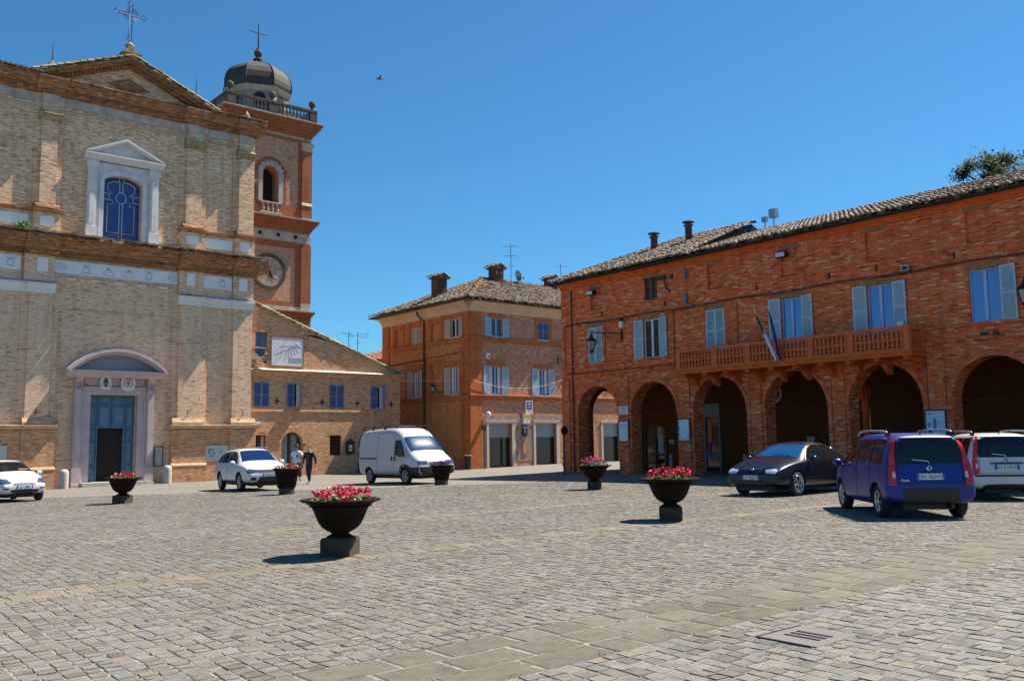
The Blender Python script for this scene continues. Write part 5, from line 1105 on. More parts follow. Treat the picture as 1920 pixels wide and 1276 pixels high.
em = wall(1.35, 4.1, -1, 9.2, [(1.5, 3.95, -1.0, 4.0, .6, 'a')]); em.box(0.001, 1.35, 0, .6, -1, 9.2); em.box(4.1, 11, 0, .6, -1, 9.2); em.add([(1.35, .6, 4.0), (4.1, .6, 4.0), (4.1, .6, 9.2), (1.35, .6, 9.2)], [(0, 1, 2, 3)])
em.v = [(v[1], v[0], v[2]) for v in em.v]; em.build('end_wall', BR_RB, TH)
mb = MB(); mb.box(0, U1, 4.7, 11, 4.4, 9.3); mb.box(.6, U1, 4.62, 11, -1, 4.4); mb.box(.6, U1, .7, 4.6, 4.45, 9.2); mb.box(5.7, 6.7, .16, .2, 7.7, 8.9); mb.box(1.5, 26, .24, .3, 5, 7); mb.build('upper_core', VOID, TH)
mb = MB(); mb.add([(0, .0, -.115), (U1, .0, -.115), (U1, 4.6, -.115), (0, 4.6, -.115)], [(0, 1, 2, 3)]); 
# trims
mb = MB()
for c in cen:
    mb.ring(arc(c, 2.64, 1.55, 180, 0, 24), arc(c, 2.64, 1.39, 180, 0, 24), -.045, 0.0); mb.prism([(c - .09, 4.03), (c + .09, 4.03), (c + .12, 4.3), (c - .12, 4.3)], -.08, 0)
for a, b in zip([-.35] + cen, cen + [28.6]):
    m = (a + b) / 2 if a > 0 else .5
    mb.box(m - .30, m + .30, -.06, 0, -1, 4.42) if a > 0 else mb.box(0, .55, -.06, 0, -1, 4.42)
    mb.box(m - .46 if a > 0 else 0, m + .46 if a > 0 else 1.1, -.03, 0, 2.58, 2.68)
mb.build('pilaster_and_arch_trim', BR_RB, TH)
mb = MB(); mb.prof([(0, 5.02), (-.08, 5.03), (-.1, 5.08), (-.1, 5.12), (0, 5.14)], 0, U1); mb.prof([(0, 4.52), (-.05, 4.53), (-.09, 4.6), (-.09, 4.66), (0, 4.68)], 0, U1); mb.prof([(0, 7.60), (-.04, 7.61), (-.04, 7.70), (0, 7.72)], 0, U1); mb.prof([(0, 7.3), (-.02, 7.31), (-.02, 7.36), (0, 7.38)], 0, U1)
mb.split('string_course', BR_RB, TH)
mb = MB(); mb.prof([(0, 8.98), (-.08, 9.0), (-.08, 9.08), (-.16, 9.1), (-.16, 9.17), (-.26, 9.19), (-.26, 9.26), (0, 9.28)], -.0, U1); mb.build('red_eaves_cornice', BR_RBT, TH)
mb = MB()
for a, b, z0, z1 in [(a - .12, b + .12, 6.89, 7.08) for a, b in wins.values()] + [(n[0] - .1, n[1] + .1, n[3] + .005, n[3] + .17) for n in nich]:
    k = 14
    for i in range(k): t = a + (b - a) * i / k; mb.box(t + .006, t + (b - a) / k - .006, -.014, 0, z0, z1)
mb.split('flat_brick_lintel', plain('buff_lintel_brick', (.30, .17, .08), .9, var=.25), TH)
# windows
def w2(k, L, Rr, gm, closed=False, ang=R(172), fm=FRAMEB, sw=.50, curtain=False):
    a, b = wins[k]
    if closed:
        w = window(TH, a, b, 5.10, 6.88, 0, .15, fm, GLASSD); c = (a + b) / 2; shutter(w, a, c - .003, 5.10, 6.88, .02, GREYSH); shutter(w, c + .003, b, 5.10, 6.88, .02, GREYSH, 0, 'R'); return w
    return w_open(TH, a, b, 5.10, 6.88, sw, GREYSH, gm, L, Rr, ang, fm=fm, curtain=curtain)
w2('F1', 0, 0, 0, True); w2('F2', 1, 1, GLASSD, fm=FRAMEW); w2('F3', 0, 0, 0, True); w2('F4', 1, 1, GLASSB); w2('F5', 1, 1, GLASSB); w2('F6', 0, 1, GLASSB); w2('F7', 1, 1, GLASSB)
w = window(TH, 5.80, 6.58, 7.76, 8.80, 0, .12, WOOD, GLASSD, sill=False)
# balcony
yb = -1.0; B0, B1 = 8.55, 18.85
bal = MB().box(B0 - .05, B1 + .05, yb - .08, 0, 4.16, 4.28).box(B0 - .1, B1 + .1, yb - .13, 0, 4.28, 4.33).build('balcony', BR_RBT, TH)
TERR = plain('terracotta_balustrade', (.62, .125, .035), .8, var=.22, bump=.2, scale=5)
posts = [8.62, 10.58, 12.21, 15.02, 16.63, 18.72]
mb = MB()
for p in posts: mb.box(p - .11, p + .11, yb - .07, yb + .10, 4.33, 5.22); 
for p in (8.62, 18.72): mb.box(p - .11, p + .11, -.2, -.0, 4.33, 5.22)
mb.split('post', TERR, bal)
for k in range(len(posts) - 1):
    a, b = posts[k] + .11, posts[k + 1] - .11; mb = MB()
    for z0, z1, o in ((4.33, 4.43, .03), (4.70, 4.76, .01), (5.06, 5.18, .04)): mb.box(a, b, yb - .03 - o, yb + .05 + o, z0, z1)
    n = int((b - a) / .165)
    for i in range(n):
        u = a + (b - a) * (i + .5) / n
        for z in (4.43, 4.76): mb.prism([(u - .030, z), (u + .030, z), (u + .030, z + .03), (u + .055, z + .10), (u + .025, z + .2), (u + .05, z + .27), (u - .05, z + .27), (u - .025, z + .2), (u - .055, z + .10), (u - .030, z + .03)], yb - .02, yb + .04)
    mb.build('balustrade_bay', TERR, bal)
for p, s in ((8.62, 1), (18.72, -1)):
    mb = MB(); x0, x1 = p - .07, p + .07
    for z0, z1 in ((4.33, 4.43), (4.70, 4.76), (5.06, 5.18)): mb.box(x0, x1, yb + .1, -.2, z0, z1)
    for i in range(4): y = yb + .22 + i * .155; mb.box(p - .02, p + .02, y - .035, y + .035, 4.43, 5.06)
    mb.build('balustrade_return', TERR, bal)
for i in range(10):
    u = B0 + .25 + i * (B1 - B0 - .5) / 9; MB().prof([(0, 4.16), (yb + .05, 4.16), (yb + .08, 4.05), (-.5, 3.98), (-.28, 3.78), (-.08, 3.66), (0, 3.62)], u - .1, u + .1).build('bracket', BR_RBT, TH)
# roof
def gslope(name, u0, u1, y0, y1, z0, z1, hip=False, par=None, gable_wall=False):
    mb = MB(); zb = z0 - .06; run = y1 - y0
    a = u0 + run if hip else u0
    mb.add([(u0, y0, z0), (u1, y0, z0), (u1, y1, z1), (a, y1, z1), (u0, y1 + run, z0), (u1, y1 + run, z0), (u0, y0, zb), (u1, y0, zb), (u0, y1 + run, zb), (u1, y1 + run, zb)],
           [(0, 1, 2, 3), (3, 2, 5, 4), (4, 0, 3), (0, 6, 7, 1), (6, 8, 9, 7), (4, 8, 6, 0), (1, 7, 9, 5, 2)])
    r = mb.build(name, plain('eaves_wood', (.03, .02, .015), .9, var=.2), par)
    L = math.hypot(run, z1 - z0)
    tiles((u0, y0 - .12, z0 + .015), (1, 0, 0), (0, run, z1 - z0), [[(0, 0), (u1 - u0, 0), (u1 - u0, L + .15), (a - u0, L + .15)]], w=.20, h=.34, r=.095, name='front_tiles', parent=r, rnd=.025, lift=.01)
    tiles((a, y1 - .12, z1 + .02), (0, 1, 0), (1, 0, 0), [[(0, 0), (.22, 0), (.22, u1 - a), (0, u1 - a)]], w=.24, h=.38, r=.13, name='ridge_tiles', parent=r)
    if hip:
        hd = Vector((run, run, z1 - z0)); sd_ = Vector((1, -1, 0)).normalized(); tiles(Vector((u0, y0, z0 + .06)), sd_, hd, [[(-.12, 0), (.12, 0), (.12, hd.length), (-.12, hd.length)]], w=.24, h=.38, r=.13, name='hip_tiles', parent=r)
    return r
rf2 = gslope('roof', 5.0, U1 + .4, -.52, 5.0, 9.28, 11.04, par=TH)
rf1 = gslope('high_roof', -.35, 8.6, -.50, 4.4, 9.33, 11.40, hip=True, par=TH)
for u, y, z0, z1 in ((4.1, 2.6, 10.2, 11.35), (6.15, 2.8, 10.3, 11.55)):
    mb = MB(); mb.lathe([(.17, z0), (.17, z1), (.24, z1 + .02), (.24, z1 + .06), (.13, z1 + .07), (.13, z1 + .16), (.30, z1 + .18), (.30, z1 + .22), (0, z1 + .27)], (u, y, 0), 14); mb.build('flue_pipe', plain('rusty_flue', (.09, .05, .06), .6, metal=.3, var=.3), rf1)
mb = MB(); mb.box(-.17, .17, -.15, .15, .2, .62); mb.tube([(0, 0, -.6), (0, 0, .3)], .03, 5); mb.tube([(-.5, 0, -.5), (-.5, 0, .22)], .03, 5); mb.box(-.62, -.38, -.1, .1, .1, .34)
mb.build('siren_box', METALG, None, FL(ORB, XB, NB, 9.2, 5.3, 11.5), RB_, label='small grey siren box on a post above the town hall ridge', category='siren')
antenna('dark aerial cut by the right edge of the photo above the town hall roof', FL(ORB, XB, NB, 19.1, 8.4, 10.2), RB_, 2.75, [(2.5, .8, .05, 5, .2, 0), (2.2, .6, 0, 4, .2, 0)])
# facade cables, drainpipe, duct
mb = MB(); mb.tube([(.85, -.07, -1), (.85, -.07, 8.9)], .038, 6); mb.build('drainpipe', CONDUIT, TH)
mb = MB()
zs = lambda u: 7.12 + .03 * math.sin(u * 1.3) + (.02 if u > 8 else 0)
mb.tube([(u, -.05, zs(u)) for u in np.arange(.3, 28, .7)], .022, 4); mb.tube([(u, -.05, zs(u) + .05) for u in np.arange(.3, 28, .7)], .014, 4)
mb.tube([(.3, -.05, 4.9), (.3, -.05, 7.12)], .015, 4); mb.tube([(7.55, -.05, 7.15), (7.55, -.05, 4.7), (7.7, -.05, 4.6)], .018, 4); mb.tube([(11.0, -.04, 5.2), (11.0, -.04, 7.1)], .012, 4); mb.tube([(3.2, -.04, 5.2), (3.2, -.04, 7.1)], .012, 4)
mb.tube([(u, -.11, 4.72 + .02 * math.sin(u * 3)) for u in np.arange(.2, 8.4, .5)], .02, 4)
for c in cen[2:6]: mb.tube([(c + 1.62, -.05, -.5), (c + 1.62, -.05, 4.3)], .022, 4)
mb.split('facade_cable', CONDUIT, TH)
for u, z0, z1 in ((8.3, 8.38, 8.80), (8.3, 7.3, 7.78)):
    mb = MB(); mb.box(u - .06, u + .06, -.14, 0, z0, z1)
    if z0 < 8: mb.tube([(u, -.08, z0 + .02), (u + .15, -.1, z0 - .1), (u + .38, -.1, z0 - .12)], .06, 8)
    mb.build('vent_duct', plain('blue_grey_duct', (.16, .17, .26), .5, var=.2), TH)
mb = MB(); mb.box(6.62, 7.15, -.12, 0, 8.58, 8.74); mb.box(7.42, 7.56, -.1, 0, 8.55, 8.72); mb.tube([(7.1, -.1, 8.5), (7.25, -.1, 8.1), (7.45, -.1, 7.95)], .04, 5); mb.split('rusty_fixture', CONDUIT, TH)
mb = MB(); mb.box(20.66, 20.94, -.01, 0, 4.5, 4.8); mb.box(21.1, 21.25, -.08, 0, 4.55, 4.8); mb.split('wall_vent', BLACK, TH)
for u in (3.0, 7.05, 12.0, 15.3, 17.2, 20): MB().box(u - .02, u + .02, -.06, 0, 7.36, 7.58).build('cable_clip', IRON, TH)
for i, (u, z) in enumerate(((2.42, 8.55), (13.35, 8.58))):
    mb = MB(); mb.box(-.24, .24, -.28, -.06, -.1, .12); mb.tube([(0, 0, 0), (0, -.12, 0)], .03, 5); mb.mat(1).box(-.2, .2, -.30, -.28, -.07, .09)
    mb.build('floodlight', [BLACK, plain('floodlight_glass', (.55, .6, .62), .15, var=.1)], None, FL(ORB, XB, NB, u, 0, z), RB_, label=['black floodlight in the niche at the left end of the town hall', 'black floodlight in the high niche above the flags'][i], category='floodlight', group='floodlights under the town hall eaves')
mb = MB(); mb.box(-.14, .14, -.2, 0, -.1, .1); mb.mat(1).box(-.1, .1, -.21, -.2, -.06, .06); mb.build('wall_camera', [METALG, BLACK], None, FL(ORB, XB, NB, 18.35, 0, 7.28), RB_, label='small grey wall light between the two rightmost balcony windows', category='wall light')
mb = MB(); mb.box(-.1, .1, -.12, 0, -.22, .06); mb.mat(1).box(-.08, .08, -.1, -.02, .06, .22); mb.build('wall_light', [PAPER, IRON], None, FL(ORB, XB, NB, 4.33, -.02, 6.9), RB_, label='small white wall light above the lantern bracket on the town hall', category='wall light')
lantern('large hanging lantern on a long scrolled bracket left of the open town hall window', FL(ORB, XB, NB, 4.3, -.02, 6.3), RB_, (-.55, -1.45), -.12, 1.15)
lantern('globe-like lantern cut by the right edge of the photo on the town hall', FL(ORB, XB, NB, 22.5, -.02, 6.15), RB_, (0, -.9), -.1, 1.1)
# plaque, notices
t = empty('street_plaque', FL(ORB, XB, NB, 4.33, -.065, 2.62), RB_, 'white marble street name plaque on the pier between the first two arches', 'sign'); MB().box(-.29, .29, -.03, 0, 0, .37).build('slab', STONEW, t)
text_mesh('PIAZZA', 'lettering', INK, t, (0, -.033, .26), (R(90), 0, 0), .12); text_mesh('ROMA', 'lettering', INK, t, (0, -.033, .10), (R(90), 0, 0), .12)
board('notice_sheet', 'white printed public notice in a dark frame on the pier below the street plaque', 'notice', ORB, XB, NB, RB_, 3.96, 4.66, 1.34, 2.34, -.065, BLACK, PAPER, [(.4, .6, .86, .88)] + [(.15, .85, .78 - k * .05, .795 - k * .05, 2) for k in range(5)], .05, .045)
t = board('mounted_poster', 'white and grey poster with dark blots on the pier between second and third arches', 'poster', ORB, XB, NB, RB_, 7.62, 8.32, 1.34, 2.34, -.065, BLACK, plain('poster_pale', (.62, .70, .80), .6, var=.12, scale=3), [], .05, .045)
rg = random.Random(8); mb = MB()
for k in range(26):
    a, r = rg.uniform(0, 6.28), rg.random(); e = rg.choice((0, 1)); u = rg.uniform(-.27, .27) if e else rg.choice((-.25, .25)) + rg.gauss(0, .03); z = (rg.choice((.1, .88)) + rg.gauss(0, .04)) if e else rg.uniform(.1, .9); s = rg.uniform(.015, .05); z = min(.93, max(.07, z)); u = min(.28, max(-.28, u))
    mb.add([(u + s * math.cos(q) * rg.uniform(.5, 1), -.034, z + s * math.sin(q) * rg.uniform(.5, 1)) for q in (0, 1.2, 2.4, 3.6, 5)], [(4, 3, 2, 1, 0)])
mb.build('blots', plain('poster_navy', (.04, .06, .12), .6, var=.2), t)
t = board('info_poster', 'pale blue arched-top poster with a bottle drawing behind the two small cars', 'poster', ORB, XB, NB, RB_, 18.68, 19.42, 1.2, 2.34, -.065, BLACK, plain('poster_blue', (.50, .64, .78), .6, var=.04), [(.08, .12, .86, .9, 1), (.15, .35, .87, .89, 0), (.38, .54, .36, .70, 1), (.42, .50, .70, .76, 1), (.6, .9, .64, .66, 2), (.6, .85, .58, .59, 2), (.6, .88, .5, .51, 2), (.6, .8, .44, .45, 2), (.12, .26, .5, .62, 1), (.14, .24, .36, .42, 2)], .05, .04)
# things under the arcade
def inner(u, y, z): return FL(ORB, XB, NB, u, y, z)
mb = MB(); mb.ring([(1.2, -.5)] + arc(1.97, 1.85, .77, 180, 0, 14, .35) + [(2.74, -.5)], [(1.32, -.5)] + arc(1.97, 1.85, .65, 180, 0, 14, .25) + [(2.62, -.5)], 4.52, 4.62); mb.box(1.93, 2.01, 4.53, 4.6, -.5, 2.05); d = mb.build('arched_door', WOOD, TH)
mb = MB(); mb.box(1.32, 2.62, 4.58, 4.595, -.5, 2.08); mb.build('pane', GLASSD, d); mb = MB(); mb.box(2.15, 2.5, 4.565, 4.575, .7, 1.6); mb.box(1.5, 1.68, 4.565, 4.575, .8, 1.0); mb.build('door_papers', plain('dim_paper', (.38, .42, .46), .7, var=.25, scale=8), d)
mb = MB(); mb.ring([(5.24, -.3), (5.24, 3.12), (6.19, 3.12), (6.19, -.3)], [(5.3, -.3), (5.3, 3.06), (6.13, 3.06), (6.13, -.3)], 4.5, 4.6); mb.box(5.3, 6.13, 4.52, 4.56, 2.5, 3.06); d = mb.build('office_door', plain('office_frame_grey', (.25, .25, .24), .6, var=.1), TH)
mb = MB(); mb.box(5.3, 6.13, 4.57, 4.59, -.3, 2.5); mb.build('pane', GLASSD, d); mb = MB(); mb.box(5.42, 5.66, 4.55, 4.56, 1.25, 2.3); mb.mat(1).box(5.4, 5.6, 4.545, 4.55, .6, 1.3); mb.mat(2).box(5.3, 6.13, 4.55, 4.56, .5, .68); mb.build('door_panel', [plain('orange_panel', (.75, .16, .02), .6, var=.1), plain('violet_panel', (.12, .06, .25), .6), plain('grey_blue_panel', (.15, .15, .25), .6)], d)
for k in range(7): pass
t = empty('wall_relief', inner(9.35, 4.55, 3.0), RB_, 'pale round relief on the back wall seen through the fourth arch', 'relief'); mb = MB(); mb.ring([(x - 0, z) for x, z in arc(0, .42, .42, 0, 360, 30)], arc(0, .42, .32, 0, 360, 30), -.08, 0); mb.build('ring', plain('relief_stone', (.55, .48, .4), .8, var=.2), t); mb = MB(); mb.prism([(-.12, .2), (.14, .2), (.18, .45), (.02, .66), (-.16, .5)], -.06, 0); mb.build('figure', MATS['relief_stone'], t)
t = empty('carved_column', inner(15.1, 2.3, -.2), RB_, 'tall carved red column standing in the dark behind the fifth arch', 'column')
RED = plain('column_red', (.80, .10, .02), .6, var=.35, bump=.3, scale=8); t.scale = (.62, .62, 1.0)
MB().lathe([(.30, 0), (.30, .3), (.24, .35), (.2, .5), (.2, 2.5), (.26, 2.6)], n=14).build('shaft', RED, t)
mb = MB(); mb.lathe([(.2, 2.6), (.26, 2.7), (.2, 2.85), (.22, 2.95), (.18, 3.0)], n=14)
for k in range(8): th = R(45 * k); mb.tube([(.12 * math.cos(th), .12 * math.sin(th), 3.0), (.3 * math.cos(th), .3 * math.sin(th), 3.25), (.26 * math.cos(th), .26 * math.sin(th), 3.5), (.1 * math.cos(th), .1 * math.sin(th), 3.65)], [.07, .08, .07, .03], 6)
mb.build('carved_top', RED, t)
t = empty('gilded_pole', inner(14.87, 3.0, -.2), RB_, 'thin gilded processional pole standing beside the red column', 'pole'); mb = MB(); mb.tube([(0, 0, 0), (0, 0, 2.5)], .035, 8); mb.lathe([(.12, 0), (.1, .1), (.03, .14)], n=10); mb.build('shaft', plain('gilt', (.55, .25, .06), .35, metal=.6, var=.3), t); mb = MB(); mb.sphere((0, 0, 2.55), .08, 10); mb.lathe([(.03, 2.6), (.06, 2.7), (0, 2.8)], n=8); mb.build('knob', MATS['gilt'], t)
mb = MB(); mb.box(-.16, .16, -.06, 0, 0, .2); mb.mat(1).box(-.1, .1, -.07, -.06, .04, .08); mb.build('small_notice', [plain('dim_white', (.4, .42, .44), .7), INK], None, inner(3.07, 4.6, 1.2), RB_, label='small white notice on the back wall right of the arched door', category='notice')
mb = MB(); mb.box(-.18, .18, -.14, 0, .0, .2); mb.box(-.12, .12, -.12, 0, -.35, 0); mb.build('wall_box', plain('dim_beige', (.42, .40, .34), .7), None, inner(11.15, 4.6, 1.28), RB_, label='small pale box on the back wall above the dark sedan', category='box')
mb = MB(); mb.box(-.16, .16, -.03, 0, 0, .34); mb.build('small_notice', MATS['dim_white'], None, inner(16.1, 4.6, 1.3), RB_, label='dim square notice on the back wall behind the fifth arch', category='notice')
mb = MB(); mb.tube([(u, 4.55, 2.95 + .0) for u in (0.7, 8, 20)], .02, 4); mb.build('inner_cable', BLACK, TH)
for i, (u, y) in enumerate(((7.6 - 1.0, .2), (10.05, .2))):
    pass
for i, (x, y, l) in enumerate(((7.33, 44.6, 'grey steel bollard under the second arch of the arcade'), (9.3, 40.2, 'grey steel bollard under the third arch of the arcade'))):
    p = Vector((x, y, 0)) - ORB; u = p.dot(XB); q = FL(ORB, XB, NB, (6.3, 10.4)[i], .9)
    t = empty('arcade_bollard', (q[0], q[1], Tz(q[0], q[1])), 0, l, 'bollard', 'steel bollards under the arcade'); MB().lathe([(.10, 0), (.10, .82), (.08, .88), (0, .9)], n=14).build('post', plain('bollard_blue_grey', (.16, .19, .25), .5, var=.1), t)
# flags on the balcony
def flag(lab, base, tip, cols, seed, w=.85):
    b, tp = Vector(base), Vector(tip); t = empty('balcony_flag', FL(ORB, XB, NB, *base), RB_, lab, 'flag', 'flags on the balcony'); d = tp - b
    MB().tube([(0, 0, 0), tuple(d)], .016, 6).sphere(tuple(d * 1.02), .035, 8).build('pole', plain('pole_white', (.6, .6, .6), .4, var=0), t)
    mb = MB(); nu, nv = 18, 12; L = d.length; rg = random.Random(seed)
    for i in range(nu + 1):
        f = .18 + .76 * i / nu; p = d * f
        for j in range(nv + 1):
            g = j / nv; hang = w * g * .30; fold = .05 * math.sin(g * 9 + f * 5 + seed) * g ** .5
            mb.v.append((p.x + fold + .10 * g, p.y - .04 * math.cos(g * 7 + seed) * g ** .5 - .02, p.z - hang * (1.9 - .6 * f)))
    for i in range(nu):
        for j in range(nv): q = i * (nv + 1) + j; mb.f.append([q, q + 1, q + nv + 2, q + nv + 1]); mb.m.append(min(len(cols) - 1, int((nu - 1 - i) / nu * len(cols)))); mb.sm.append(True)
    mb.build('cloth', cols, t)
FG, FW, FR, FB = plain('flag_green', (.01, .07, .03), .8), plain('flag_white', (.62, .66, .75), .8), plain('flag_red', (.50, .03, .03), .8), plain('flag_blue', (.02, .014, .16), .8)
flag('drooping green and white striped flag on a slanted pole on the balcony', (13.68, -1.12, 4.40), (13.02, -1.6, 6.35), [FG, FW, FW], 1)
flag('drooping dark blue flag on the balcony right of the striped flag', (13.72, -1.12, 4.40), (13.58, -1.5, 6.38), [FB], 3)
mb = MB(); mb.box(-.12, .12, -.06, 0, 0, .2); mb.build('notice_plate', PAPER, None, FL(ORB, XB, NB, 18.05, -.12, 5.25), RB_, label='small white plate on the shutter at the right end of the balcony', category='plate')
# ------------------------------------------------------------------ vehicles (local +X = forward, +Y = left)
def carpaint(name, col, metal=0.0, rough=.35, coat=.5): return plain(name, col, rough, metal, var=0, coat=coat)
TYRE = plain('tyre_rubber', (.018, .018, .018), .85, var=.2); RIM = plain('alloy_rim', (.42, .42, .44), .3, metal=.85, var=.1); PLAST = plain('black_bumper_plastic', (.02, .02, .021), .6, var=.1)
CGLASS = plain('car_glass', (.006, .009, .012), .03, var=0, ior=1.45); CGLASB = plain('car_windscreen', (.01, .02, .05), .03, var=0, ior=2.0)
CHROME = plain('chrome', (.7, .7, .72), .12, metal=1, var=0); HEAD = plain('headlight_glass', (.45, .5, .58), .08, var=.3, ior=1.7, scale=14); HEADD = plain('dark_headlight', (.05, .07, .14), .06, var=.5, ior=1.8, scale=14)
TAIL = plain('tail_light_red', (.62, .012, .01), .18, var=.15, scale=12); TAILW = plain('reverse_light', (.62, .5, .5), .2, var=.1); SEAM = plain('panel_gap', (.01, .01, .01), .8, var=0); PLATE = plain('number_plate', (.66, .68, .70), .5, var=0); PBLUE = plain('plate_blue', (.01, .05, .42), .5, var=0)
def interp(st, x, k):
    for a, b in zip(st, st[1:]):
        if a[0] <= x <= b[0]: f = (x - a[0]) / (b[0] - a[0]); return a[k] + (b[k] - a[k]) * f
    return st[0][k] if x < st[0][0] else st[-1][k]
class Car:
    def __init__(s, name, label, cat, x, y, az, st, paint, wheels, wr, hw, sill_black=0, group=None):
        s.t = empty(name, (x, y, 0), R(90 - az), label, cat, group); s.name = name; s.hw = hw
        # sit on the sloping ground
        fx = Vector((math.sin(R(az)), math.cos(R(az)), 0)); ly = Vector((-fx.y, fx.x, 0)); c = Vector((x, y, 0))
        def g(v): return Tz(v.x, v.y)
        zf, zr_ = g(c + fx * wheels[1]), g(c + fx * wheels[0]); zl, zr2 = g(c + ly * .7), g(c - ly * .7)
        s.t.location.z = zf + (zr_ - zf) * (wheels[1]) / (wheels[1] - wheels[0]); s.t.location.z = (zf + zr_) / 2
        fw_ = Vector((fx.x * (wheels[1] - wheels[0]), fx.y * (wheels[1] - wheels[0]), zf - zr_)).normalized(); lf = Vector((ly.x * 1.4, ly.y * 1.4, zl - zr2)).normalized(); upn = fw_.cross(lf).normalized(); lf = upn.cross(fw_)
        s.t.rotation_euler = Matrix((fw_, lf, upn)).transposed().to_euler()
        # shell
        vs = []; fs = []; K = 9
        for (X, zb, zs, zr, ws, wr2) in st:
            zt = zr - min(.07, (zr - zs) * .5 + .01)
            half = [(.0, zb), (ws * .80, zb), (ws * .97, zb + .07), (ws, zb + (zs - zb) * .35), (ws * 1.0, zb + (zs - zb) * .72), (ws * .965, zs), (wr2, zt), (wr2 * .72, zr - .008), (0, zr)]
            for yy, zz in half: vs.append((X, yy, zz))
            for yy, zz in half[1:-1]: vs.append((X, -yy, zz))
        M = 2 * K - 2
        def idx(i, j): # j around: 0..K-1 left, then right side back
            j %= M
            return i * M + j if j < K else i * M + K + (M - 1 - j)
        n = len(st)
        for i in range(n - 1):
            for j in range(M): fs.append((idx(i, j), idx(i, j + 1), idx(i + 1, j + 1), idx(i + 1, j)))
        for i, flip in ((0, False), (n - 1, True)):
            for j in range(K - 1):
                q = [idx(i, j), idx(i, (M - j) % M), idx(i, M - j - 1), idx(i, j + 1)]; q = list(dict.fromkeys(q)); fs.append(tuple(q[::-1]) if flip else tuple(q))
        me = bpy.data.meshes.new('b'); me.from_pydata(vs, [], fs)
        bm = bmesh.new(); bm.from_mesh(me); bmesh.ops.recalc_face_normals(bm, faces=bm.faces)
        cr = bm.edges.layers.float.new('crease_edge')
        for e in bm.edges:
            a, b = e.verts
            ja, jb = a.index % M, b.index % M
            belt = {5, K + 4}
            if ja in belt and jb in belt and a.index // M != b.index // M: e[cr] = .35
        bm.to_mesh(me); bm.free()
        o = bpy.data.objects.new('b', me); scene.collection.objects.link(o); sub = o.modifiers.new('s', 'SUBSURF'); sub.levels = 2; sub.render_levels = 2
        cut = []
        for wx in wheels:
            mb = MB()
            for sd in (-1, 1):
                q = MB(); N_ = 36; r = wr + .055; y0, y1 = sd * (hw - .30), sd * (hw + .3); v = [(wx + r * math.cos(2 * math.pi * i / N_), y0, wr + .01 + r * math.sin(2 * math.pi * i / N_)) for i in range(N_)] + [(wx + r * math.cos(2 * math.pi * i / N_), y1, wr + .01 + r * math.sin(2 * math.pi * i / N_)) for i in range(N_)]
                mb.add(v, [tuple(range(N_)), tuple(range(2 * N_ - 1, N_ - 1, -1))] + [(i, N_ + i, N_ + (i + 1) % N_, (i + 1) % N_) for i in range(N_)])
            c_ = mb.build('cut', PLAST); bm = bmesh.new(); bm.from_mesh(c_.data); bmesh.ops.recalc_face_normals(bm, faces=bm.faces); bm.to_mesh(c_.data); bm.free(); cut.append(c_)
            bo = o.modifiers.new('w', 'BOOLEAN'); bo.operation = 'DIFFERENCE'; bo.object = c_; bo.solver = 'EXACT'
        dg = bpy.context.evaluated_depsgraph_get(); me2 = bpy.data.meshes.new_from_object(o.evaluated_get(dg))
        for c_ in cut + [o]: bpy.data.objects.remove(c_)
        me2.materials.clear(); me2.materials.append(paint); me2.materials.append(PLAST)
        for p in me2.polygons:
            c_ = p.center; inwell = any((c_.x - wx) ** 2 + (c_.z - wr - .01) ** 2 < (wr + .052) ** 2 + .004 and abs(c_.y) > hw - .36 and abs(c_.y) < hw + .02 and (abs(p.normal.y) > .9 and p.normal.y * c_.y > 0 and abs(c_.y) < hw - .2 or abs(math.hypot(c_.x - wx, c_.z - wr - .01) - wr - .055) < .02 and abs(p.normal.y) < .3) for wx in wheels)
            p.material_index = 1 if inwell or c_.z < interp(st, c_.x, 1) + .015 or c_.z < sill_black else 0; p.use_smooth = True
        me2.name = 'body'; s.body = bpy.data.objects.new('body', me2); scene.collection.objects.link(s.body); s.body.parent = s.t
        try:
            es = s.body.modifiers.new('e', 'EDGE_SPLIT'); es.split_angle = R(38)
        except Exception: pass
        bm = bmesh.new(); bm.from_mesh(me2); bmesh.ops.triangulate(bm, faces=bm.faces); s.bvh = BVHTree.FromBMesh(bm); bm.free()
        s.wheels(wheels, wr)
    def ray(s, ax, a, b):
        """project (a,b) on the body: ax 'L'/'R' side with (x,z); 'F'/'B' front/back with (y,z); 'T' top with (x,y)"""
        O, D = {'L': ((a, 3, b), (0, -1, 0)), 'R': ((a, -3, b), (0, 1, 0)), 'F': ((4, a, b), (-1, 0, 0)), 'B': ((-4, a, b), (1, 0, 0)), 'T': ((a, b, 4), (0, 0, -1))}[ax]
        h = s.bvh.ray_cast(Vector(O), Vector(D)); return (h[0], h[1]) if h[0] is not None else (None, None)
    def panel(s, name, ax, poly, mat, off=.005, cell=.07, parent=None, build=True, mb=None):
        bm = bmesh.new(); vv = [bm.verts.new((p[0], p[1], 0)) for p in poly]; bm.faces.new(vv)
        for k in (0, 1):
            lo, hi = min(p[k] for p in poly), max(p[k] for p in poly); n = max(1, int((hi - lo) / cell)); nv = Vector((1, 0, 0)) if k == 0 else Vector((0, 1, 0))
            for i in range(1, n + 1): bmesh.ops.bisect_plane(bm, geom=bm.verts[:] + bm.edges[:] + bm.faces[:], plane_co=nv * (lo + (hi - lo) * i / (n + 1)), plane_no=nv)
        bad = []
        for v in bm.verts:
            h, nn = s.ray(ax, v.co.x, v.co.y)
            if h is None: bad.append(v); continue
            v.co = h + nn * off
        if bad: bmesh.ops.delete(bm, geom=bad, context='VERTS')
        bmesh.ops.recalc_face_normals(bm, faces=bm.faces)
        me = bpy.data.meshes.new(name); bm.to_mesh(me); bm.free(); me.materials.append(mat)
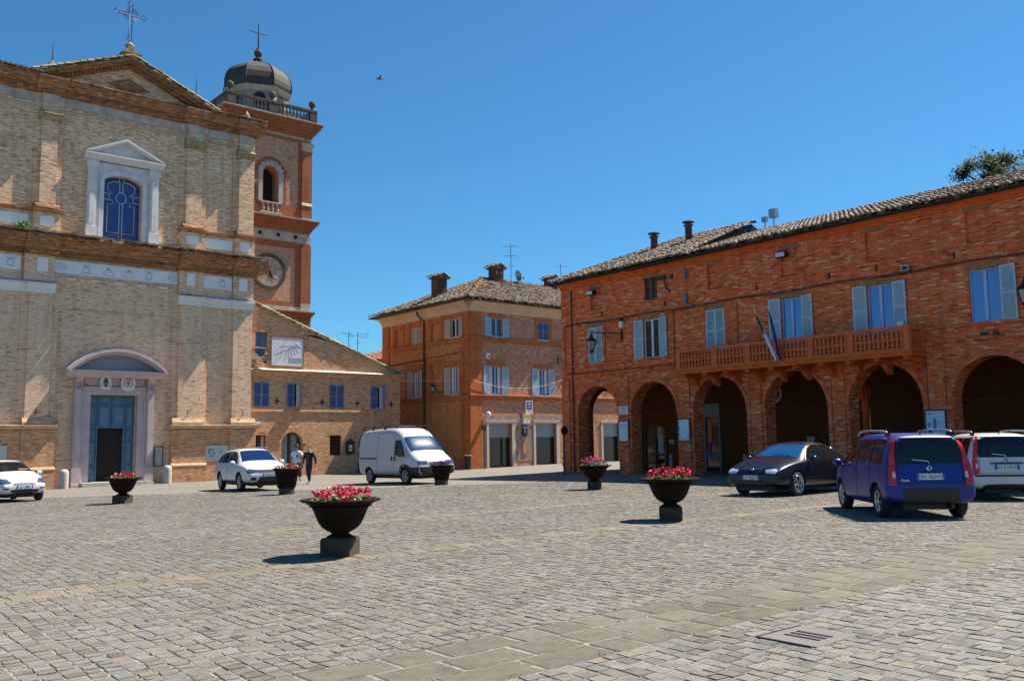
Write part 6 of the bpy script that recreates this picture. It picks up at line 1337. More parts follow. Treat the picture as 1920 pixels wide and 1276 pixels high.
        for p in me.polygons: p.use_smooth = True
        o = bpy.data.objects.new(name, me); scene.collection.objects.link(o); o.parent = parent or s.t; return o
    def sides(s, name, poly, mat, off=.005, cell=.07): return [s.panel(name, a, poly, mat, off, cell) for a in 'LR']
    def line(s, name, paths, r=.006, mat=None, off=.001):
        for ax, pts in paths:
            mb = MB(); P = []
            for a, b in zip(pts, pts[1:]):
                n = max(2, int(math.hypot(b[0] - a[0], b[1] - a[1]) / .06))
                for i in range(n + 1):
                    h, nn = s.ray(ax, a[0] + (b[0] - a[0]) * i / n, a[1] + (b[1] - a[1]) * i / n)
                    if h is not None: P.append(h + nn * off)
            if len(P) > 1: mb.tube(P, r, 4); mb.build(name, mat or SEAM, s.t)
    def wheels(s, ws, r):
        mbt = MB(); w = .19
        # tyre around local Y axis
        def ringv(mb, prof, n=28, smooth=True):
            vs = []; fs = []; k = len(prof)
            for i in range(n):
                a = 2 * math.pi * i / n
                for rr, yy in prof: vs.append((rr * math.cos(a), yy, rr * math.sin(a)))
            for i in range(n):
                for q in range(k - 1): fs.append((i * k + q, i * k + q + 1, ((i + 1) % n) * k + q + 1, ((i + 1) % n) * k + q))
            mb.add(vs, fs, smooth)
        ri = r * .66
        ringv(mbt, [(ri, -w / 2 + .02), (ri + .02, -w / 2), (r - .03, -w / 2 + .005), (r, -w / 2 + .03), (r, w / 2 - .03), (r - .03, w / 2 - .005), (ri + .02, w / 2), (ri, w / 2 - .02)])
        mbr = MB(); ringv(mbr, [(ri + .005, w / 2 - .015), (ri - .02, w / 2 - .012), (ri - .035, w / 2 - .04), (ri - .03, -.02)]); mbr.mat(1); ringv(mbr, [(ri - .03, -.02), (0, -.01)], smooth=False); mbr.mat(0)
        for k in range(5):
            a = 2 * math.pi * k / 5 + .3; c_, s_ = math.cos(a), math.sin(a)
            for da in (-.13, .13):
                ca, sa = math.cos(a + da), math.sin(a + da); P = [(c_ * .05, w / 2 - .03, s_ * .05), (ca * (ri - .02), w / 2 - .035, sa * (ri - .02))]; mbr.tube(P, [.022, .02], 5)
        mbr.add([(.055 * math.cos(2 * math.pi * i / 12), w / 2 - .015, .055 * math.sin(2 * math.pi * i / 12)) for i in range(12)], [tuple(range(11, -1, -1))])
        first = None
        for wx in ws:
            for sd in (1, -1):
                if first is None: t = mbt.build('wheel', TYRE, s.t); rm = mbr.build('rim', [RIM, BLACK], t); first = (t, rm)
                else:
                    t = first[0].copy(); scene.collection.objects.link(t); t.parent = s.t; rm = first[1].copy(); scene.collection.objects.link(rm); rm.parent = t
                t.location = (wx, sd * (s.hw - .125), r); t.rotation_euler = (0, .4 * wx, 0 if sd == 1 else math.pi)
    def plate(s, ax, y, z, txt, w=.52, h=.11, blue2=True):
        hh, nn = s.ray(ax, y, z); d = 1 if ax == 'F' else -1; X = hh.x + d * .012
        p = MB().box(X - .008, X + .008, y - w / 2, y + w / 2, z - h / 2, z + h / 2).build('number_plate', PLATE, s.t)
        mb = MB()
        for sd in (-1, 1): a = y + sd * (w / 2 - .022); mb.box(X - .009, X + .0095, a - .022, a + .022, z - h / 2, z + h / 2)
        mb.build('plate_band', PBLUE, p)
        text_mesh(txt, 'plate_lettering', INK, p, (X + d * .011, y, z - .004), (R(90), 0, R(90) if d > 0 else R(-90)), .108, sx=.9)
    def mirror(s, x, y, z, mat, k=1):
        for sd in (1, -1):
            mb = MB(); mb.sphere((0, 0, 0), .1, 12, .8); mb.v = [(v[0] * .75, v[1] * 1.05, v[2]) for v in mb.v]; mb.tube([(0, -sd * .05, -.04), (.04, -sd * .17, -.08)], .025, 6)
            o = mb.build('wing_mirror', mat, s.t, (x, sd * y, z)); o.scale = (k, k, k)
    def handle(s, xs, z):
        for x in xs:
            for ax in 'LR': s.panel('door_handle', ax, [(x - .09, z - .015), (x + .09, z - .015), (x + .09, z + .02), (x - .09, z + .02)], s.hm, .018)
def mirror_poly(P): return [(-a, b) for a, b in P][::-1]

# --- small hatchback-van (rear view), blue and white
PST = [(-1.78, .38, .55, .64, .68, .64), (-1.765, .34, .60, .72, .75, .72), (-1.73, .30, .74, .86, .785, .76), (-1.70, .28, .86, 1.0, .79, .75), (-1.66, .27, .92, 1.30, .795, .69), (-1.61, .26, .94, 1.48, .795, .65), (-1.50, .25, .94, 1.535, .80, .63), (-.9, .22, .94, 1.56, .80, .625), (0, .22, .93, 1.565, .80, .62), (.55, .22, .92, 1.52, .80, .61), (.85, .22, .92, 1.32, .80, .64), (1.12, .22, .90, 1.06, .79, .70), (1.5, .25, .85, .95, .76, .66), (1.74, .30, .72, .80, .70, .6), (1.82, .36, .55, .62, .6, .55)]
def panda(label, x, y, az, paint, plate_txt, bumper, rails_mat, badge4, name='small_estate_car'):
    c = Car(name, label, 'car', x, y, az, PST, paint, (-1.15, 1.15), .295, .80, .0); c.hm = paint
    c.sides('side_window', [(-1.48, .99), (-.86, .985), (-.86, 1.43), (-1.05, 1.45), (-1.42, 1.42)], CGLASS); c.sides('side_window', [(-.80, .985), (-.06, .975), (-.06, 1.44), (-.80, 1.44)], CGLASS); c.sides('side_window', [(.0, .975), (.98, .96), (.74, 1.22), (.52, 1.42), (.0, 1.44)], CGLASS)
    c.panel('rear_window', 'B', [(-.575, .99), (.575, .99), (.60, 1.1), (.535, 1.46), (-.535, 1.46), (-.60, 1.1)], CGLASS, .006)
    c.panel('windscreen', 'T', [(1.10, -.55), (1.10, .55), (.62, .5), (.62, -.5)], CGLASB, .006)
    for s in (1, -1):
        P = [(.595, .98), (.70, .95), (.69, 1.1), (.60, 1.45), (.53, 1.46), (.60, 1.15)]; c.panel('tail_light', 'B', P if s > 0 else mirror_poly(P), TAIL, .016)
        P2 = [(.60, .62), (.735, .60), (.725, .94), (.605, .955)]; lo = c.panel('tail_light', 'B', P2 if s > 0 else mirror_poly(P2), TAIL, .014)
        P3 = [(.61, .74), (.665, .74), (.66, .85), (.61, .855)]; c.panel('reverse_light', 'B', P3 if s > 0 else mirror_poly(P3), TAILW, .018, parent=lo)
    if bumper:   # dark lower bumper inset
        c.panel('bumper_insert', 'B', [(-.46, .33), (.46, .33), (.5, .52), (.46, .56), (-.46, .56), (-.5, .52)], PLAST, .012)
        c.panel('bumper_strip', 'B', [(.28, .60), (.62, .615), (.62, .635), (.28, .615)], CHROME, .008) if False else None
    else:
        c.panel('bumper_strip', 'B', [(-.70, .555), (.70, .555), (.71, .60), (-.71, .60)], PLAST, .014); c.panel('plate_garnish', 'B', [(-.36, .835), (.36, .835), (.34, .87), (-.34, .87)], PLAST, .02)
    c.line('panel_gap', [('B', [(-.56, .965), (-.585, .64), (.585, .64), (.56, .965)]), ('L', [(-.83, .32), (-.83, 1.45)]), ('L', [(-.03, .27), (-.03, 1.45)]), ('L', [(.92, .35), (.98, .95)]), ('L', [(-1.45, .72), (-1.36, .95)]), ('R', [(-.83, .32), (-.83, 1.45)]), ('R', [(-.03, .27), (-.03, 1.45)]), ('R', [(.92, .35), (.98, .95)])], .005)
    c.plate('B', 0.0, .765, plate_txt); c.handle((-.72, .12), .87)
    h, nn = c.ray('B', 0, .91); bd = MB(); bd.lathe([(.052, 0), (.052, .018), (.03, .026), (0, .028)], n=18); o = bd.build('badge', CHROME, c.t, tuple(h)); o.rotation_euler = (0, R(-90), 0); MB().lathe([(.030, .03), (0, .031)], n=14).build('badge_centre', plain('badge_red_blue', (.10, .05, .25), .3, var=0), o)
    h, nn = c.ray('B', .0, 1.04); MB().tube([tuple(h + Vector((-.03, .0, -.04))), tuple(h + Vector((-.035, .02, 0))), tuple(h + Vector((-.03, .30, .03)))], .010, 5).build('wiper', CHROME, c.t)
    for y, t_ in ((.45, 'Panda'), (-.45, badge4)):
        if t_: h, nn = c.ray('B', y, .70); text_mesh(t_, 'model_lettering', CHROME, c.t, (h.x - .012, y, .70), (R(90), 0, R(-90)), .06)
    for s in (1, -1):
        mb = MB(); y_ = s * .58; mb.tube([(-1.40, y_, 1.50), (-1.30, y_, 1.575), (-1.05, y_, 1.595), (-.2, y_, 1.605), (.25, y_, 1.585), (.36, y_, 1.52)], [.026, .024, .02, .02, .024, .026], 7); mb.mat(1).box(-1.44, -1.30, y_ - .03, y_ + .03, 1.49, 1.57); mb.mat(1).box(-.40, -.30, y_ - .02, y_ + .02, 1.53, 1.6); mb.build('roof_rail', [rails_mat, PLAST], c.t)
    MB().tube([(-1.35, 0, 1.53), (-1.5, 0, 1.60)], .012, 5).build('roof_aerial', BLACK, c.t)
    c.mirror(.86, .90, .98, paint, .95)
    mb = MB(); mb.box(-1.6, 1.4, -.45, .45, .17, .30); mb.tube([(-1.80, -.35, .24), (-1.3, -.35, .22)], .035, 8); mb.build('underbody', PLAST, c.t)
    for s in (1, -1):
        P = [(.40, .62), (.66, .60), (.64, .80), (.45, .78)]; c.panel('headlight', 'F', P if s > 0 else mirror_poly(P), HEAD, .008)
    return c
BLUEP = carpaint('blue_car_paint', (.0, .016, .20), .0, .4, .12); WHITEP = carpaint('white_car_paint', (.55, .56, .59)); NAVYP = carpaint('navy_car_paint', (.001, .003, .012), 0, .3, .08)
SILV = plain('silver_rail', (.35, .38, .42), .35, metal=.7, var=.1)
panda('dark blue small car with roof rails seen from behind, nearest of the cars', 7.62, 18.25, 4, BLUEP, 'DN 365VV', True, SILV, '')
panda('white small estate car seen from behind at the right edge, beside the blue car', 11.55, 22.6, 10, WHITEP, 'EH 317KW', False, SILV, '4x4')
# --- dark blue saloon
BST = [(-2.27, .42, .62, .72, .74, .68), (-2.24, .36, .76, .86, .80, .73), (-2.15, .30, .86, .99, .84, .76), (-1.75, .25, .90, 1.06, .875, .73), (-1.35, .23, .91, 1.18, .89, .66), (-.9, .20, .91, 1.35, .90, .61), (-.4, .19, .90, 1.42, .905, .595), (.1, .19, .89, 1.40, .905, .60), (.45, .19, .88, 1.29, .90, .64), (.8, .19, .88, 1.12, .895, .72), (1.05, .20, .87, .99, .89, .78), (1.5, .22, .83, .93, .87, .78), (1.95, .24, .74, .83, .82, .72), (2.17, .27, .64, .72, .76, .68), (2.26, .32, .52, .58, .70, .64)]
c = Car('saloon_car', 'dark navy saloon car with a blue windscreen parked facing left in front of the arcade', 'car', 7.81, 25.5, 226, BST, NAVYP, (-1.40, 1.36), .315, .905, .0); c.hm = NAVYP
c.sides('side_window', [(-1.08, .96), (-.22, .945), (-.26, 1.33), (-.62, 1.32), (-.90, 1.22)], CGLASS); c.sides('side_window', [(-.16, .945), (.82, .92), (.60, 1.08), (.35, 1.24), (.05, 1.32), (-.18, 1.33)], CGLASS); c.sides('side_window', [(-1.50, .98), (-1.14, .97), (-.98, 1.20), (-1.1, 1.18)], CGLASS)
c.panel('windscreen', 'T', [(1.0, -.68), (1.0, .68), (.28, .52), (.28, -.52)], plain('blue_windscreen', (.004, .05, .16), .03, var=.2, ior=2.2, scale=1.5), .007, .06)  # windscreen glass given a blue base colour
c.panel('rear_window', 'T', [(-1.62, -.56), (-.98, -.50), (-.98, .50), (-1.62, .56)], CGLASS, .007)
for s in (1, -1):
    P = [(.42, .60), (.68, .585), (.72, .66), (.66, .72), (.40, .69)]; hl = c.panel('headlight', 'F', P if s > 0 else mirror_poly(P), HEAD, .008, .04)
    P = [(.04, .56), (.31, .57), (.33, .65), (.28, .70), (.05, .70)]; c.panel('kidney_grille', 'F', P if s > 0 else mirror_poly(P), BLACK, .010)
    P = [(.04, .70), (.29, .70), (.29, .717), (.04, .717)]; c.panel('chrome_trim', 'F', P if s > 0 else mirror_poly(P), CHROME, .018)
    P = [(.46, .33), (.70, .34), (.68, .42), (.5, .42)]; c.panel('fog_light', 'F', P if s > 0 else mirror_poly(P), BLACK, .008)
c.panel('lower_grille', 'F', [(-.40, .31), (.40, .31), (.36, .44), (-.36, .44)], BLACK, .008)
c.line('window_trim', [(a, [(-1.48, .955), (-.2, .925), (.86, .895)]) for a in 'LR'] + [(a, [(-1.40, 1.02), (-1.1, 1.25), (-.6, 1.35), (-.1, 1.36), (.35, 1.275), (.86, .91)]) for a in 'LR'], .009, CHROME)
c.line('panel_gap', [(a, [(-.19, .26), (-.19, .93)]) for a in 'LR'] + [(a, [(.86, .35), (.90, .88)]) for a in 'LR'] + [(a, [(-1.05, .65), (-1.02, .94)]) for a in 'LR'] + [('T', [(1.05, .74), (1.9, .62), (2.12, .44)]), ('T', [(1.05, -.74), (1.9, -.62), (2.12, -.44)])], .004)
c.plate('F', 0, .495, 'CZ 966DV'); c.handle((-.95, .0), .80); c.mirror(.72, .98, .96, NAVYP)
h, nn = c.ray('T', 2.16, 0); o = MB().lathe([(.042, 0), (.04, .012), (0, .015)], n=16).build('badge', CHROME, c.t, tuple(h)); o.rotation_euler = (0, R(35), 0)
for s in (1, -1): c.panel('side_indicator', 'L' if s > 0 else 'R', [(1.0, .60), (1.11, .60), (1.11, .63), (1.0, .63)], CHROME, .006)
MB().box(-2.0, 2.0, -.5, .5, .14, .26).build('underbody', PLAST, c.t)
MB().tube([tuple(c.ray('T', .98, .45)[0] + Vector((0, 0, .012))), tuple(c.ray('T', .90, -.15)[0] + Vector((0, 0, .014)))], .01, 4).build('wiper', BLACK, c.t)
mb = MB(); mb.tube([(1.36 + .222 * math.cos(R(q)), .905 - .03, .315 + .222 * math.sin(R(q))) for q in range(0, 361, 15)], .014, 5); mb.build('polished_rim_lip', CHROME, c.t)
# --- white compact SUV
SST = [(-2.25, .48, .66, .76, .80, .76), (-2.23, .40, .78, .92, .87, .82), (-2.18, .34, .94, 1.10, .905, .82), (-2.06, .32, 1.04, 1.32, .915, .75), (-1.85, .31, 1.07, 1.53, .92, .69), (-1.5, .30, 1.07, 1.63, .925, .665), (-.6, .30, 1.05, 1.68, .925, .66), (.1, .30, 1.03, 1.665, .925, .66), (.45, .30, 1.02, 1.58, .925, .68), (.85, .30, 1.02, 1.34, .92, .73), (1.2, .30, 1.01, 1.13, .915, .80), (1.7, .30, .96, 1.05, .895, .80), (2.1, .32, .86, .96, .85, .77), (2.24, .36, .68, .78, .79, .72), (2.30, .42, .56, .63, .72, .66)]
c = Car('suv_car', 'white compact SUV parked in front of the church notice board', 'car', -10.72, 37.4, 147, SST, WHITEP, (-1.36, 1.32), .355, .92, .0); c.hm = WHITEP
c.sides('side_window', [(-1.84, 1.14), (-1.3, 1.12), (-1.22, 1.53), (-1.5, 1.52)], CGLASS); c.sides('side_window', [(-1.24, 1.12), (-.34, 1.10), (-.30, 1.55), (-1.18, 1.54)], CGLASS); c.sides('side_window', [(-.27, 1.10), (.98, 1.06), (.55, 1.38), (.25, 1.52), (-.23, 1.55)], CGLASS)
c.panel('windscreen', 'T', [(1.14, -.70), (1.14, .70), (.38, .57), (.38, -.57)], plain('deep_blue_windscreen', (.006, .014, .07), .03, var=.3, ior=2.0, scale=1.5), .007, .06)
for s in (1, -1):
    P = [(.42, .72), (.80, .70), (.83, .80), (.74, .86), (.42, .82)]; c.panel('headlight', 'F', P if s > 0 else mirror_poly(P), HEADD, .01, .04)
    P = [(.50, .42), (.76, .44), (.66, .54), (.50, .53)]; c.panel('air_intake', 'F', P if s > 0 else mirror_poly(P), BLACK, .01)
c.panel('grille', 'F', [(-.40, .70), (.40, .70), (.42, .83), (-.42, .83)], BLACK, .01); c.panel('grille_bar', 'F', [(-.40, .77), (.40, .77), (.40, .785), (-.40, .785)], CHROME, .02); c.panel('lower_intake', 'F', [(-.46, .40), (.46, .40), (.36, .55), (-.36, .55)], BLACK, .01)
c.line('panel_gap', [(a, [(-.31, .36), (-.31, 1.10)]) for a in 'LR'] + [(a, [(.90, .40), (.94, 1.0)]) for a in 'LR'] + [(a, [(-1.2, .70), (-1.24, 1.1)]) for a in 'LR'], .005)
c.sides('sill_cladding', [(-.93, .30), (.88, .30), (.88, .41), (-.93, .41)], PLAST, .012); c.line('window_trim', [(a, [(-1.86, 1.10), (-.3, 1.07), (1.0, 1.03)]) for a in 'LR'], .008, CHROME)
c.plate('F', 0, .62, 'FX 214'); c.handle((-1.05, -.12), .93); c.mirror(.80, 1.0, 1.10, WHITEP, 1.15)
for s in (1, -1): MB().tube([(-1.6, s * .60, 1.63), (-1.4, s * .62, 1.70), (.0, s * .62, 1.71), (.2, s * .60, 1.65)], .02, 6).build('roof_rail', SILV, c.t)
MB().box(-1.9, 1.9, -.5, .5, .2, .38).build('underbody', PLAST, c.t)
# --- white hatchback at the left edge
HST = [(-2.02, .44, .62, .72, .70, .64), (-1.99, .36, .80, .94, .78, .72), (-1.92, .31, .92, 1.18, .82, .67), (-1.72, .28, .94, 1.38, .84, .61), (-1.2, .25, .94, 1.48, .845, .60), (-.3, .22, .92, 1.50, .85, .60), (.15, .22, .91, 1.44, .85, .61), (.6, .22, .91, 1.25, .85, .66), (1.0, .22, .91, 1.05, .84, .73), (1.4, .24, .85, .96, .82, .72), (1.8, .27, .72, .82, .76, .67), (1.98, .30, .60, .68, .70, .62), (2.04, .36, .50, .56, .62, .56)]
c = Car('hatchback_car', 'white hatchback facing the viewer, cut by the left edge of the photo', 'car', -18.75, 33.75, 133, HST, WHITEP, (-1.255, 1.255), .30, .85, .0); c.hm = WHITEP
c.sides('side_window', [(-1.35, 1.0), (-.30, .98), (-.3, 1.38), (-1.2, 1.37)], CGLASS); c.sides('side_window', [(-.24, .98), (.85, .95), (.45, 1.2), (.15, 1.35), (-.24, 1.39)], CGLASS)
c.panel('windscreen', 'T', [(.96, -.64), (.96, .64), (.14, .52), (.14, -.52)], CGLASS, .007, .06)
for s in (1, -1):
    P = [(.42, .66), (.70, .63), (.77, .70), (.72, .82), (.52, .80)]; c.panel('headlight', 'F', P if s > 0 else mirror_poly(P), HEADD, .01, .04); P = [(.50, .45), (.68, .46), (.68, .50), (.50, .50)]; c.panel('side_grille', 'F', P if s > 0 else mirror_poly(P), BLACK, .008)
c.panel('grille', 'F', [(-.38, .60), (.38, .60), (.34, .66), (-.34, .66)], BLACK, .01); c.panel('lower_grille', 'F', [(-.42, .33), (.42, .33), (.48, .44), (-.48, .44)], BLACK, .01)
c.line('panel_gap', [('T', [(1.02, .70), (1.7, .62), (1.97, .40), (1.97, -.40), (1.7, -.62), (1.02, -.70)]), ('L', [(.86, .35), (.9, .9)]), ('R', [(.86, .35), (.9, .9)]), ('R', [(-.27, .3), (-.27, .95)])], .005)
c.plate('F', 0, .53, 'EJ 118N'); c.handle((-.1,), .82); c.mirror(.72, .93, 1.0, WHITEP); MB().box(-1.7, 1.7, -.5, .5, .16, .3).build('underbody', PLAST, c.t)
mb = MB(); mb.box(0, .04, -.16, .16, 0, .05); h, nn = c.ray('T', .88, .3); mb.build('windscreen_paper', plain('dash_paper_green', (.35, .42, .2), .7), c.t, tuple(h + Vector((.0, 0, .008))))
# --- white panel van
VST = [(-2.40, .50, 1.35, 2.10, .94, .84), (-2.38, .42, 1.35, 2.22, .96, .865), (-2.30, .36, 1.35, 2.31, .98, .88), (-1.5, .34, 1.35, 2.36, .995, .88), (0, .34, 1.35, 2.37, .995, .88), (.30, .34, 1.34, 2.355, .99, .87), (.68, .34, 1.30, 2.27, .985, .85), (.98, .34, 1.25, 2.08, .985, .83), (1.36, .34, 1.18, 1.695, .975, .85), (1.71, .34, 1.12, 1.335, .965, .87), (2.05, .34, 1.02, 1.18, .94, .86), (2.28, .36, .86, 1.02, .90, .83), (2.38, .38, .74, .84, .88, .82), (2.41, .42, .62, .70, .84, .78)]
VANP = carpaint('van_white_paint', (.48, .48, .485), 0, .38)
c = Car('panel_van', 'tall white panel van with roof bars and black front bumper in front of the rectory', 'van', -4.65, 39.6, 141, VST, VANP, (-1.50, 1.40), .335, .985, .0); c.hm = PLAST
c.sides('side_window', [(.62, 1.20), (1.42, 1.14), (1.22, 1.50), (.96, 1.82), (.62, 1.84)], CGLASS)
c.panel('windscreen', 'T', [(1.68, -.80), (1.68, .80), (1.06, .75), (1.06, -.75)], plain('van_windscreen', (.01, .04, .10), .085, var=.2, ior=2.0, scale=2), .008, .06)
c.panel('bumper', 'F', [(-.9, .34), (.9, .34), (.9, .70), (-.9, .70)], PLAST, .02, .08)
for a in 'LR': c.panel('bumper_side', a, [(1.80, .34), (2.36, .36), (2.36, .70), (1.78, .70), (1.66, .56)], PLAST, .015, .06); c.panel('arch_trim', a, [(.92, .34), (1.0, .34), (1.05, .50), (1.2, .68), (1.4, .745), (1.62, .68), (1.75, .55), (1.85, .70), (1.62, .80), (1.4, .83), (1.12, .76), (.98, .58)], PLAST, .012, .06)
for s in (1, -1):
    P = [(.44, .80), (.88, .80), (.88, .95), (.44, .95)]; c.panel('headlight', 'F', P if s > 0 else mirror_poly(P), HEADD, .012, .05); P = [(.86, .81), (.895, .81), (.895, .94), (.86, .94)]; c.panel('indicator', 'F', P if s > 0 else mirror_poly(P), HEAD, .02)
c.panel('grille', 'F', [(-.40, .80), (.40, .80), (.38, .90), (-.38, .90)], PLAST, .012)
c.line('panel_gap', [(a, [(.55, .36), (.55, 2.1)]) for a in 'LR'] + [(a, [(-.75, .40), (-.75, 2.15), (.50, 2.15)]) for a in 'LR'] + [('T', [(1.75, .8), (2.2, .78)])], .007)
for a in 'LR': c.panel('slide_rail', a, [(-2.25, 1.06), (-.80, 1.04), (-.80, 1.10), (-2.25, 1.12)], PLAST, .01); c.panel('door_handle', a, [(.36, .98), (.48, .98), (.48, 1.16), (.36, 1.16)], PLAST, .012); c.panel('door_handle', a, [(.62, .98), (.74, .98), (.74, 1.16), (.62, 1.16)], PLAST, .012)
for s in (1, -1): MB().box(-.06, .06, -.09, .09, -.17, .19).build('wing_mirror', PLAST, c.t, (1.34, s * 1.13, 1.30))
mb = MB()
for x in (-2.1, -1.3, -.3): mb.tube([(x, -.84, 2.34), (x, -.84, 2.44), (x, .84, 2.44), (x, .84, 2.34)], .025, 5); mb.box(x - .05, x + .05, -.88, -.8, 2.30, 2.40)
for y in (-.78, .78): mb.tube([(-2.2, y, 2.46), (.95 - .1, y, 2.46)], .02, 5)
mb.tube([(.55, .78, 2.3), (.55, .78, 2.46)], .02, 5); mb.tube([(.55, -.78, 2.3), (.55, -.78, 2.46)], .02, 5); mb.build('roof_rack', PLAST, c.t)
MB().box(-2.1, 2.0, -.6, .6, .22, .42).build('underbody', PLAST, c.t); MB().tube([tuple(c.ray('T', 1.7, -.4)[0] + Vector((0, 0, .02))), tuple(c.ray('T', 1.62, .2)[0] + Vector((0, 0, .02)))], .012, 4).build('wiper', BLACK, c.t)
# ------------------------------------------------------------------ planters
CAST = plain('cast_iron_brown', (.013, .008, .005), .8, var=.35, bump=.4, scale=14, spec=.12); PEDE = plain('planter_pedestal', (.06, .043, .027), .9, var=.3, bump=.4, scale=10); SOIL = plain('soil', (.05, .035, .02), .95, var=.4)
def petals(nm, cols): return island(nm, [(i / max(1, len(cols) - 1), c) for i, c in enumerate(cols)], rough=.6, bump=0, namt=.15)
PINKRED = petals('petal_red_pink', [(.60, .012, .035), (.74, .03, .08), (.80, .10, .18), (.64, .01, .04)]); PINK = petals('petal_magenta', [(.60, .04, .16), (.72, .10, .28), (.70, .22, .40), (.55, .02, .10)]); REDW = petals('petal_red', [(.52, .005, .01), (.62, .01, .02), (.60, .02, .06)]); PURPL = petals('petal_purple', [(.06, .02, .28), (.10, .03, .38), (.16, .06, .45)]); WHITEPET = petals('petal_white', [(.75, .65, .62), (.8, .75, .7)])
LEAFG = island('geranium_leaf', [(0, (.05, .12, .02)), (.5, (.11, .20, .03)), (.85, (.20, .27, .05)), (1, (.30, .28, .08))], rough=.6, bump=0, namt=.3)
def planter(lab, x, y, prof, ped, hgt, petal, nfl, spread, lift, seed, nwhite=0, scale=1, fh=.2, rz=.3, az_=0):
    t = empty('flower_planter', (x, y, Tz(x, y)), rz, lab, 'planter', 'dark urn planters on the square'); rg = random.Random(seed)
    mb = MB()
    if ped: a, h = ped; mb.lathe([(a * 1.12, -.05), (a * 1.12, h * .88), (a * 1.05, h)], n=4, smooth=False, rot=R(45) - .3 - R(9) + R(az_))
    else: a, h = .26, .22; mb.lathe([(.27, -.05), (.27, .22)], n=20)
    mb.build('pedestal', PEDE, t)
    mb = MB(); mb.lathe(prof, n=40); b = mb.build('bowl', CAST, t)
    zt = hgt; rr = spread
    MB().lathe([(rr * 1.02, zt - .06), (0, zt - .03)], n=24).build('soil', SOIL, t)
    lf = MB(); fl = MB(); wh = MB(); stx = MB()
    def leaf(c, s):
        a = Vector((rg.gauss(0, 1), rg.gauss(0, 1), rg.gauss(0, .5))).normalized(); b_ = a.cross(Vector((rg.gauss(0, .4), rg.gauss(0, .4), 1))).normalized(); lf.add([c - a * s, c + b_ * s * .8, c + a * s, c - b_ * s * .8], [(0, 1, 2, 3)])
    for i in range(520):
        th = rg.uniform(0, 6.283); r = rr * rg.random() ** .5; hmax = fh * (1 - (r / rr) ** 2 * .7); leaf(Vector((r * math.cos(th), r * math.sin(th), zt - .04 + rg.uniform(.2, 1) * hmax)), rg.uniform(.018, .042))
    for i in range(nfl):
        th = rg.uniform(0, 6.283); r = rr * .97 * rg.random() ** .5; u = r * math.cos(th); hmax = fh * (1 - (r / rr) ** 2 * .5)
        z = zt + hmax * rg.uniform(.5, 1.55) + lift * max(0, u / rr) * rg.uniform(.2, 1); c = Vector((u, r * math.sin(th), z)); M_ = wh if rg.random() < nwhite else fl
        stx.tube([(c.x * .8, c.y * .8, zt - .02), tuple(c)], .004, 3, False)
        R0 = rg.uniform(.030, .052)
        for k in range(24):
            d = Vector((rg.gauss(0, 1), rg.gauss(0, 1), rg.gauss(0, .8))).normalized(); p = c + d * R0 * rg.uniform(.6, 1); a = d.orthogonal().normalized(); b_ = d.cross(a); s = rg.uniform(.011, .019)
            M_.add([p + a * s, p + b_ * s, p - a * s, p - b_ * s], [(0, 1, 2, 3)])
    lf.build('leaves', LEAFG, t); fl.build('blossoms', petal, t); stx.build('stems', MATS['stem_green'], t)
    if nwhite and wh.v: wh.build('white_blossoms', WHITEPET, t)
    return t
URN = [(.12, .24), (.18, .245), (.19, .262), (.15, .285), (.118, .30), (.13, .318), (.19, .345), (.255, .39), (.30, .45), (.335, .52), (.365, .60), (.395, .66), (.43, .70), (.49, .735), (.545, .75), (.562, .758), (.562, .775), (.54, .78), (.47, .755), (.38, .70), (.3, .68)]
def urn(s, k=1): return [(r * s, z * k) for r, z in URN]
planter('nearest large dark urn planter with tall pink-red geraniums in the foreground', -2.45, 12.95, URN, (.27, .25), .74, PINKRED, 62, .44, .14, 1, .12, fh=.14)
planter('dark urn planter with red geraniums, left of the navy saloon car', 2.93, 17.25, urn(1.0), (.27, .25), .74, PINKRED, 60, .44, 0, 2, 0, fh=.17)
planter('dark urn planter with magenta pink flowers in front of the first arch', 2.56, 29.1, urn(1.0, .98), (.27, .25), .73, PINK, 55, .46, 0, 3, 0, fh=.22)
planter('dark urn planter with red and white flowers in front of the church door', -12.5, 29.3, urn(1.04, 1.04), (.28, .26), .77, REDW, 34, .42, 0, 4, .22, fh=.14)
TUB = [(.20, .20), (.27, .22), (.30, .24), (.36, .5), (.40, .75), (.44, .84), (.50, .87), (.51, .90), (.46, .91), (.40, .88), (.3, .86)]
planter('straight-sided dark tub planter with red flowers in front of the white SUV', -7.98, 32.2, TUB, None, .88, PINKRED, 42, .42, 0, 5, .1, fh=.12)
planter('small dark tub planter with purple flowers in front of the van bumper', -2.88, 36.4, [(r * .95, z * .86) for r, z in TUB], None, .76, PURPL, 46, .34, 0, 6, 0, fh=.12)

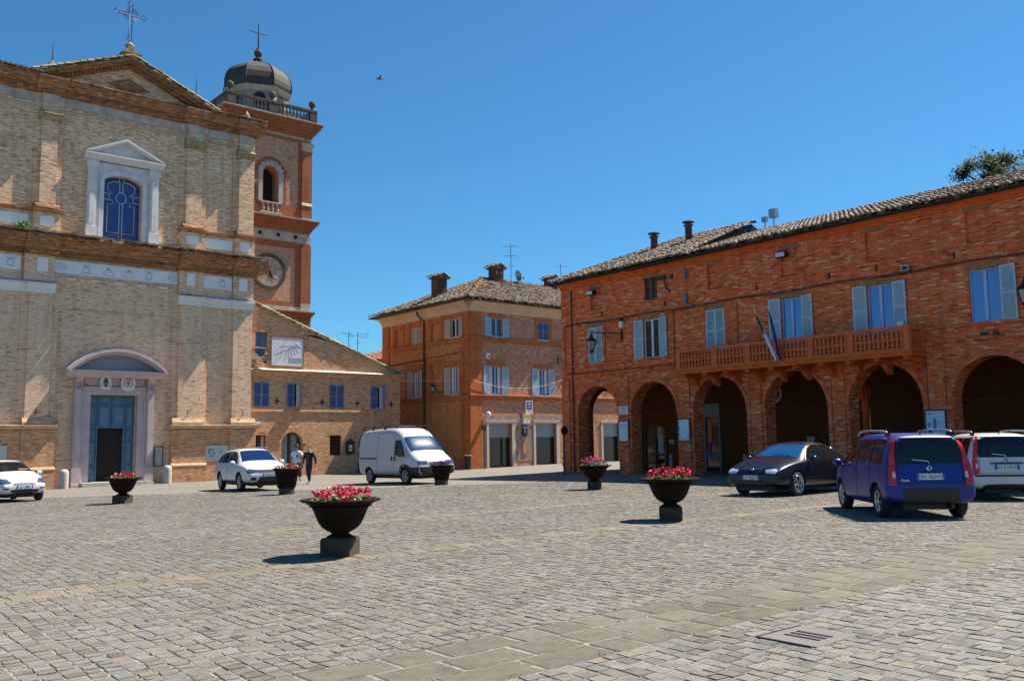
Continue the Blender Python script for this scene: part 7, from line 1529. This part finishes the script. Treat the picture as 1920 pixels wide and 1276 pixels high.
# ------------------------------------------------------------------ people
def skin(name, chain, mat, parent, sub=2):
    """chain: dict of joints name -> (pos, radius, parent-joint)"""
    keys = list(chain); me = bpy.data.meshes.new(name); me.from_pydata([chain[k][0] for k in keys], [(keys.index(chain[k][2]), i) for i, k in enumerate(keys) if chain[k][2]], [])
    o = bpy.data.objects.new('tmp', me); scene.collection.objects.link(o); md = o.modifiers.new('s', 'SKIN'); md.use_smooth_shade = True
    for i, k in enumerate(keys):
        r = chain[k][1]; r = r if isinstance(r, tuple) else (r, r); sv_ = me.skin_vertices[0].data[i]; sv_.radius = r; sv_.use_root = (i == 0)
    ms = o.modifiers.new('u', 'SUBSURF'); ms.levels = sub; ms.render_levels = sub
    dg = bpy.context.evaluated_depsgraph_get(); m2 = bpy.data.meshes.new_from_object(o.evaluated_get(dg)); bpy.data.objects.remove(o)
    m2.materials.clear(); m2.materials.append(mat); m2.polygons.foreach_set('use_smooth', [True] * len(m2.polygons)); m2.name = name
    r = bpy.data.objects.new(name, m2); scene.collection.objects.link(r); r.parent = parent; return r
SKINM = plain('skin_tone', (.42, .22, .14), .6, var=.08); HAIRM = plain('dark_hair', (.02, .014, .01), .7, var=.2)
def person(lab, x, y, rz, feet, hands, shirt, trousers, shoe, sleeve, jacket=False, cap=False, mask=False, h=1.0, swing=0):
    t = empty('person', (x, y, Tz(x, y)), rz, lab, 'person', None); t.scale = (h, h, h)
    # faces local -Y
    (lx, ly, lz), (rx, ry, rz2) = feet; hipz = .92
    P = {'pelvis': ((0, 0, hipz), (.115, .085), None), 'waist': ((0, 0, 1.08), (.10, .075), 'pelvis'), 'chest': ((0, -.01, 1.30), (.15, .105), 'waist'), 'neckb': ((0, 0, 1.46), (.075, .07), 'chest'), 'neck': ((0, -.01, 1.53), .052, 'neckb'), 'chin': ((0, -.03, 1.60), (.062, .07), 'neck'), 'head': ((0, -.015, 1.68), (.078, .095), 'chin'), 'crown': ((0, -.01, 1.755), (.055, .07), 'head')}
    for s, (fx, fy, fz), (hx, hy, hz) in ((1, feet[0], hands[0]), (-1, feet[1], hands[1])):
        k = 'l' if s > 0 else 'r'; kx, ky = s * .10 * .5 + fx * .5, fy * .5 - .06
        P[k + 'hip'] = ((s * .09, 0, .88), .09, 'pelvis'); P[k + 'knee'] = ((kx, ky, .48 + fz * .5), .058, k + 'hip'); P[k + 'calf'] = ((kx * .5 + fx * .5, (ky + fy) / 2 + .02, .30 + fz * .7), .056, k + 'knee'); P[k + 'ankle'] = ((fx, fy, .09 + fz), .038, k + 'calf'); P[k + 'toe'] = ((fx, fy - .15, .035 + fz * .6), (.04, .03), k + 'ankle')
        P[k + 'sh'] = ((s * .185, .0, 1.42), .058, 'neckb'); ex, ey, ez = (s * .24 + hx) / 2 + s * .02, hy * .4 + .03, (1.42 + hz) / 2 + .0; P[k + 'elb'] = ((ex, ey, ez), .042, k + 'sh'); P[k + 'wr'] = ((hx, hy, hz), .027, k + 'elb'); P[k + 'palm'] = ((hx, hy - .02, hz - .07), (.035, .018), k + 'wr')
        for f in range(4): P[k + f'f{f}'] = ((hx + s * .0 + (f - 1.5) * .004, hy - .045 + f * .018, hz - .12), .009, k + 'palm'); P[k + f'g{f}'] = ((hx - s * .012, hy - .048 + f * .018, hz - .165 + .006 * abs(f - 1.5)), .007, k + f'f{f}')
        P[k + 'th'] = ((hx - s * .02, hy - .055, hz - .075), .009, k + 'palm'); P[k + 'th2'] = ((hx - s * .025, hy - .07, hz - .115), .008, k + 'th')
    b = skin('body', P, SKINM, t)
    mb = MB(); mb.sphere((0, -.118, 1.665), .014, 8)
    for s in (-1, 1): mb.sphere((s * .082, .0, 1.67), .022, 8)
    mb.build('face', SKINM, b); mb = MB(); [mb.sphere((s * .032, -.105, 1.69), .011, 8) for s in (-1, 1)]; mb.box(-.025, .025, -.112, -.10, 1.618, 1.624); mb.build('eyes_and_mouth', HAIRM, b)
    def sub_(keys, grow, rootk): 
        d = {}
        for k in keys:
            p, r, pa = P[k]; r = r if isinstance(r, tuple) else (r, r); d[k] = (p, (r[0] + grow, r[1] + grow), pa if pa in keys else None)
        return d
    leg = sub_(['pelvis', 'lhip', 'lknee', 'lcalf', 'lankle', 'rhip', 'rknee', 'rcalf', 'rankle'], .018, 'pelvis'); leg['waist'] = ((0, 0, 1.06), (.14, .11), 'pelvis'); leg['pelvis'] = (leg['pelvis'][0], (.155, .12), None); skin('trousers', leg, trousers, t)
    tk = ['waist', 'chest', 'neckb', 'lsh', 'rsh']; g = .035 if jacket else .022
    sh = sub_(tk, g, 'waist'); sh['hem'] = ((0, 0, .86), (.185, .145), 'waist'); sh['waist'] = (sh['waist'][0], (.165, .125), sh['waist'][2]); 
    for k, s in (('l', 1), ('r', -1)):
        e = Vector(P[k + 'elb'][0]); S = Vector(P[k + 'sh'][0]); W = Vector(P[k + 'wr'][0]); 
        if sleeve == 'short': sh[k + 'e'] = (tuple(S.lerp(e, .62)), .068, k + 'sh')
        else: sh[k + 'e'] = (tuple(e), .062, k + 'sh'); sh[k + 'w'] = (tuple(e.lerp(W, .92)), .045, k + 'e')
    sh = {k: sh[k] for k in ['chest'] + [q for q in sh if q != 'chest']}; sh['chest'] = (sh['chest'][0], sh['chest'][1], None); sh['waist'] = (sh['waist'][0], sh['waist'][1], 'chest')
    skin('jacket' if jacket else 't_shirt', sh, shirt, t)
    if jacket:
        mb = MB(); mb.prism([(-.05, .93), (.05, .93), (.065, 1.42), (0, 1.38), (-.065, 1.42)], -.165, -.13); mb.build('shirt_front', plain('brown_shirt', (.07, .045, .04), .85), t)
    else:
        mb = MB(); mb.prism([(.02, 1.22), (.11, 1.22), (.10, 1.30), (.07, 1.36), (.03, 1.30)], -.150, -.135); mb.box(.0, .13, -.150, -.136, 1.18, 1.195); mb.build('shirt_print', plain('print_navy', (.05, .07, .2), .8), t)
    for s, (fx, fy, fz) in ((1, feet[0]), (-1, feet[1])):
        mb = MB(); mb.sphere((0, -.08, .045), .07, 12, .62); mb.v = [(v[0] * .72, v[1] * 1.0 + (v[1] + .08) * .9, max(0, v[2])) for v in mb.v]; mb.mat(1).box(-.048, .048, -.20, .06, 0, .02); o = mb.build('shoe', [shoe, plain('sole_white', (.6, .6, .6), .7)], t, (fx, fy + .01, fz * .95))
        if fz > .1: o.rotation_euler[0] = -.7
    if cap:
        mb = MB(); mb.lathe([(.095, 1.70), (.097, 1.74), (.085, 1.79), (.05, 1.82), (0, 1.828)], (0, -.01, 0), 16); mb.prism([(-.075, 1.705), (.075, 1.705), (.06, 1.72), (-.06, 1.72)], -.20, -.08); mb.build('cap', BLACK, t)
    mb = MB(); mb.sphere((0, .012, 1.70), .096, 16, 1.0); mb.v = [(v[0] * .93, max(v[1], -.045) if v[2] < 1.745 else v[1], v[2] + (.0 if v[2] > 1.66 else 0)) for v in mb.v]; mb.build('hair', HAIRM, t)
    if mask: mb = MB(); mb.sphere((0, -.055, 1.60), .072, 14, .8); mb.build('face_mask', plain('mask_teal', (.20, .48, .52), .8, var=.05), t)
    return t
TS = plain('tshirt_white', (.66, .68, .76), .85, var=.06, bump=.1, scale=14); NAV = plain('jacket_black', (.014, .014, .022), .85, var=.3, bump=.2, scale=12); JEAN = plain('dark_jeans', (.02, .022, .04), .85, var=.25)
person('person in a white printed T-shirt, dark cap and dark shorts walking behind the tub planter', -10.02, 42.2, R(-14) + .2, ((.12, .22, .16), (-.10, -.14, 0)), ((.30, -.10, .86), (-.26, .12, .84)), TS, JEAN, plain('shoe_grey', (.25, .25, .26), .7), 'short', cap=True, h=1.0)
person('person in a black jacket and dark trousers wearing a pale blue face mask', -9.42, 42.1, R(-13), ((.07, -.12, 0), (-.03, .12, 0)), ((.33, .04, .90), (-.32, .06, .92)), NAV, JEAN, plain('shoe_black', (.02, .02, .02), .6), 'long', jacket=True, mask=True, h=.97)

# ------------------------------------------------------------------ tree behind the town hall, bird
def tree(lab, loc, h, crown_c, cr, seed):
    t = empty('garden_tree', loc, 0, lab, 'tree'); rg = random.Random(seed); mb = MB(); cz = h - cr[2]
    mb.tube([(0, 0, -.2), (.1, .05, h * .35), (-.05, .1, h * .6), (.0, 0, cz)], [.26, .2, .15, .10], 8); lobes = []
    for i in range(26):
        th = rg.uniform(0, 6.283); ph = rg.uniform(-.4, 1.3); e = Vector((cr[0] * .85 * math.cos(th) * math.cos(ph), cr[1] * .85 * math.sin(th) * math.cos(ph), cr[2] * .85 * math.sin(ph))); lobes.append(e)
        b = Vector((0, 0, cz - rg.uniform(0, 1.2))); mb.tube([b, b.lerp(Vector((0, 0, cz)) + e, .5) + Vector((0, 0, .15)), Vector((0, 0, cz)) + e], [.06, .035, .012], 5)
    mb.build('trunk', WOOD, t); lf = MB()
    for e in lobes:
        n = rg.randint(150, 280); rr = rg.uniform(.25, .45)
        for k in range(n):
            d = Vector((rg.gauss(0, 1), rg.gauss(0, 1), rg.gauss(0, .8))) * rr * .55; c = Vector((0, 0, cz)) + e + d; s = rg.uniform(.05, .10); a = Vector((rg.gauss(0, 1), rg.gauss(0, 1), rg.gauss(0, 1))).normalized(); b_ = a.orthogonal().normalized()
            lf.add([c - a * s, c + b_ * s * .55, c + a * s, c - b_ * s * .55], [(0, 1, 2, 3)])
    lf.build('crown', island('tree_leaf', [(0, (.03, .07, .01)), (.4, (.07, .15, .02)), (.8, (.13, .22, .03)), (1, (.17, .21, .05))], rough=.85, bump=0, k=.6), t)
q = FL(ORB, XB, NB, 17.0, 10.5); tree('leafy tree top rising above the town hall roof near the right edge', (q[0], q[1], 0), 13.75, None, (1.7, 1.5, 1.25), 11)
t = empty('flying_bird', (-8.1, 55, 24.2), .5, 'small dark bird flying in the sky right of the bell tower', 'bird')
mb = MB(); mb.sphere((0, 0, 0), .07, 10, .8); mb.v = [(v[0] * 2.2, v[1], v[2]) for v in mb.v]; mb.sphere((.19, 0, .03), .045, 8); mb.add([(.05, .04, .02), (.0, .26, .12), (-.16, .48, .03), (-.1, .04, .0)], [(0, 1, 2, 3)]); mb.add([(.05, -.04, .02), (.0, -.26, .14), (-.14, -.42, .06), (-.1, -.04, .0)], [(3, 2, 1, 0)]); mb.add([(-.12, .03, 0), (-.3, .07, .0), (-.3, -.07, 0), (-.12, -.03, 0)], [(0, 1, 2, 3)]); mb.build('body', BLACK, t)
bpy.context.view_layer.update()
